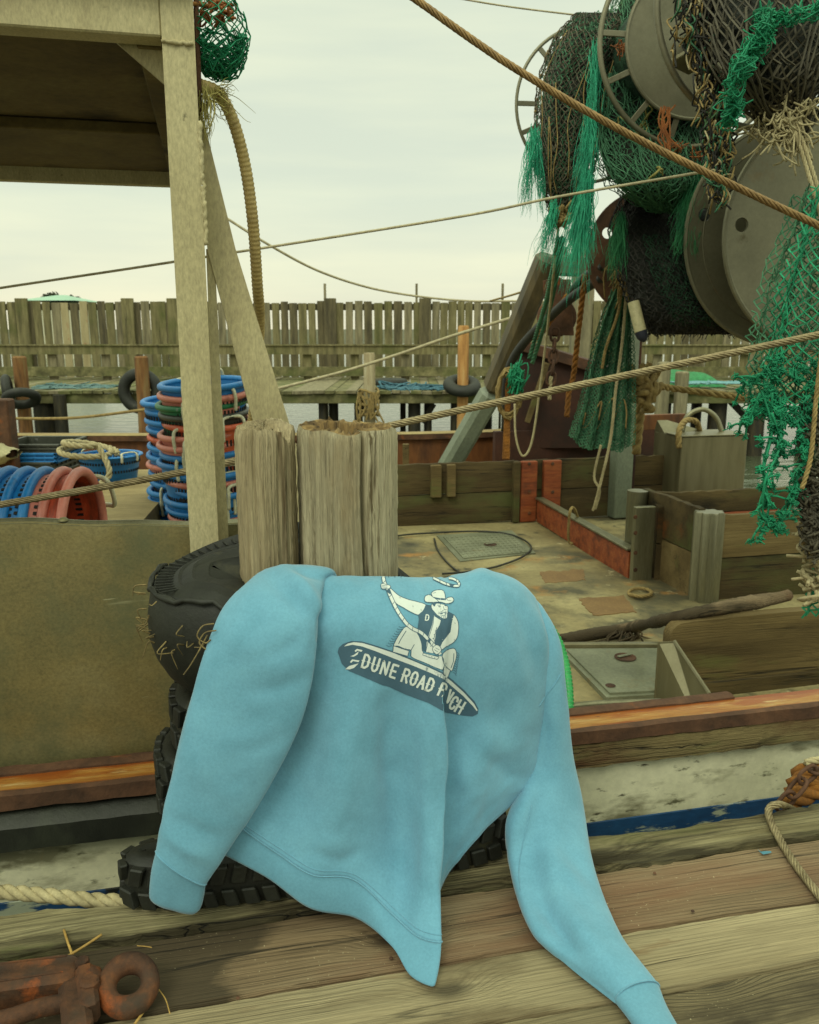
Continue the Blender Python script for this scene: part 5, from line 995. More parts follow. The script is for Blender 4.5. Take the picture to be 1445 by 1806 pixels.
# ================================================================== REELS
AX = np.array((.12, -.99, 0.)); AX /= np.linalg.norm(AX); AY = np.cross(ZZ, AX)
def disc(m, c, R_, th=.012, holes=(), nseg=72):
    """flat plate with round holes; local axes AY, ZZ"""
    pts = []; edges = []
    def loop(cx_, cz_, r_, k):
        b = len(pts)
        for i in range(k): pts.append(Vector((cx_ + r_ * math.cos(2 * math.pi * i / k), cz_ + r_ * math.sin(2 * math.pi * i / k)))); edges.append((b + i, b + (i + 1) % k))
    loop(0, 0, R_, nseg)
    for hx, hz, hr in holes: loop(hx, hz, hr, 18)
    v2, _, f2, *_ = delaunay_2d_cdt(pts, edges, [], 0, 1e-6)
    f2 = [f for f in f2 if not any(math.hypot(sum(v2[i][0] for i in f) / 3 - hx, sum(v2[i][1] for i in f) / 3 - hz) < hr * .98 for hx, hz, hr in holes)]
    P = lambda s: [c + AY * v[0] + ZZ * v[1] + AX * s for v in v2]
    n = len(v2); m.add(P(th / 2) + P(-th / 2), [tuple(f) for f in f2] + [tuple(i + n for i in f)[::-1] for f in f2])
    for hx, hz, hr in holes:
        m.grid([[c + AY * (hx + hr * math.cos(a)) + ZZ * (hz + hr * math.sin(a)) + AX * s for s in (-th / 2, th / 2)] for a in np.linspace(0, 2 * math.pi, 19)])
def ring(m, c, R_, r_, k=72, sides=8):
    m.tube([c + AY * R_ * math.cos(a) + ZZ * R_ * math.sin(a) for a in np.linspace(0, 2 * math.pi, k + 1)], r_, sides, caps=False)
# upper reel
c1 = PT(1222, 78, 3.9); c2 = PT(1357, 5, 3.2); c3 = PT(1036, 186, 5.4)
t_ = thing('net_reel', 'upper net reel with spoked ring flanges, heaped with netting', 'net reel', c3, 'net reels')
m = mb(); ring(m, c1, .44, .013); m.build('flange_ring', M['reel_metal'], t_, smooth=True)
m = mb(); disc(m, c1 + AX * .02, .325, .016); ring(m, c1 + AX * .028, .325, .009); m.build('flange_disc', M['reel_metal'], t_)
for k in range(13):
    a = 2 * math.pi * (k + .35) / 13; e = AY * math.cos(a) + ZZ * math.sin(a); m = mb(); m.bar(c1 + e * .315 + AX * .02, c1 + e * .44, .026, .01, up=AX, bev=.002); m.build('spoke', M['reel_metal'], t_)
m = mb(); ring(m, c2, .44, .013); m.build('flange_ring', M['reel_metal'], t_, smooth=True)
m = mb(); ring(m, c3, .46, .011); m.build('flange_ring', M['reel_metal'], t_, smooth=True)
for k in range(16):
    a = 2 * math.pi * k / 16; e = AY * math.cos(a) + ZZ * math.sin(a); m = mb(); m.bar(c3 + e * .33, c3 + e * .46, .03, .01, up=AX, bev=.002); m.build('spoke', M['reel_metal'], t_)
m = mb(); m.tube([c3, c1 - AX * .03], .27, 32); m.tube([c1, c2 + AX * .3], .06, 16); m.build('drum', M['net_core_green'], t_, smooth='auto')
m = mb(); m.bar(PT(1195, 120, 3.8), PT(1260, 85, 3.65), .16, .02, up=(0, .2, 1)); m.build('bracket_plate', M['stainless'], t_)
# lower reel
d1 = PT(1389, 417, 4.0); d2 = PT(1470, 412, 3.72); d3 = PT(1138, 448, 5.7)
t2 = thing('net_reel', 'lower net reel with two big plain metal discs, wound with black net', 'net reel', d3, 'net reels')
m = mb(); disc(m, d1, .5, .016, [(-.42, .09, .03), (.4, -.2, .03)]); ring(m, d1, .5, .011); m.build('flange_disc', M['reel_metal'], t2)
m = mb(); ring(m, d1 + AX * .008, .42, .003, 90, 5); m.build('weld_ring', M['reel_metal'], t2, smooth=True)
m = mb(); disc(m, d2, .5, .016, [(-.43, .03, .03)]); ring(m, d2, .5, .012); m.build('flange_disc', M['reel_metal'], t2)
m = mb(); disc(m, d3, .40, .014, [(-.27, .13, .036)]); ring(m, d3, .40, .008); m.build('flange_disc', M['rust'], t2)
m = mb(); m.tube([d3, d1], .25, 28); m.tube([d1, d2 - AX * .03], .2, 28); m.build('drum', M['net_core'], t2, smooth='auto')
# frame that carries both reels (mostly behind the nets)
m = mb()
fx = d2 + np.array((.75, .15, 0)); m.bar(np.array((fx[0], fx[1], DECK)), np.array((fx[0], fx[1], c2[2])), .14, .14, up=(0, 1, 0))
m.bar(d2, fx, .1, .1); m.bar(c2 + AX * .1, np.array((fx[0], fx[1], c2[2] - .05)), .1, .1)
m.build('reel_frame', M['reel_metal'], boat)

# ================================================================== NETTING
def loftS(st, bulge=1.0):
    """st: rows (pxL, pxR, y, t, thickness): a bundle with elliptical sections -> S(u around 0..1, v down 0..1)"""
    rows = []
    for (l, r, y, t, th) in st:
        a = PT(l, y, t); b = PT(r, y, t); fw = ray((l + r) / 2, y); fw = fw / np.linalg.norm(fw); rows.append((a, b, -fw, th))
    Lx = cr_path([q[0] for q in rows], 8); Rx = cr_path([q[1] for q in rows], 8); Fw = cr_path([q[2] for q in rows], 8); Th = cr_path([np.array((q[3], 0, 0)) for q in rows], 8)[:, 0]; n = len(Lx) - 1
    def S(u_, v_, off=0.0, fold=0.0, nf=5):
        x = min(max(v_, 0), 1) * n; i = min(int(x), n - 1); f = x - i
        l = Lx[i] * (1 - f) + Lx[i + 1] * f; r = Rx[i] * (1 - f) + Rx[i + 1] * f; w_ = Fw[i]; th = Th[i] * (1 - f) + Th[i + 1] * f
        a = 2 * math.pi * u_; c = (l + r) / 2; h = (r - l) / 2; k = 1 + fold * math.sin(nf * a + 2 * v_)
        return c - h * (1 + off / (np.linalg.norm(h) + .02)) * math.cos(a) * k + w_ * (th + off) * math.sin(a) * k
    return S
def core(S, nu, nv, mat, parent, off=-.012, fold=.05, nf=7, name='core', noise_=.012, seed=1):
    rg = np.random.RandomState(seed); m = mb(); m.grid([[S(u_ / nu, v_ / nv, off + rg.randn() * noise_, fold, nf) for u_ in range(nu)] for v_ in range(nv + 1)], closed_v=True)
    m.f.append(list(range(nu))); m.m.append(0); m.f.append([nv * nu + i for i in range(nu)][::-1]); m.m.append(0); return m.build(name, mat, parent, smooth=True)
def wrapnet(S, nu, nv, r_, mat, parent, name='mesh', jit=.006, u0=0, u1=.5, fold=.05, nf=7, off=.004, drop=.03, seed=1, vs=0, ve=1):
    rg = random.Random(seed); m = mb(); net_sheet(m, lambda a, b: S(u0 + (u1 - u0) * b, vs + (ve - vs) * a, off, fold, nf), nv, nu, r_, jit, drop, rng=rg); return m.build(name, mat, parent)
# A: grey green bundle on the left end of the upper reel
nA = thing('net_bundle', 'dark grey bundle of netting hanging at the left end of the upper reel', 'netting', PT(1010, 400, 4.3), 'fishing nets on the reels')
SA = loftS([(1020, 1110, 22, 4.35, .12), (980, 1100, 70, 4.3, .24), (955, 1075, 140, 4.28, .26), (947, 1062, 215, 4.26, .24), (950, 1048, 290, 4.25, .2), (962, 1030, 345, 4.25, .13), (978, 1002, 395, 4.25, .05)])
core(SA, 44, 40, M['net_core'], nA, seed=2, off=-.03); wrapnet(SA, 40, 64, .0026, M['net_grey'], nA, seed=3, off=.006, jit=.004); wrapnet(SA, 46, 60, .0026, M['net_green'], nA, name='inner_mesh', off=-.008, seed=4, drop=.15, jit=.005)
m = mb(); rg = random.Random(8)
for k in range(9):
    u_ = rg.uniform(.06, .44); v0 = rg.uniform(0, .5); m.tube(cr_path([SA(u_ + rg.gauss(0, .012), min(1, v0 + q * .12), .012, .05, 7) for q in range(5)], 3), .0026, 4)
for k in range(40):
    v_ = rg.uniform(.05, .95); p = SA(rg.choice([.01, .02, .47, .5]), v_, .006); m.lathe([(0, .012), (.01, .006), (.012, -.004), (0, -.014)], p, k=6)
m.build('lead_rope', M['rope_tan'], nA, smooth=True)
m = mb(); p = PT(990, 385, 4.15)
for k in range(26): m.tube(cr_path([p + np.array([rg.gauss(0, .025) for _ in range(3)]) for _ in range(4)], 4), .006, 5)
m.build('tie_knot', M['rope_tan'], nA, smooth=True)
# B: green sagging net under the upper flange
nB = thing('net_bundle', 'green net sagging in a deep loop under the upper reel', 'netting', PT(1150, 370, 4.2), 'fishing nets on the reels')
SB = loftS([(1090, 1230, -10, 4.4, .2), (1070, 1250, 60, 4.38, .26), (1054, 1262, 150, 4.34, .28), (1047, 1266, 215, 4.3, .3), (1054, 1266, 275, 4.2, .3), (1085, 1250, 325, 4.12, .24), (1130, 1215, 360, 4.15, .12), (1160, 1190, 374, 4.18, .03)])
core(SB, 44, 34, M['net_core'], nB, fold=.07, nf=9, seed=6, off=-.035); wrapnet(SB, 64, 66, .0019, M['net_green'], nB, fold=.07, nf=9, seed=7, jit=.005, off=.002); wrapnet(SB, 34, 38, .0023, M['net_green'], nB, name='outer_mesh', off=.02, fold=.09, nf=7, seed=9, drop=.2, jit=.006); wrapnet(SB, 52, 54, .002, M['net_green'], nB, name='inner_mesh', off=-.016, fold=.07, nf=9, seed=19, drop=.3, jit=.006)
m = mb()
for k in range(46):
    u_ = rg.uniform(.08, .42); m.tube(cr_path([SB(u_ + (rg.random() - .5) * .04 + .12 * (q / 6 - .5) * (1 if k % 2 else -.5), .25 + q * .11, .02, .07, 9) for q in range(7)], 3), .0022, 4)
m.build('gathered_twine', M['net_green'], nB)
m = mb()
for k in range(7): p = SB(rg.uniform(.15, .3), rg.uniform(.35, .7), .02, .07, 9); m.tube(cr_path([p + np.array([rg.gauss(0, .03) for _ in range(3)]) for _ in range(4)], 4), .004, 5)
m.build('yellow_twine', M['tuft_straw'], nB)
m = mb(); p = PT(1175, 232, 3.9)
for k in range(9): m.tube(cr_path([p + np.array((rg.gauss(0, .02), 0, .1 - q * .06 + rg.gauss(0, .01))) for q in range(4)], 3), .004, 5)
for q in ((1098, 85), (1232, 275), (1195, 262)):
    p = PT(*q, 3.95)
    for k in range(8): m.tube(cr_path([p + np.array([rg.gauss(0, .022) for _ in range(3)]) for _ in range(4)], 3), .0026, 4)
m.build('orange_twine', M['net_orange'], nB)
# C: black mass on the lower reel
nC = thing('net_bundle', 'black net wound on the lower reel, hanging below it', 'netting', PT(1200, 590, 4.3), 'fishing nets on the reels')
SC_ = loftS([(1100, 1215, 345, 4.5, .2), (1080, 1235, 400, 4.45, .28), (1088, 1250, 460, 4.4, .32), (1105, 1275, 515, 4.36, .32), (1125, 1300, 560, 4.32, .26), (1145, 1300, 590, 4.32, .1)])
core(SC_, 44, 26, M['net_core'], nC, fold=.05, nf=8, seed=12, noise_=.01, off=-.03); wrapnet(SC_, 54, 50, .0028, M['net_black'], nC, seed=13, jit=.005, off=.004); wrapnet(SC_, 40, 46, .0018, M['net_core_green'], nC, name='green_mesh', u0=.2, u1=.42, off=.008, seed=14, drop=.1, jit=.004, vs=.25, ve=.9)
m = mb()
for k in range(300):
    p = SC_(rg.uniform(.02, .5), rg.uniform(.75, 1), .01); m.tube([p, p + np.array((rg.gauss(0, .015), rg.gauss(0, .01), -rg.uniform(.005, .04)))], .0022, 3, caps=False)
m.build('frayed_edge', M['net_black'], nC)
# D: folded green net curtain
nD = thing('net_curtain', 'folded green net hanging as a curtain in front of the grey post', 'netting', PT(1060, 785, 5.0), 'fishing nets on the reels')
Dl = cr_path([PT(1090, 468, 4.75), PT(1085, 505, 4.8), PT(1062, 565, 4.9), PT(1042, 640, 5.0), PT(1026, 715, 5.0), PT(1009, 770, 5.0)], 8); Dr = cr_path([PT(1106, 468, 4.75), PT(1108, 505, 4.8), PT(1113, 565, 4.9), PT(1115, 640, 5.0), PT(1115, 715, 5.0), PT(1113, 782, 5.0)], 8)
def SD(a, b, ph=0, off=0):
    x = a * (len(Dl) - 1); i = min(int(x), len(Dl) - 2); f = x - i; l = Dl[i] * (1 - f) + Dl[i + 1] * f; r = Dr[i] * (1 - f) + Dr[i + 1] * f
    p = l + (r - l) * b; p = p + np.array((0, -1, 0)) * (.035 * a ** .5 * math.sin(b * 24 + ph + 1.2 * a) + off); p = p + np.array((.012 * a * math.sin(b * 24 + ph + 1.2), 0, -.07 * a * a * math.sin(math.pi * b) * (1 + .4 * math.sin(b * 9)))); return p
for k, (ph, of, mt) in enumerate(((0, 0, 'net_green'), (1.5, .02, 'net_green'), (3.3, -.03, 'net_green'))):
    m = mb(); net_sheet(m, lambda a, b: SD(a, b, ph, of), 120, 56, .0027, .002, .02, rng=random.Random(k)); m.build('mesh', M[mt], nD)
m = mb()
for k in range(3):
    P = [SD(.82 + .08 * math.sin(q * 1.3 + k), .1 + .2 * q / 4 + .28 * k, 0, .03) for q in range(6)]; m.tube(cr_path(P, 4), .005, 5)
m.build('lacing', M['rope_tan'], nD, smooth=True)
rope_thing('pale_line', [PT(1106, 500, 4.72), PT(1098, 600, 4.78), PT(1086, 690, 4.8), PT(1076, 780, 4.85), PT(1052, 880, 5.0), PT(1046, 900, 5.05)], .009, 'rope_white', 'pale line hanging down the front of the green net curtain', 'rope', n=6)
rope_thing('pale_line', [PT(1098, 475, 4.72), PT(1092, 545, 4.74), PT(1070, 610, 4.76), PT(1062, 650, 4.8)], .009, 'rope_tan', 'short tan line knotted on the green net curtain', 'rope', n=6)
rope_thing('pale_line', [PT(1060, 785, 4.9), PT(1048, 840, 5.0), PT(1058, 865, 5.0), PT(1050, 898, 5.05)], .008, 'rope_white', 'second pale line trailing from the green net into the pen', 'rope', n=6)
m = mb(); rg = random.Random(31); p = PT(1098, 478, 4.66)
for k in range(60): m.tube(cr_path([p + np.array((rg.gauss(0, .03), rg.gauss(0, .02), rg.gauss(0, .07))) for _ in range(3)], 3), .0045, 4)
m.build('tie_cluster', M['rope_tan'], nD, smooth=True)
# cream float with navy end
t_ = thing('net_float', 'cream float with a dark navy end beside the black net', 'float', PT(1130, 600, 4.15)); fa = PT(1118, 535, 4.15); fb = PT(1130, 585, 4.15); fc = PT(1136, 600, 4.15)
m = mb(); m.tube(cr_path([fa - (fb - fa) * .05, fa + (fb - fa) * .2, (fa + fb) / 2, fb], 4), .029, 16); m.build('float_body', M['buoy_cream'], t_, smooth='auto')
m = mb(); m.tube([fb, fb + (fc - fb) * .6, fc, fc + (fc - fb) * .2], [.0295, .027, .017, .005], 16); m.build('float_end', M['buoy_navy'], t_, smooth='auto')
# E: big grey net bag top right, tied with pale cord
nE = thing('net_bag', 'big dark grey net bag hanging at top right, tied with pale cord', 'netting', PT(1390, 250, 3.05), 'fishing nets on the reels')
SE = loftS([(1222, 1560, -60, 3.15, .3), (1228, 1550, 10, 3.1, .36), (1244, 1520, 75, 3.05, .36), (1268, 1490, 130, 3.0, .3), (1302, 1458, 178, 3.0, .2), (1345, 1432, 220, 3.0, .1), (1374, 1412, 252, 3.0, .035)])
core(SE, 40, 30, M['net_core'], nE, fold=.03, seed=21, off=-.05)
wrapnet(SE, 40, 22, .0036, M['net_grey'], nE, seed=22, jit=.005, off=.0, fold=.03, u0=-.02, u1=.52); wrapnet(SE, 34, 22, .0034, M['net_grey'], nE, name='inner_mesh', seed=23, jit=.006, off=-.03, fold=.03, u0=-.02, u1=.52)
m = mb(); rg = random.Random(5)
for k in range(16):
    u_ = rg.uniform(.03, .47); v0 = rg.uniform(0, .3); m.tube(cr_path([SE(u_ + (rg.random() - .5) * .01, min(1, v0 + q * .13), .012, .03, 7) for q in range(6)], 3), .0038, 4)
m.build('gathered_twine', M['net_grey'], nE)
m = mb()
for pth in ([(1470, 14), (1420, 22), (1385, 32), (1350, 30), (1338, 48)], [(1350, 42), (1345, 70), (1325, 95), (1310, 112)], [(1312, 112), (1300, 135), (1290, 165), (1298, 190), (1283, 215)]):
    P = cr_path([PT(*q, 2.66 + .04 * i) for i, q in enumerate(pth)], 6)
    for k in range(80):
        c = P[rg.randrange(len(P))]; m.tube(cr_path([c + np.array([rg.gauss(0, .018) for _ in range(3)]) for _ in range(5)], 5), .0022, 4, caps=False)
m.build('green_lashing', M['net_teal'], nE)
m = mb()
for k in range(150):
    s = rg.random(); p = PT(1396 + rg.gauss(0, 16), 160 + 100 * s, 2.9 - .05 * math.sin(s * 3)); e = np.array((rg.gauss(0, .03), rg.gauss(0, .02), rg.gauss(-.01, .03)))
    m.tube(cr_path([p, p + e, p + e * 1.4 + np.array((rg.gauss(0, .02), 0, rg.gauss(0, .02)))], 4), .0033, 5)
for k in range(60):
    p = PT(1360 + rg.gauss(0, 18), 215 + rg.gauss(0, 20), 2.95); m.tube(cr_path([p + np.array([rg.gauss(0, .02) for _ in range(3)]) for _ in range(4)], 3), .0038, 5)
m.build('cord_tie', M['rope_white'], nE, smooth=True)
nF = thing('net_edge_rope', 'knotted strip of brown, white and green cords hanging left of the net bag', 'netting', PT(1262, 310, 3.0), 'fishing nets on the reels')
for mt, sd, n_ in (('rope_tan', 1, 90), ('net_black', 2, 150), ('net_green', 3, 70), ('rope_white', 4, 40)):
    m = mb(); rg = random.Random(sd); P = cr_path([PT(*q, 3.0) for q in ((1222, -20), (1232, 50), (1248, 120), (1258, 190), (1264, 250), (1268, 300), (1272, 322))], 8)
    for k in range(n_):
        i = rg.randrange(len(P)); c = P[i]; wd = .03 * (1 - .6 * i / len(P)); x0 = rg.gauss(0, wd); m.tube(cr_path([c + np.array((x0 + rg.gauss(0, .012), rg.gauss(0, .02), .04 - .03 * q + rg.gauss(0, .012))) for q in range(5)], 5), .0032, 5)
    m.build('cords', M[mt], nF, smooth=True)
m = mb(); net_sheet(m, lambda a, b: PT(1262 + 26 * b + 10 * (1 - a), 170 + 125 * a, 3.02) + np.array((0, .02 * math.sin(b * 5), 0)), 14, 6, .0045, .006, rng=random.Random(4)); m.build('mesh', M['net_black'], nF)
for x, lb in ((0, 'left of two pale ropes running down from the tied net bag'), (1, 'right of two pale ropes running down from the tied net bag')):
    rope_thing('pale_rope', [PT(1390 + 4 * x, 195 + 4 * x, 2.85), PT(1408 + 8 * x, 250, 2.85), PT(1430 + 9 * x, 320, 2.85), PT(1462 + 9 * x, 430, 2.85)], .0075, 'rope_white', lb, 'rope', n=6)
# G: teal net hanging at right with frayed, knotted bottom
nG = thing('hanging_net', 'bright teal net hanging at the right edge with a frayed knotted bottom', 'netting', PT(1390, 940, 2.85), 'fishing nets on the reels')
Gl = cr_path([PT(1425, 330, 2.85), PT(1402, 400, 2.85), PT(1372, 470, 2.82), PT(1352, 540, 2.8), PT(1340, 610, 2.8), PT(1330, 680, 2.8), PT(1322, 735, 2.8)], 8); Gr = cr_path([PT(1500, 330, 2.85), PT(1500, 400, 2.85), PT(1500, 470, 2.82), PT(1500, 540, 2.8), PT(1500, 610, 2.8), PT(1500, 680, 2.8), PT(1500, 770, 2.8)], 8)
def SG(a, b, ph=0, off=0):
    x = a * (len(Gl) - 1); i = min(int(x), len(Gl) - 2); f = x - i; l = Gl[i] * (1 - f) + Gl[i + 1] * f; r = Gr[i] * (1 - f) + Gr[i + 1] * f
    return l + (r - l) * b + np.array((.01 * math.sin(14 * b + ph), -.03 * math.sin(11 * b + ph + a * 3) - off, .01 * math.sin(7 * b + ph)))
for k, (mt, ph, of, nn, dp) in enumerate((('net_teal', 0, .02, (38, 23), .05), ('net_green', 2, -.03, (44, 27), .08), ('net_green', 4, -.07, (48, 30), .08))):
    m = mb(); net_sheet(m, lambda a, b: SG(a, b, ph, of), nn[0], nn[1], .0028, .004, dp, rng=random.Random(k + 4)); m.build('mesh', M[mt], nG)
m = mb(); m2 = mb(); rg = random.Random(14)
def knot(mm_, p, s=.014, n_=9):
    for _ in range(n_): mm_.tube(cr_path([p + np.array([rg.gauss(0, s * .6) for _ in range(3)]) for _ in range(4)], 3), s * .17, 5)
for k in range(110):
    a = rg.uniform(.72, 1.0); p = SG(a, rg.uniform(0, .75), 0, .03); knot(m, p, rg.uniform(.009, .016), 7)
for pth in ([(1352, 690), (1362, 760), (1345, 830), (1352, 900), (1340, 945)], [(1378, 700), (1372, 790), (1352, 850), (1348, 905), (1370, 935)], [(1400, 730), (1418, 790), (1408, 850), (1392, 895), (1372, 930)], [(1412, 740), (1420, 800), (1412, 840), (1400, 880)], [(1340, 690), (1322, 740), (1305, 745)], [(1360, 730), (1375, 770), (1382, 800)], [(1424, 740), (1428, 790), (1418, 830)], [(1345, 660), (1330, 672), (1318, 668)]):
    for rep in range(2):
        P = cr_path([PT(x + rg.gauss(0, 4), y + rg.gauss(0, 4), 2.76 + rg.gauss(0, .02)) for x, y in pth], 6); m2.tube(P, .0042, 5)
        for i in range(2, len(P), 2):
            if rg.random() < .62: knot(m, P[i] + np.array([rg.gauss(0, .006) for _ in range(3)]), rg.uniform(.009, .016), 7)
            if rg.random() < .45:
                e = P[i] + np.array((rg.gauss(0, .03), rg.gauss(0, .02), rg.gauss(-.015, .02))); m2.tube([P[i], (P[i] + e) / 2 + ZZ * .004, e], .0038, 5); knot(m, e, .01, 6)
m.build('frayed_knots', M['net_teal'], nG, smooth=True); m2.build('loose_twine', M['net_teal'], nG, smooth=True)
nH = thing('net_rope', 'dark tangle of net and rope hanging down the right edge', 'netting', PT(1440, 1080, 2.75), 'fishing nets on the reels')
m = mb(); rg = random.Random(6)
for k in range(240):
    y = rg.uniform(720, 960); c = PT(1446 - 14 * math.sin((y - 720) / 240 * 3.1) + rg.gauss(0, 8), y, 2.75); m.tube(cr_path([c + np.array((rg.gauss(0, .015), rg.gauss(0, .015), -.02 * q)) for q in range(4)], 3), .0045, 4)
m.build('dark_cords', M['net_grey'], nH, smooth=True)
m = mb(); twisted(m, [PT(1452, 600, 2.7), PT(1440, 700, 2.7), PT(1431, 800, 2.7), PT(1420, 845, 2.7), PT(1414, 862, 2.7)], .008, 3); m.build('rope', M['rope_tan'], nH, smooth=True)
m = mb(); SHl = lambda a, b: PT(1440 - 26 * a + 30 * b, 960 + 125 * a, 2.9) + np.array((0, -.02 * math.sin(b * 9), 0)); net_sheet(m, SHl, 20, 8, .0035, .004, rng=random.Random(8)); m.build('mesh', M['net_teal'], nH)
m = mb()
for k in range(50):
    c = PT(1436 + rg.gauss(0, 8), 985 + rg.gauss(0, 26), 2.84); m.tube(cr_path([c + np.array([rg.gauss(0, .022) for _ in range(3)]) for _ in range(4)], 3), .006, 5)
m.build('white_cords', M['rope_white'], nH, smooth=True)
# teal tufts
def tuft_thing(specs, mat, label, seed, r=.0016):
    m = mb(); rg = random.Random(seed)
    for a, b, t, sp, n_ in specs: tuft(m, PT(*a, t), PT(*b, t), sp, n_, r, .012, .012, rng=rg)
    return tag(m.build('twine_tuft', M[mat]), label, 'twine', 'frayed tufts of twine on the nets')
tuft_thing([((942, 222), (928, 375), 4.1, .022, 90), ((946, 225), (956, 385), 4.1, .012, 50)], 'tuft_teal', 'thin teal tuft at the outer left of the grey net bundle', 1)
tuft_thing([((1052, 70), (1046, 215), 3.95, .02, 90), ((1044, 190), (1028, 350), 3.92, .03, 160), ((1038, 300), (1000, 505), 3.9, .045, 260), ((1040, 310), (1035, 470), 3.9, .03, 120)], 'tuft_teal', 'long bright teal tuft of twine, the largest, hanging mid reel', 2)
tuft_thing([((980, 350), (958, 470), 4.1, .03, 90)], 'tuft_teal', 'short teal tuft below the knot of the grey net bundle', 3)
tuft_thing([((1098, 375), (1083, 480), 4.2, .03, 190)], 'tuft_dark', 'dull green tuft hanging over the dark disc of the lower reel', 4)
tuft_thing([((1238, 285), (1205, 400), 3.95, .03, 150), ((1215, 360), (1190, 450), 3.95, .02, 60), ((1225, 380), (1222, 460), 3.95, .015, 40)], 'tuft_dark', 'green tuft hanging over the black net of the lower reel', 5)
m = mb(); rg = random.Random(12); p = PT(910, 668, 6.2)
for k in range(120): m.tube(cr_path([p + np.array((rg.gauss(0, .03), rg.gauss(0, .03), rg.gauss(0, .05))) for _ in range(4)], 3), .005, 4)
tag(m.build('twine_knot', M['net_teal'], smooth=True), 'small teal knot of twine beside the boom', 'twine')
# lines about the boom, block, chain
rope_thing('green_line', [PT(985, 420, 4.4), PT(966, 520, 5.2), PT(946, 590, 5.8), PT(934, 632, 6.0)], .016, 'net_green', 'left of two green lines running down beside the boom', 'rope', n=6)
rope_thing('green_line', [PT(992, 420, 4.4), PT(974, 525, 5.2), PT(952, 600, 5.8), PT(939, 640, 6.0)], .016, 'net_green', 'right of two green lines running down beside the boom', 'rope', n=6)
line_thing('thin_line', [PT(990, 340, 4.2), PT(982, 430, 4.5), PT(968, 560, 5.2), PT(952, 690, 5.5), PT(938, 780, 5.6), PT(922, 804, 5.6), PT(910, 770, 5.6), PT(908, 712, 5.6)], .0075, 'rope_white', 'thin pale line drooping in a loop above the pen boards', 'rope')
rope_thing('orange_rope', [PT(1032, 485, 5.4), PT(1022, 570, 5.6), PT(1012, 660, 5.8), PT(1004, 690, 5.8), PT(1000, 735, 5.8)], .02, 'rope_orange', 'ochre rope hanging right of the chain block', 'rope', n=6)
rope_thing('orange_rope', [PT(1002, 520, 6.1), PT(975, 560, 6.1), PT(945, 598, 6.2)], .022, 'rope_orange', 'ochre rope slanting across the chain block', 'rope', n=6)
m = mb()
for k in range(7): twisted(m, [PT(905 - 2 * k, 640 + 6 * k, 6.4), PT(899 - k, 710, 6.4), PT(897 - 1.5 * k, 810, 6.4)], .011, 3, n=5)
tag(m.build('orange_rope_bunch', M['rope_orange'], smooth=True), 'bunch of ochre ropes hanging at the foot of the boom', 'rope')
m = mb(); rg = random.Random(3)
for k in range(14):
    c = PT(898, 695, 6.35); m.tube([c + np.array((.1 * math.cos(a) * rg.uniform(.7, 1), rg.gauss(0, .02), .2 * math.sin(a) * rg.uniform(.7, 1))) for a in np.linspace(0, 6.28, 14)], .009, 4)
tag(m.build('line_coil', M['rope_tan'], smooth=True), 'loose coil of thin tan line hung on the boom foot', 'rope')
rope_thing('knotted_rope', [PT(1128, 668, 5.2), PT(1131, 700, 5.2), PT(1127, 750, 5.25), PT(1122, 800, 5.3)], .03, 'rope_tan', 'thick tan rope hanging right of the green net curtain', 'rope', n=6)
m = mb()
for k in range(26): c = PT(1134 + rg.gauss(0, 6), 680 + rg.gauss(0, 10), 5.1); m.tube(cr_path([c + np.array([rg.gauss(0, .045) for _ in range(3)]) for _ in range(4)], 4), .02, 6)
tag(m.build('rope_knot', M['rope_tan'], smooth=True), 'big tan rope knot at the top of the thick hanging rope', 'rope')
rope_thing('tan_rope', [PT(1136, 676, 5.3), PT(1180, 684, 5.6), PT(1240, 692, 5.6), PT(1300, 700, 5.6), PT(1345, 708, 5.6)], .024, 'rope_tan', 'tan rope stretched from the knot to the hanging teal net', 'rope', n=6)
bk_t = thing('chain_block', 'rusty pulley block hanging by the boom above a chain', 'pulley', PT(980, 590, 6.3)); c = PT(982, 560, 6.3)
m = mb(); m.lathe([(0, -.055), (.12, -.055), (.14, -.045), (.14, -.02), (.1, -.008), (.1, .008), (.14, .02), (.14, .045), (.12, .055), (0, .055)], c, (1, 0, 0), (0, 0, 1), (0, -1, 0), 28); m.build('sheave', M['rust'], bk_t, smooth='auto')
m = mb()
for s in (-1, 1): m.frame_box(c + np.array((.01, s * .07, .07)), (.09, 0, .0), (0, .006, 0), (-.02, 0, .2), .004)
m.build('cheek_plate', M['rust'], bk_t)
m = mb(); q = PT(980, 508, 6.3); m.tube([q + np.array((.06 * math.cos(a), 0, .07 * math.sin(a))) for a in np.linspace(-.6, 4.2, 16)], .016, 8); m.build('hook', M['rust'], bk_t, smooth=True)
chain([PT(979, 590, 6.25), PT(977, 620, 6.25), PT(974, 655, 6.25), PT(972, 668, 6.25)], .1, .011, 'rust', 'rusty chain hanging below the pulley block')
rope_thing('chain_tail', [PT(972, 664, 6.25), PT(970, 690, 6.25), PT(969, 705, 6.25)], .016, 'rope_white', 'pale rope end at the bottom of the hanging chain', 'rope', n=6)
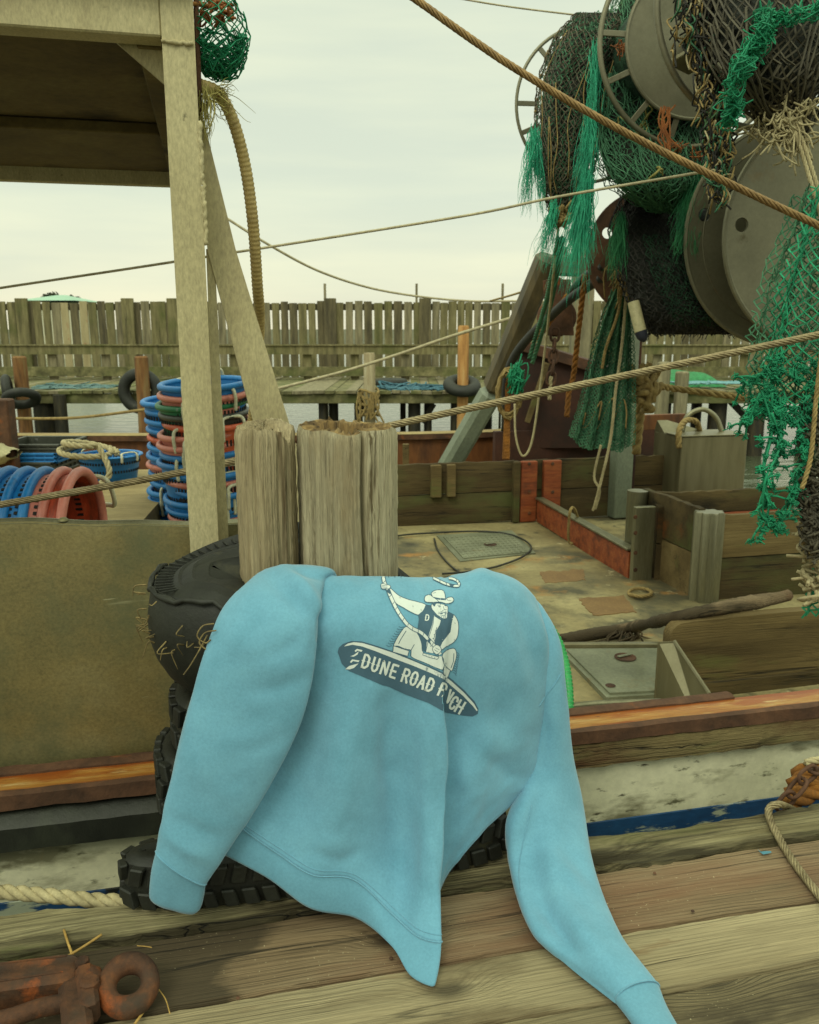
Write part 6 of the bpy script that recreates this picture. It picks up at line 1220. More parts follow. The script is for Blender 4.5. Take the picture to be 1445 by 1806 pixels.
# green pot-net bundle at the head of the gallows post and straw coloured fringe
t_ = thing('net_bundle', 'small round bundle of green and orange net at the post head', 'netting', PV(385, 122, gv + .06)); cbn = PV(386, 66, gv + .06)
ra, rb_ = .068, .092
def SP(a, b): th_ = 2 * math.pi * a; ph_ = math.pi * (.08 + .9 * b); return cbn + np.array((ra * 1.05 * math.sin(ph_) ** .8 * math.cos(th_), ra * math.sin(ph_) ** .8 * math.sin(th_), rb_ * math.cos(ph_)))
m = mb(); net_sheet(m, SP, 26, 16, .0016, .003, .04, rng=random.Random(2)); [net_sheet(m, lambda a, b, k=k: cbn + (SP(a, .45 + .55 * b) - cbn) * k, 30, 16, .0016, .004, .0, rng=random.Random(3)) for k in (.92, .84, .76)]; m.build('mesh', M['net_teal'], t_)
m = mb(); rg = random.Random(9)
for k in range(26): p = cbn + np.array((rg.uniform(-.04, .04), rg.gauss(0, .015), rg.uniform(.035, .075))); m.tube(cr_path([p + np.array([rg.gauss(0, .009) for _ in range(3)]) for _ in range(4)], 4), .003, 6)
m.build('orange_twine', M['net_orange'], t_, smooth=True)
m = mb(); tuft(m, PV(362, 150, gv + .01), PV(366, 255, gv + .0), .012, 50, .0012, .008, .008, rng=rg); tuft(m, PV(375, 160, gv + .02), PV(412, 200, gv + .03), .018, 30, .0012, .012, .012, rng=rg); tuft(m, PV(385, 160, gv + .02), PV(412, 155, gv + .03), .012, 18, .0012, .008, .008, rng=rg)
tag(m.build('twine_tuft', M['tuft_straw']), 'yellowish frayed twine beside the hose at the post head', 'twine', 'frayed tufts of twine on the nets')
m = mb(); m.tube(cr_path([PV(300, 2, gv - .02), PV(335, 6, gv + .0), PV(365, 10, gv + .05), PV(384, 14, gv + .06)], 5), .005, 6); m.tube(cr_path([PV(370, -8, gv + .06), PV(372, 6, gv + .06), PV(382, 9, gv + .06), PV(386, -8, gv + .06)], 5), .004, 6)
tag(m.build('hanging_strap', M['rope_orange'], smooth=True), 'orange strap tying the small net bundle to the post head', 'strap')

# ================================================================== RUSTY SWIVEL AND STRAW ON THE DOCK
t_ = thing('rusty_swivel', 'heavy rusted iron swivel with a round eye, lying on the dock', 'swivel', PZ(150, 1760, .0))
M['iron'] = mk('rusted_iron', [s3(40, 26, 17), s3(78, 48, 28), s3(108, 64, 32)], 16, rough=.8, metal=.15, bump=.8, bdist=.006, fine=70, fineamt=.35, spots=[(s3(166, 82, 26), 10, .56, .7), (s3(60, 46, 34), 7, .56, .68), (s3(140, 124, 90), 14, .68, .74)])
ce = PZ(227, 1737, .042); tocam = C0 - ce; tocam /= np.linalg.norm(tocam); nrm = tocam * .75 + ZZ * .5; nrm /= np.linalg.norm(nrm); e1 = np.cross(nrm, ZZ); e1 /= np.linalg.norm(e1); e2 = np.cross(nrm, e1)
m = mb(); G = []
for a in np.linspace(0, 2 * math.pi, 49)[:-1]:
    e = e1 * math.cos(a) + e2 * math.sin(a); rr = .0165 * (1.12 - .1 * math.cos(a * 2)); G.append([ce + e * (.0375 + rr * math.cos(b)) + nrm * rr * .95 * math.sin(b) for b in np.linspace(0, 2 * math.pi, 17)[:-1]])
for r_ in G:
    for q in r_: q[2] = max(q[2], .001)
m.grid(G, closed_u=True, closed_v=True); m.build('eye', M['iron'], t_, smooth=True)
def zp(x, y, z): return PZ(x, y, z)
m = mb(); m.tube(cr_path([zp(150, 1728, .04), zp(168, 1733, .042), zp(184, 1736, .042)], 4), [.026, .026, .026, .026, .023, .02, .0185, .018, .018], 20); m.build('neck', M['iron'], t_, smooth='auto')
m = mb(); m.lathe([(0, .03), (.014, .03), (.018, .026), (.019, -.02)], zp(160, 1752, .04), k=8); m.lathe([(0, .016), (.012, .016), (.014, .01), (.014, -.01)], zp(146, 1706, .05), k=8); m.build('bolt', M['iron'], t_, smooth='auto')
m = mb(); m.bar(zp(150, 1716, .04), zp(160, 1790, .034), .034, .056, bev=.01); m.build('collar', M['iron'], t_)
m = mb(); G = []
prof = [(-.034, -.03), (-.04, -.01), (-.036, .016), (-.024, .024), (-.012, .020), (.0, .024), (.02, .024), (.034, .014), (.036, -.01), (.03, -.03)]
ax0 = zp(-120, 1757, .036); ax1 = zp(137, 1722, .036); d = ax1 - ax0; L = np.linalg.norm(d); d /= L; sd = np.cross(ZZ, d)
for s in np.linspace(0, 1, 40): k = 1 - .22 * max(0, (s - .93) / .07) ** 2; G.append([ax0 + d * L * s + sd * (-x) * k + ZZ * (z * k + .004) for x, z in prof])
m.grid(G, closed_v=True); m.f.append([39 * 10 + i for i in range(10)]); m.m.append(0); m.build('body', M['iron'], t_, smooth='auto')
m = mb(); m.bar(zp(128, 1735, .03), zp(140, 1830, .03), .05, .05, bev=.014); m.tube(cr_path([zp(-60, 1815, .03), zp(20, 1795, .04), zp(70, 1778, .04), zp(110, 1770, .035)], 6), .016, 12); m.build('yoke_arm', M['iron'], t_, smooth='auto')
m = mb()
for s, x in ((.3, .026), (.3, -.02)): m.bar(ax0 + d * L * .35 + sd * x + ZZ * .027, ax0 + d * L * .92 + sd * x * .9 + ZZ * .027, .004, .006)
m.build('cast_ridge', M['iron'], t_)
for pts, lb in (([(117, 1688), (150, 1668), (180, 1648)], 'thick straw stalk sticking out behind the rusty swivel'), ([(113, 1640), (120, 1662), (130, 1690)], 'thin bent straw crossing the thick stalk'), ([(278, 1748), (262, 1772), (238, 1806)], 'thick straw lying right of the iron eye'), ([(278, 1742), (292, 1762), (300, 1788)], 'thin straw bent beside the iron eye'), ([(28, 1712), (36, 1700), (30, 1704)], 'tiny curl of straw on the swivel body'), ([(242, 1668), (255, 1669), (268, 1671)], 'short straw lying in the plank seam')):
    m = mb(); P = cr_path([PZ(x, y, .012 + .01 * i * (1 if 'thick straw stalk' in lb else 0)) for i, (x, y) in enumerate(pts)], 5); m.tube(P, .0026 if 'thick' in lb else .0011, 6); tag(m.build('straw', M['straw'], smooth=True), lb, 'straw', 'bits of straw on the dock')

# ================================================================== SWEATSHIRT
shirt = thing('sweatshirt', 'light blue sweatshirt with a cowboy print draped over the tyres and dock', 'sweatshirt', PV(700, 1500, 1.6))
def up2(Cg, ku, kv):
    Cg = np.asarray(Cg, float); A = np.stack([cr_path(Cg[:, j], ku) for j in range(Cg.shape[1])], 1)
    return np.stack([cr_path(A[i], kv) for i in range(A.shape[0])], 0)
def gauss_line(px, py, line, wd):
    P = np.array(line, float); best = np.full(px.shape, 1e9); tt = np.zeros(px.shape); n = len(P) - 1
    for i in range(n):
        a, b = P[i], P[i + 1]; d = b - a; L2 = d @ d; s = np.clip(((px - a[0]) * d[0] + (py - a[1]) * d[1]) / L2, 0, 1); q = np.hypot(px - a[0] - s * d[0], py - a[1] - s * d[1])
        k = q < best; best = np.where(k, q, best); tt = np.where(k, (i + s) / n, tt)
    return np.exp(-(best / wd) ** 2) * np.sin(np.pi * np.clip(tt * .94 + .03, 0, 1)) ** .6
def normals(G):
    du = np.gradient(G, axis=1); dv = np.gradient(G, axis=0); n = np.cross(dv, du); return n / (np.linalg.norm(n, axis=2)[:, :, None] + 1e-12)
def wrinkle(G, folds, mask=None, seed=0, rough=.0):
    n = normals(G); px, py = pix(G); d = np.zeros(px.shape)
    for line, wd, amp in folds: d += amp * gauss_line(px, py, line, wd)
    if mask is not None: d *= mask
    return G + n * d[:, :, None]
# body: rows from the back over the crest down to the hem seam; columns left -> right, with the pleat at columns 5..8
rows = [
 [(545, 1035, 1.742), (580, 1034, 1.742), (615, 1032, 1.742), (663, 1032, 1.742), (718, 1034, 1.748), (750, 1036, 1.77), (770, 1036, 1.80), (786, 1036, 1.84), (810, 1034, 1.86), (850, 1030, 1.88), (895, 1050, 1.88), (930, 1080, 1.86), (938, 1090, 1.87)],
 [(540, 1014, 1.728), (580, 1014, 1.728), (615, 1015, 1.728), (663, 1016, 1.730), (718, 1018, 1.735), (750, 1019, 1.745), (768, 1019, 1.755), (786, 1018, 1.765), (812, 1012, 1.775), (850, 1002, 1.78), (900, 1017, 1.78), (938, 1048, 1.775), (950, 1075, 1.79)],
 [(536, 1042, 1.69), (577, 1045, 1.675), (615, 1044, 1.672), (663, 1044, 1.672), (718, 1045, 1.675), (750, 1045, 1.68), (769, 1045, 1.685), (785, 1043, 1.688), (808, 1040, 1.69), (857, 1034, 1.70), (912, 1050, 1.71), (955, 1085, 1.72), (952, 1105, 1.76)],
 [(528, 1092, 1.64), (570, 1100, 1.618), (612, 1102, 1.612), (662, 1103, 1.610), (718, 1104, 1.610), (750, 1104, 1.612), (772, 1105, 1.615), (785, 1105, 1.620), (802, 1105, 1.628), (860, 1104, 1.645), (918, 1112, 1.665), (966, 1132, 1.69), (958, 1150, 1.74)],
 [(510, 1160, 1.635), (555, 1180, 1.612), (605, 1190, 1.592), (660, 1193, 1.588), (718, 1195, 1.592), (758, 1197, 1.582), (778, 1198, 1.580), (783, 1198, 1.600), (797, 1196, 1.615), (860, 1190, 1.625), (925, 1195, 1.65), (968, 1205, 1.685), (960, 1215, 1.74)],
 [(490, 1240, 1.63), (543, 1265, 1.612), (600, 1280, 1.575), (655, 1285, 1.572), (715, 1290, 1.585), (762, 1295, 1.560), (787, 1298, 1.556), (772, 1298, 1.605), (800, 1288, 1.635), (862, 1278, 1.625), (930, 1275, 1.65), (966, 1285, 1.70), (955, 1290, 1.74)],
 [(470, 1320, 1.62), (533, 1350, 1.60), (590, 1375, 1.555), (650, 1385, 1.555), (710, 1400, 1.572), (758, 1415, 1.540), (785, 1420, 1.532), (764, 1420, 1.57), (798, 1388, 1.602), (860, 1355, 1.605), (912, 1342, 1.645), (956, 1345, 1.69), (945, 1350, 1.74)],
 [(436, 1388, 1.60), (515, 1430, 1.575), (575, 1462, 1.535), (640, 1480, 1.538), (703, 1520, 1.545), (747, 1550, 1.48), (777, 1560, 1.468), (756, 1560, 1.545), (792, 1478, 1.59), (846, 1425, 1.598), (898, 1393, 1.625), (950, 1375, 1.68), (942, 1376, 1.73)],
 [(396, 1440, 1.585), (490, 1505, 1.55), (552, 1543, 1.515), (625, 1552, 1.515), (692, 1612, 1.47), (738, 1652, 1.41), (781, 1661, 1.388), (755, 1640, 1.47), (784, 1552, 1.575), (836, 1480, 1.593), (886, 1434, 1.625), (943, 1390, 1.675), (936, 1390, 1.72)]]
Cg = np.array([[PV(*p) for p in r] for r in rows]); Gb = up2(Cg, 16, 14)
folds = [([(515, 1200), (500, 1290), (470, 1400)], 24, -.026), ([(690, 1215), (688, 1340), (705, 1500)], 24, -.017), ([(620, 1240), (615, 1350), (600, 1470)], 30, .013), ([(745, 1240), (752, 1380), (760, 1560)], 16, .008),
         ([(880, 1080), (905, 1160), (935, 1230)], 16, .006), ([(905, 1060), (935, 1130), (955, 1200)], 14, -.006), ([(830, 1280), (880, 1310), (945, 1345)], 20, .007), ([(850, 1330), (900, 1370), (940, 1372)], 14, -.006), ([(800, 1300), (830, 1400), (805, 1500)], 24, .013), ([(905, 1240), (900, 1300), (880, 1370)], 20, -.003),
         ([(870, 1200), (885, 1280), (870, 1360)], 18, -.006), ([(560, 1100), (575, 1180), (560, 1260)], 12, -.005), ([(640, 1500), (600, 1520), (540, 1500)], 12, -.004), ([(800, 1020), (850, 1012), (900, 1030)], 8, .004)]
Gb = wrinkle(Gb, folds)
rr = np.random.RandomState(2)
def softnoise(G, amp, k=9, seed=1):
    rg = np.random.RandomState(seed); a, b = G.shape[:2]; f = rg.randn(a // k + 4, b // k + 4, 1) * np.ones(3); F = up2(f, k, k)[:a, :b, :1]; return G + normals(G) * F * amp
cr_ = np.random.RandomState(17); small = []
for _ in range(46):
    x, y = cr_.uniform(560, 940), cr_.uniform(1060, 1560); a = cr_.choice([1.35, 1.7, .9, 2.3]) + cr_.randn() * .25; L_ = cr_.uniform(25, 70); small.append(([(x, y), (x + L_ * .5 * math.cos(a) + cr_.randn() * 5, y + L_ * .5 * math.sin(a)), (x + L_ * math.cos(a), y + L_ * math.sin(a))], cr_.uniform(5, 9), cr_.choice([-1, 1]) * cr_.uniform(.0004, .0012)))
Gb = wrinkle(Gb, small)
Gb = softnoise(Gb, .0011, 9, 3); Gb = softnoise(Gb, .0005, 4, 4)
Gb[:, :, 2] = np.maximum(Gb[:, :, 2], .006)
m = mb(); m.grid(Gb, flip=True)
# fold-under along the diagonal lower edge on the right
a_ = 7 * 14; edge = Gb[-1, a_:]; prev = Gb[-3, a_:]; d_ = edge - prev; d_ /= np.linalg.norm(d_, axis=1)[:, None]; nn = normals(Gb)[-1, a_:]
curl = [edge + d_ * .012 * math.sin(a) - nn * .012 * (1 - math.cos(a)) for a in np.linspace(0, 2.6, 8)] + [edge - d_ * .06 - nn * .03]
curl = np.array(curl); curl[:, :, 2] = np.maximum(curl[:, :, 2], .006); m.grid(curl, flip=True)
body = m.build('body', M['fleece'], shirt, smooth=True)
def solid(o, t=.0035):
    md = o.modifiers.new('cloth_thickness', 'SOLIDIFY'); md.thickness = t; md.offset = -1; return o
solid(body)
# waistband
hem = [(372, 1496, 1.585), (466, 1546, 1.545), (545, 1602, 1.505), (628, 1620, 1.495), (690, 1668, 1.415), (724, 1720, 0, .012), (768, 1738, 0, .010), (752, 1700, 1.40)]
top = Gb[-1, :7 * 14 + 1]; bot = cr_path([(PZ(p[0], p[1], p[3]) if len(p) > 3 else PV(*p)) for p in hem], 14); mid = (top + bot) / 2 + normals(Gb)[-1, :7 * 14 + 1] * .006
Gh = np.array([top * (1 - s) ** 2 + 2 * mid * s * (1 - s) + bot * s * s for s in np.linspace(0, 1, 14)]); off = normals(Gh)
Gh[1:] -= off[1:] * .001; Gh = softnoise(Gh, .0006, 9, 9); Gh[0] = top; Gh[:, :, 2] = np.maximum(Gh[:, :, 2], .006)
m = mb(); m.grid(Gh, flip=True); e = Gh[-1]; ne = normals(Gh)[-1]; solid(m.build('waistband', M['rib'], shirt, smooth=True))
m = mb(); m.tube(resample(top + normals(Gb)[-1, :7 * 14 + 1] * .0006, .004), .0016, 6); m.tube(resample(Gb[-3, :7 * 14 - 6] + normals(Gb)[-3, :7 * 14 - 6] * .0002, .004), .0011, 5); m.build('hem_seam', M['fleece'], shirt, smooth=True)

def pt(q): return PZ(q[0], q[1], q[3]) if len(q) > 3 else PV(*q)
def sleeve(st, k=10, na=56):
    """st rows: (left point, right point, front bulge, back bulge)"""
    L = cr_path([pt(q[0]) for q in st], k); Rr = cr_path([pt(q[1]) for q in st], k); tf = cr_path([np.array((q[2], q[3], 0)) for q in st], k)
    c = (L + Rr) / 2; T, _, _ = frames(c); G = []
    for i in range(len(L)):
        h = (Rr[i] - L[i]) / 2; w_ = np.cross(h, T[i]); w_ /= np.linalg.norm(w_)
        if w_ @ (C0 - c[i]) < 0: w_ = -w_
        row = []
        for a in np.linspace(0, 2 * math.pi, na + 1)[:-1]:
            sa = math.sin(a); f = tf[i][0] * abs(sa) ** .8 if sa > 0 else -tf[i][1] * abs(sa) ** .7
            row.append(c[i] - h * math.cos(a) + w_ * f)
        G.append(row)
    return np.array(G)
def crinkles(seed, area, n, angs):
    q = np.random.RandomState(seed); o = []
    for _ in range(n):
        k = q.rand(); i = min(int(k * (len(area) - 1)), len(area) - 2); f = k * (len(area) - 1) - i; x = area[i][0] * (1 - f) + area[i + 1][0] * f + q.randn() * 32; y = area[i][1] * (1 - f) + area[i + 1][1] * f + q.randn() * 12
        a = q.choice(angs) + q.randn() * .25; L_ = q.uniform(20, 60); o.append(([(x, y), (x + L_ * .5 * math.cos(a) + q.randn() * 4, y + L_ * .5 * math.sin(a)), (x + L_ * math.cos(a), y + L_ * math.sin(a))], q.uniform(5, 9), q.choice([-1, 1]) * q.uniform(.0005, .0015)))
    return o
def fin(G, folds, seed, amp=.0013):
    G2 = np.concatenate([G, G[:, :1]], 1); px, py = pix(G2); nrm_ = -normals(G2) if False else normals(G2); c = G2[:, :-1].mean(1, keepdims=True); s = np.sign((nrm_ * (G2 - c)).sum(2).mean()); nrm_ = nrm_ * s
    face = ((nrm_ * (C0 - G2)).sum(2) > 0) * 1.0; d = np.zeros(px.shape)
    for line, wd, am in folds: d += am * gauss_line(px, py, line, wd)
    G2 = G2 + nrm_ * (d * face)[:, :, None]; rg = np.random.RandomState(seed); a, b = G2.shape[:2]; F = up2(rg.randn(a // 9 + 4, b // 9 + 4, 1) * np.ones(3), 9, 9)[:a, :b, :1]; F[:, -1] = F[:, 0] = (F[:, 0] + F[:, -1]) / 2
    G2 = G2 + nrm_ * F * amp; G2[:, -1] = G2[:, 0]; G2 = G2[:, :-1]; G2[:, :, 2] = np.maximum(G2[:, :, 2], .004); return G2
def cap(m, row, n): m.f.append(list(range(m.n - n, m.n))); m.m.append(0)
# left sleeve
ls = [((505, 1030, 1.76), (600, 1030, 1.75), .012, .01), ((462, 1012, 1.745), (590, 1012, 1.735), .02, .02), ((425, 1042, 1.70), (572, 1030, 1.69), .030, .03), ((390, 1082, 1.655), (562, 1072, 1.625), .033, .03), ((365, 1140, 1.61), (560, 1128, 1.588), .032, .025), ((340, 1222, 1.585), (551, 1205, 1.575), .032, .02), ((316, 1312, 1.565), (527, 1288, 1.562), .032, .02),
      ((297, 1395, 1.555), (478, 1380, 1.552), .031, .02), ((284, 1455, 1.548), (428, 1462, 1.545), .034, .02), ((276, 1498, 1.545), (364, 1556, 1.535), .034, .016)]
G = sleeve(ls); lf = [([(500, 1000), (540, 1040), (566, 1085)], 12, .013), ([(512, 1004), (548, 1012), (585, 1022)], 8, -.008), ([(470, 1010), (515, 1055), (545, 1090)], 14, -.010), ([(548, 1060), (558, 1110), (552, 1160)], 9, -.006), ([(400, 1110), (460, 1160), (520, 1180)], 26, .006), ([(545, 1110), (500, 1150), (440, 1165)], 14, -.005), ([(550, 1190), (490, 1215), (430, 1220)], 12, -.004), ([(520, 1290), (460, 1320), (410, 1330)], 14, -.004), ([(350, 1230), (420, 1270), (500, 1270)], 30, -.004), ([(330, 1330), (400, 1400), (440, 1420)], 22, .004), ([(290, 1470), (330, 1500), (380, 1520)], 12, .006), ([(300, 1440), (360, 1470), (400, 1480)], 12, -.004), ([(440, 1040), (430, 1090), (400, 1140)], 18, .005)]
G = fin(G, lf + crinkles(3, [(500, 1060), (450, 1200), (400, 1340), (330, 1480)], 40, [.4, 1.0, 1.9, 2.6]), 5); m = mb(); m.grid(G, closed_v=True); m.f.append(list(range(56))[::-1]); m.m.append(0); m.build('sleeve', M['fleece'], shirt, smooth=True); endL = G[-1]
lc = [((276, 1498, 1.545), (364, 1556, 1.535), .030, .014), ((269, 1530, 1.545), (360, 1578, 1.535), .026, .012), ((265, 1572, 1.548), (354, 1600, 1.535), .024, .012), ((266, 1582, 1.55), (346, 1609, 1.535), .018, .010)]
G = sleeve(lc, 6); G = fin(G, crinkles(6, [(300, 1530), (340, 1580)], 8, [1.4, 1.7]), 6, .0006); m = mb(); m.grid(G, closed_v=True); cap(m, G, 56); m.build('cuff', M['rib'], shirt, smooth=True)
m = mb(); P = endL[1:28]; m.tube(resample(P + (C0 - P) / np.linalg.norm(C0 - P, axis=1)[:, None] * .001, .004), .0017, 6); m.build('cuff_seam', M['fleece'], shirt, smooth=True)
# right sleeve
rs = [((905, 1050, 1.80), (940, 1070, 1.80), .012, .02), ((925, 1070, 1.775), (962, 1088, 1.765), .025, .03), ((938, 1130, 1.72), (985, 1140, 1.73), .03, .03), ((944, 1210, 1.70), (994, 1210, 1.715), .032, .03), ((945, 1290, 1.69), (1002, 1288, 1.71), .034, .03), ((925, 1372, 1.675), (1014, 1368, 1.70), .042, .025), ((896, 1445, 0, .135), (1028, 1445, 0, .085), .044, .02),
      ((900, 1512, 0, .07), (1044, 1520, 0, .05), .042, .018), ((914, 1585, 0, .036), (1068, 1592, 0, .034), .042, .014), ((944, 1650, 0, .024), (1098, 1658, 0, .026), .042, .010), ((1000, 1702, 0, .016), (1132, 1706, 0, .018), .036, .010), ((1085, 1768, 0, .014), (1163, 1745, 0, .016), .028, .010)]
G = sleeve(rs); rf = [([(940, 1380), (918, 1440), (908, 1510)], 12, .007), ([(955, 1400), (940, 1470), (935, 1540)], 14, -.008), ([(985, 1440), (970, 1540), (985, 1600)], 18, .007), ([(940, 1580), (985, 1640), (1020, 1690)], 16, -.010), ([(1000, 1600), (1040, 1660), (1090, 1720)], 18, .008), ([(955, 1225), (965, 1290), (955, 1360)], 9, -.005), ([(975, 1250), (985, 1330), (985, 1400)], 14, .004), ([(1000, 1500), (1030, 1540), (1050, 1560)], 12, -.005), ([(925, 1600), (950, 1650), (990, 1690)], 10, .006), ([(938, 1520), (958, 1590), (1005, 1665)], 22, -.017), ([(905, 1450), (904, 1520), (926, 1605)], 9, .006), ([(960, 1500), (985, 1530), (1025, 1560)], 16, .007)]
G = fin(G, rf + crinkles(4, [(970, 1150), (970, 1350), (970, 1500), (1000, 1620), (1100, 1740)], 40, [.5, 1.0, 1.4, 2.2]), 8); m = mb(); m.grid(G, closed_v=True); m.f.append(list(range(56))[::-1]); m.m.append(0); m.build('sleeve', M['fleece'], shirt, smooth=True); endR = G[-1]
rc = [((1085, 1768, 0, .014), (1163, 1745, 0, .016), .028, .010), ((1108, 1795, 0, .013), (1176, 1778, 0, .014), .022, .009), ((1136, 1836, 0, .013), (1200, 1822, 0, .013), .021, .009), ((1162, 1872, 0, .012), (1220, 1858, 0, .012), .016, .008)]
G = sleeve(rc, 6); G = fin(G, [], 9, .0006); m = mb(); m.grid(G, closed_v=True); cap(m, G, 56); m.build('cuff', M['rib'], shirt, smooth=True)
m = mb(); P = endR[1:28]; m.tube(resample(P + (C0 - P) / np.linalg.norm(C0 - P, axis=1)[:, None] * .001, .004), .0017, 6); m.build('cuff_seam', M['fleece'], shirt, smooth=True)

# armhole seam on the right shoulder
def on_cloth(pxs, objs, off=.0006):
    o = []
    for x, y in pxs:
        best = None
        for ob in objs:
            r_ = ray(x, y); L_ = np.linalg.norm(r_); lc_ = rootloc(shirt); h = bvh_of(ob).ray_cast(Vector(C0), Vector(r_ / L_))
            if h[0] is not None and (best is None or h[3] < best[3]): best = h
        if best is not None: q = np.array(best[0]); o.append(q + (C0 - q) / np.linalg.norm(C0 - q) * off)
    return np.array(o)
_bv = {}
def bvh_of(ob):
    if ob.name not in _bv: lc_ = Vector(rootloc(shirt)); _bv[ob.name] = BVHTree.FromPolygons([v.co + lc_ for v in ob.data.vertices], [tuple(p.vertices) for p in ob.data.polygons])
    return _bv[ob.name]
sl = [c for c in shirt.children if c.name.startswith('sleeve')]
for ln in ([(990, 1188), (978, 1208), (964, 1226), (951, 1246)], [(938, 1420), (930, 1455), (922, 1490), (916, 1530), (918, 1570)]):
    P_ = on_cloth([tuple(p[:2]) for p in cr_path([np.array((x, y, 0)) for x, y in ln], 6)], [body] + sl)
    if len(P_) > 3 and np.linalg.norm(np.diff(P_, axis=0), axis=1).max() < .05: m = mb(); m.tube(P_, .0011, 6); m.build('sleeve_seam', M['fleece'], shirt, smooth=True)
# ------------------------------------------------------------------ print on the back: cowboy riding a board
me = body.data; Lb = rootloc(shirt); BV_ = BVHTree.FromPolygons([Vector(v.co) + Vector(Lb) for v in me.vertices], [tuple(p.vertices) for p in me.polygons])
def zpx(x, y): return 570 + x / 4.8167, 990 + y / 4.8167
lay = [0, '']; inkN, inkC = mb(), mb()
def put_ink(which, verts2, faces):
    lay[0] += which != lay[1]; lay[1] = which; off = .0009 + lay[0] * 2.4e-5; V = []; ok = []
    for x, y in verts2:
        r_ = ray(*zpx(x, y)); L = np.linalg.norm(r_); h = BV_.ray_cast(Vector(C0), Vector(r_ / L))
        if h[0] is None: V.append(C0 + r_ * 1.7); ok.append(False)
        else: n_ = np.array(h[1]); n_ = n_ if n_ @ (C0 - np.array(h[0])) > 0 else -n_; V.append(np.array(h[0]) + n_ * off); ok.append(True)
    fs = [f for f in faces if all(ok[i] for i in f) and max(np.linalg.norm(V[f[i]] - V[f[i - 1]]) for i in range(len(f))) < .03]
    (inkN if which == 'n' else inkC).add(V, fs)
def dens(poly, s, closed=True):
    o = []; n = len(poly)
    for i in range(n if closed else n - 1):
        a = np.array(poly[i], float); b = np.array(poly[(i + 1) % n], float); k = max(1, int(np.linalg.norm(b - a) / s)); o += [a + (b - a) * q / k for q in range(k)]
    if not closed: o.append(np.array(poly[-1], float))
    return o
def inside(p, poly):
    x, y = p; c = False; n = len(poly)
    for i in range(n):
        x1, y1 = poly[i]; x2, y2 = poly[i - 1]
        if (y1 > y) != (y2 > y) and x < (x2 - x1) * (y - y1) / (y2 - y1) + x1: c = not c
    return c
def smooth2(poly, n=4, closed=True):
    return [tuple(p[:2]) for p in cr_path([np.array((x, y, 0)) for x, y in poly], n, closed)][:(None if not closed else None)]
def fill(which, poly, s=16, sm_=False):
    s = min(s, 10)
    if sm_: poly = smooth2(poly)
    D = dens(poly, s); pts = [Vector((p[0], p[1])) for p in D]; n = len(pts); edges = [(i, (i + 1) % n) for i in range(n)]
    xs = [p[0] for p in D]; ys = [p[1] for p in D]; pl = [tuple(p) for p in D]
    y = min(ys) + s * .37
    while y < max(ys):
        x = min(xs) + s * .41
        while x < max(xs):
            if inside((x, y), pl): pts.append(Vector((x, y)))
            x += s
        y += s
    v, _, f, *_ = delaunay_2d_cdt(pts, edges, [], 0, 1e-4)
    f = [t for t in f if inside((sum(v[i][0] for i in t) / len(t), sum(v[i][1] for i in t) / len(t)), pl)]
    put_ink(which, [tuple(q) for q in v], [tuple(t) for t in f])
def stroke(which, line, w_=6, sm_=False, closed=False, s=8):
    if sm_: line = smooth2(line, 4, closed)
    D = np.array(dens(line, s, closed)); 
    if closed: D = np.vstack([D, D[:1]])
    t = np.gradient(D, axis=0); t /= np.linalg.norm(t, axis=1)[:, None] + 1e-9; nn_ = np.stack([-t[:, 1], t[:, 0]], 1); V = np.vstack([D + nn_ * w_ / 2, D - nn_ * w_ / 2]); n = len(D)
    put_ink(which, [tuple(q) for q in V], [(i, i + 1, n + i + 1, n + i) for i in range(n - 1)])
def shape(poly, ow=6, sm_=True): fill('c', poly, 16, sm_); stroke('n', poly, ow, sm_, True)
board = [(125, 770), (135, 732), (170, 700), (240, 676), (330, 680), (450, 715), (600, 765), (760, 830), (900, 888), (1010, 938), (1100, 1006), (1200, 1095), (1288, 1190), (1318, 1250), (1314, 1295), (1270, 1316), (1180, 1308), (1040, 1283), (900, 1205), (700, 1130), (560, 1065), (500, 1050), (350, 985), (220, 930), (160, 870)]
fill('n', board, 10)
fill('c', [(178, 722), (210, 698), (262, 686), (335, 694), (450, 728), (600, 778), (760, 843), (900, 902), (1005, 952), (1095, 1022), (1195, 1112), (1280, 1205), (1312, 1262), (1306, 1272), (1272, 1228), (1190, 1142), (1090, 1058), (1020, 1000), (985, 980), (880, 933), (750, 880), (600, 824), (450, 764), (330, 722), (250, 708)], 14)
for q in ([(268, 758), (288, 743), (336, 754), (326, 768), (292, 758), (276, 770)], [(230, 806), (258, 797), (304, 764), (292, 792), (262, 808)], [(228, 856), (246, 832), (310, 842), (300, 855), (254, 846), (240, 862)], [(188, 916), (222, 888), (302, 866), (262, 905), (226, 917)]): fill('c', q, 14)
# fringe behind the chaps
for i in range(9): y = 556 + i * 20; x = 688 - i * 13; stroke('n', [(x, y), (x - 30, y + 6), (x - 46, y - 4)], 4)
for i in range(10): y = 770 + i * 19; x = 1128 - i * 3; stroke('n', [(x, y), (x + 22, y - 8 + 18), (x + 28, y + 30)], 4)
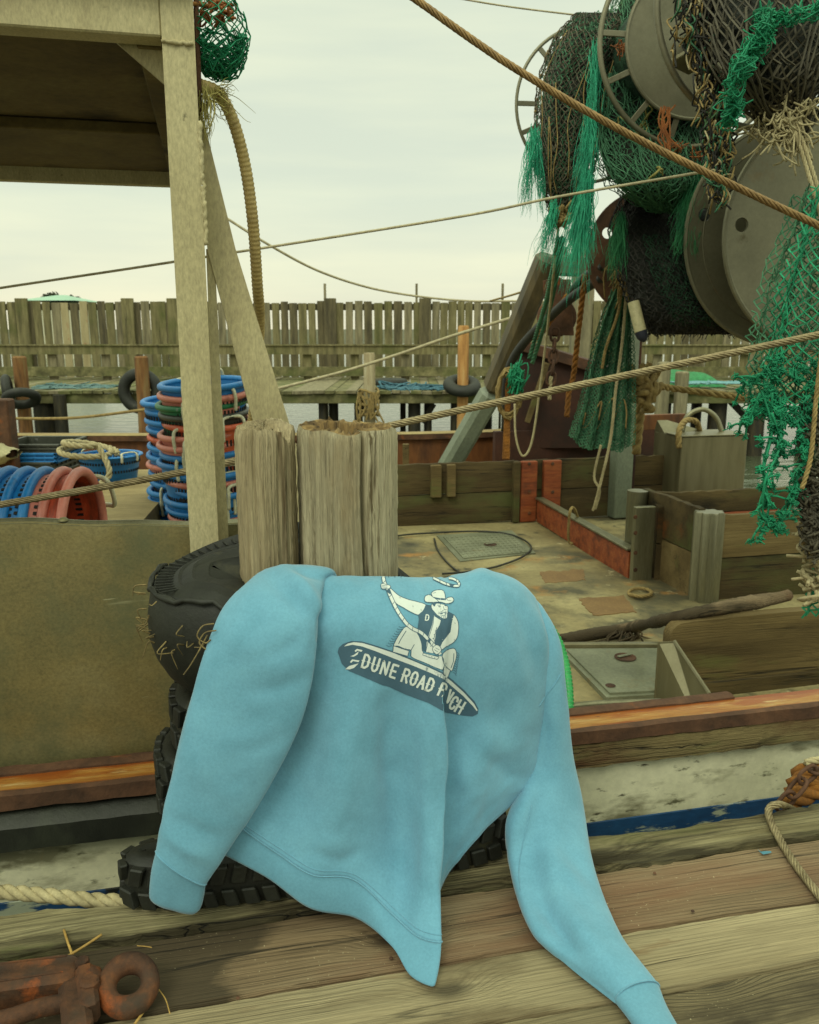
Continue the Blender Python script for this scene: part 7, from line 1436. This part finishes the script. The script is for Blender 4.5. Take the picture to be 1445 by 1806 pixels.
# body, arms, legs
shape([(572, 232), (640, 290), (720, 325), (800, 345), (872, 372), (850, 420), (812, 458), (740, 430), (680, 395), (620, 360), (590, 310), (560, 260)])
shape([(1105, 452), (1140, 500), (1150, 560), (1140, 640), (1105, 690), (1050, 720), (990, 760), (960, 725), (1005, 670), (1060, 620), (1082, 560), (1085, 500)])
fill('n', [(872, 368), (930, 380), (1050, 420), (1110, 452), (1092, 520), (1080, 600), (1010, 690), (980, 760), (900, 780), (850, 760), (830, 690), (800, 590), (812, 500), (808, 455), (850, 420)], 16)
shape([(690, 562), (600, 705), (640, 720), (700, 745), (745, 756), (750, 810), (860, 860), (1010, 920), (1030, 870), (1010, 810), (940, 800), (850, 772), (835, 690), (800, 610), (750, 575)])
shape([(596, 716), (730, 760), (718, 805), (592, 768)], 6, False)
shape([(1010, 800), (1040, 760), (1085, 740), (1120, 745), (1132, 800), (1110, 880), (1088, 930), (1030, 880)])
shape([(1028, 882), (1080, 925), (1062, 975), (1040, 998), (1020, 950)], 6, False)
stroke('n', [(745, 800), (748, 750), (775, 705)], 6); stroke('n', [(705, 590), (660, 660), (640, 700)], 6); stroke('n', [(1110, 780), (1105, 850), (1085, 905)], 6); stroke('n', [(1010, 810), (1030, 880), (1012, 930)], 6)
fill('c', [(938, 460), (1005, 480), (985, 545), (960, 590), (945, 690), (935, 780), (875, 770), (880, 690), (905, 600), (930, 530)], 14)
stroke('n', [(940, 460), (935, 530), (900, 640), (872, 770)], 5); stroke('n', [(965, 560), (940, 660), (950, 690)], 5)
for i in range(5): x, y = 950 - i * 10, 590 + i * 32; stroke('n', [(x, y), (x + 8, y + 4)], 7)
shape([(850, 778), (920, 795), (985, 812), (968, 832), (900, 815), (846, 795)], 5, False)
for i in range(4): x, y = 872 + i * 24, 795 + i * 7; stroke('n', [(x, y), (x + 6, y + 2)], 6)
# head: face, hair, hat
fill('n', [(925, 352), (985, 355), (1060, 380), (1055, 440), (1045, 485), (1000, 505), (945, 470), (918, 400)], 14)
shape([(922, 365), (945, 385), (965, 360), (1050, 378), (1058, 420), (1052, 470), (1040, 488), (1010, 485), (960, 455), (935, 425), (918, 395)], 5)
stroke('n', [(970, 375), (1000, 378)], 5); stroke('n', [(978, 388), (998, 390)], 7); stroke('n', [(1030, 378), (1048, 382)], 5); stroke('n', [(1036, 388), (1046, 392)], 7); stroke('n', [(1020, 385), (1030, 415), (1012, 422)], 4)
fill('n', [(975, 442), (1005, 428), (1022, 432), (1040, 430), (1056, 445), (1035, 450), (1018, 448), (1000, 452)], 10); stroke('c', [(988, 442), (1010, 438), (1040, 442)], 4); stroke('n', [(1008, 462), (1032, 464)], 4)
stroke('n', [(932, 420), (970, 465), (1015, 490)], 5)
shape([(860, 322), (872, 295), (905, 288), (925, 300), (918, 275), (945, 252), (985, 246), (1018, 250), (1035, 280), (1042, 318), (1065, 310), (1095, 308), (1108, 330), (1092, 352), (1050, 362), (1000, 350), (960, 350), (900, 352), (868, 345)])
fill('n', [(935, 306), (985, 316), (1042, 318), (1044, 334), (990, 332), (950, 324)], 10); stroke('n', [(920, 300), (960, 325), (985, 348)], 5); stroke('n', [(930, 275), (960, 268)], 4); stroke('n', [(1045, 322), (1060, 335), (1095, 335)], 4)
# rope
def band(line, w_, ticks=True):
    L = smooth2(line, 6, False); stroke('n', L, w_ + 11); stroke('c', L, w_)
    D = np.array(dens(L, 6, False)); t = np.gradient(D, axis=0); t /= np.linalg.norm(t, axis=1)[:, None]
    for i in range(5, len(D) - 3, 8):
        n_ = np.array((-t[i][1], t[i][0])); stroke('n', [D[i] - n_ * w_ * .5 - t[i] * 5, D[i] + n_ * w_ * .5 + t[i] * 5], 5)
band([(508, 122), (522, 190), (548, 240), (580, 320), (630, 420), (700, 520), (760, 570), (830, 605), (890, 660), (950, 725), (995, 790)], 24)
band([(520, 131), (640, 131), (760, 132), (900, 135), (960, 158), (1040, 195), (1110, 212), (1152, 210), (1150, 180), (1110, 155), (1070, 148)], 16)
shape([(495, 195), (530, 200), (570, 212), (560, 236), (505, 240), (492, 222)], 5)
for y in (208, 220, 231): stroke('n', [(497, y), (545, y + 6)], 4)
shape([(930, 735), (960, 710), (990, 725), (1000, 760), (965, 790), (935, 765)], 5); stroke('n', [(945, 750), (970, 768)], 4); stroke('n', [(955, 735), (985, 752)], 4)
for x, y in ((760, 380), (830, 410), (1115, 520), (1110, 660), (700, 735), (650, 305), (1035, 860)): stroke('n', [(x, y), (x + 5, y + 12)], 3)
# lettering
GL = {'D': [[(0, 0), (0, 1), (.55, 1), (1, .8), (1, .2), (.55, 0), (0, 0)]], 'U': [[(0, 1), (0, .18), (.3, 0), (.7, 0), (1, .18), (1, 1)]], 'N': [[(0, 0), (0, 1), (1, 0), (1, 1)]], 'E': [[(1, 1), (0, 1), (0, 0), (1, 0)], [(0, .5), (.8, .5)]],
      'R': [[(0, 0), (0, 1), (.7, 1), (1, .85), (1, .62), (.7, .48), (0, .48)], [(.5, .48), (1, 0)]], 'O': [[(.3, 0), (0, .2), (0, .8), (.3, 1), (.7, 1), (1, .8), (1, .2), (.7, 0), (.3, 0)]], 'A': [[(0, 0), (.5, 1), (1, 0)], [(.22, .33), (.78, .33)]], 'V': [[(0, 1), (.5, 0), (1, .9)]],
      'C': [[(1, .75), (1, .85), (.7, 1), (.3, 1), (0, .8), (0, .2), (.3, 0), (.7, 0), (1, .15), (1, .25)]], 'H': [[(0, 0), (0, 1)], [(1, 0), (1, 1)], [(0, .5), (1, .5)]]}
def letter(ch, x, y, w_, h_, ang, th=19):
    ca, sa = math.cos(R(ang)), math.sin(R(ang)); f = lambda a, b: (x + a * ca + b * sa, y + a * sa - b * ca)
    for ln_ in GL[ch]: stroke('c', [f(th / 2 + a * (w_ - th), th / 2 + b * (h_ - th)) for a, b in ln_], th, s=6)
    for ln_ in GL[ch]:
        for a, b in (ln_[0], ln_[-1]):                       # square terminals and mid spurs
            q = f(th / 2 + a * (w_ - th), th / 2 + b * (h_ - th)); stroke('c', [(q[0] - th * .5 * ca, q[1] - th * .5 * sa), (q[0] + th * .5 * ca, q[1] + th * .5 * sa)], th, s=6)
    if ch in 'DUEORHC': 
        for a in ((0,) if ch in 'ECR' else (0, 1)): q = f(th / 2 + a * (w_ - th), h_ * .5); stroke('c', [(q[0] - th * .85 * ca, q[1] - th * .85 * sa), (q[0] + th * .85 * ca, q[1] + th * .85 * sa)], th * .45, s=5)
for ch, x, y, w_, h_, ang in (('D', 316, 902, 64, 128, 16), ('U', 396, 929, 62, 128, 17), ('N', 472, 954, 66, 128, 18), ('E', 552, 982, 60, 126, 18), ('R', 652, 1018, 64, 126, 19), ('O', 724, 1044, 62, 126, 19), ('A', 790, 1070, 66, 126, 20), ('D', 860, 1096, 62, 124, 20), ('R', 964, 1136, 60, 122, 21), ('V', 1022, 1198, 52, 130, 24), ('C', 1052, 1240, 58, 126, 29), ('H', 1104, 1270, 62, 122, 30)): letter(ch, x, y, w_, h_, ang)
letter('D', 862, 506, 34, 56, 8, 9)
inkN.build('print_ink', M['ink_navy'], shirt, smooth=True, label='navy part of the cowboy and board print'); inkC.build('print_ink', M['ink_cream'], shirt, smooth=True, label='cream part of the cowboy and board print with lettering')
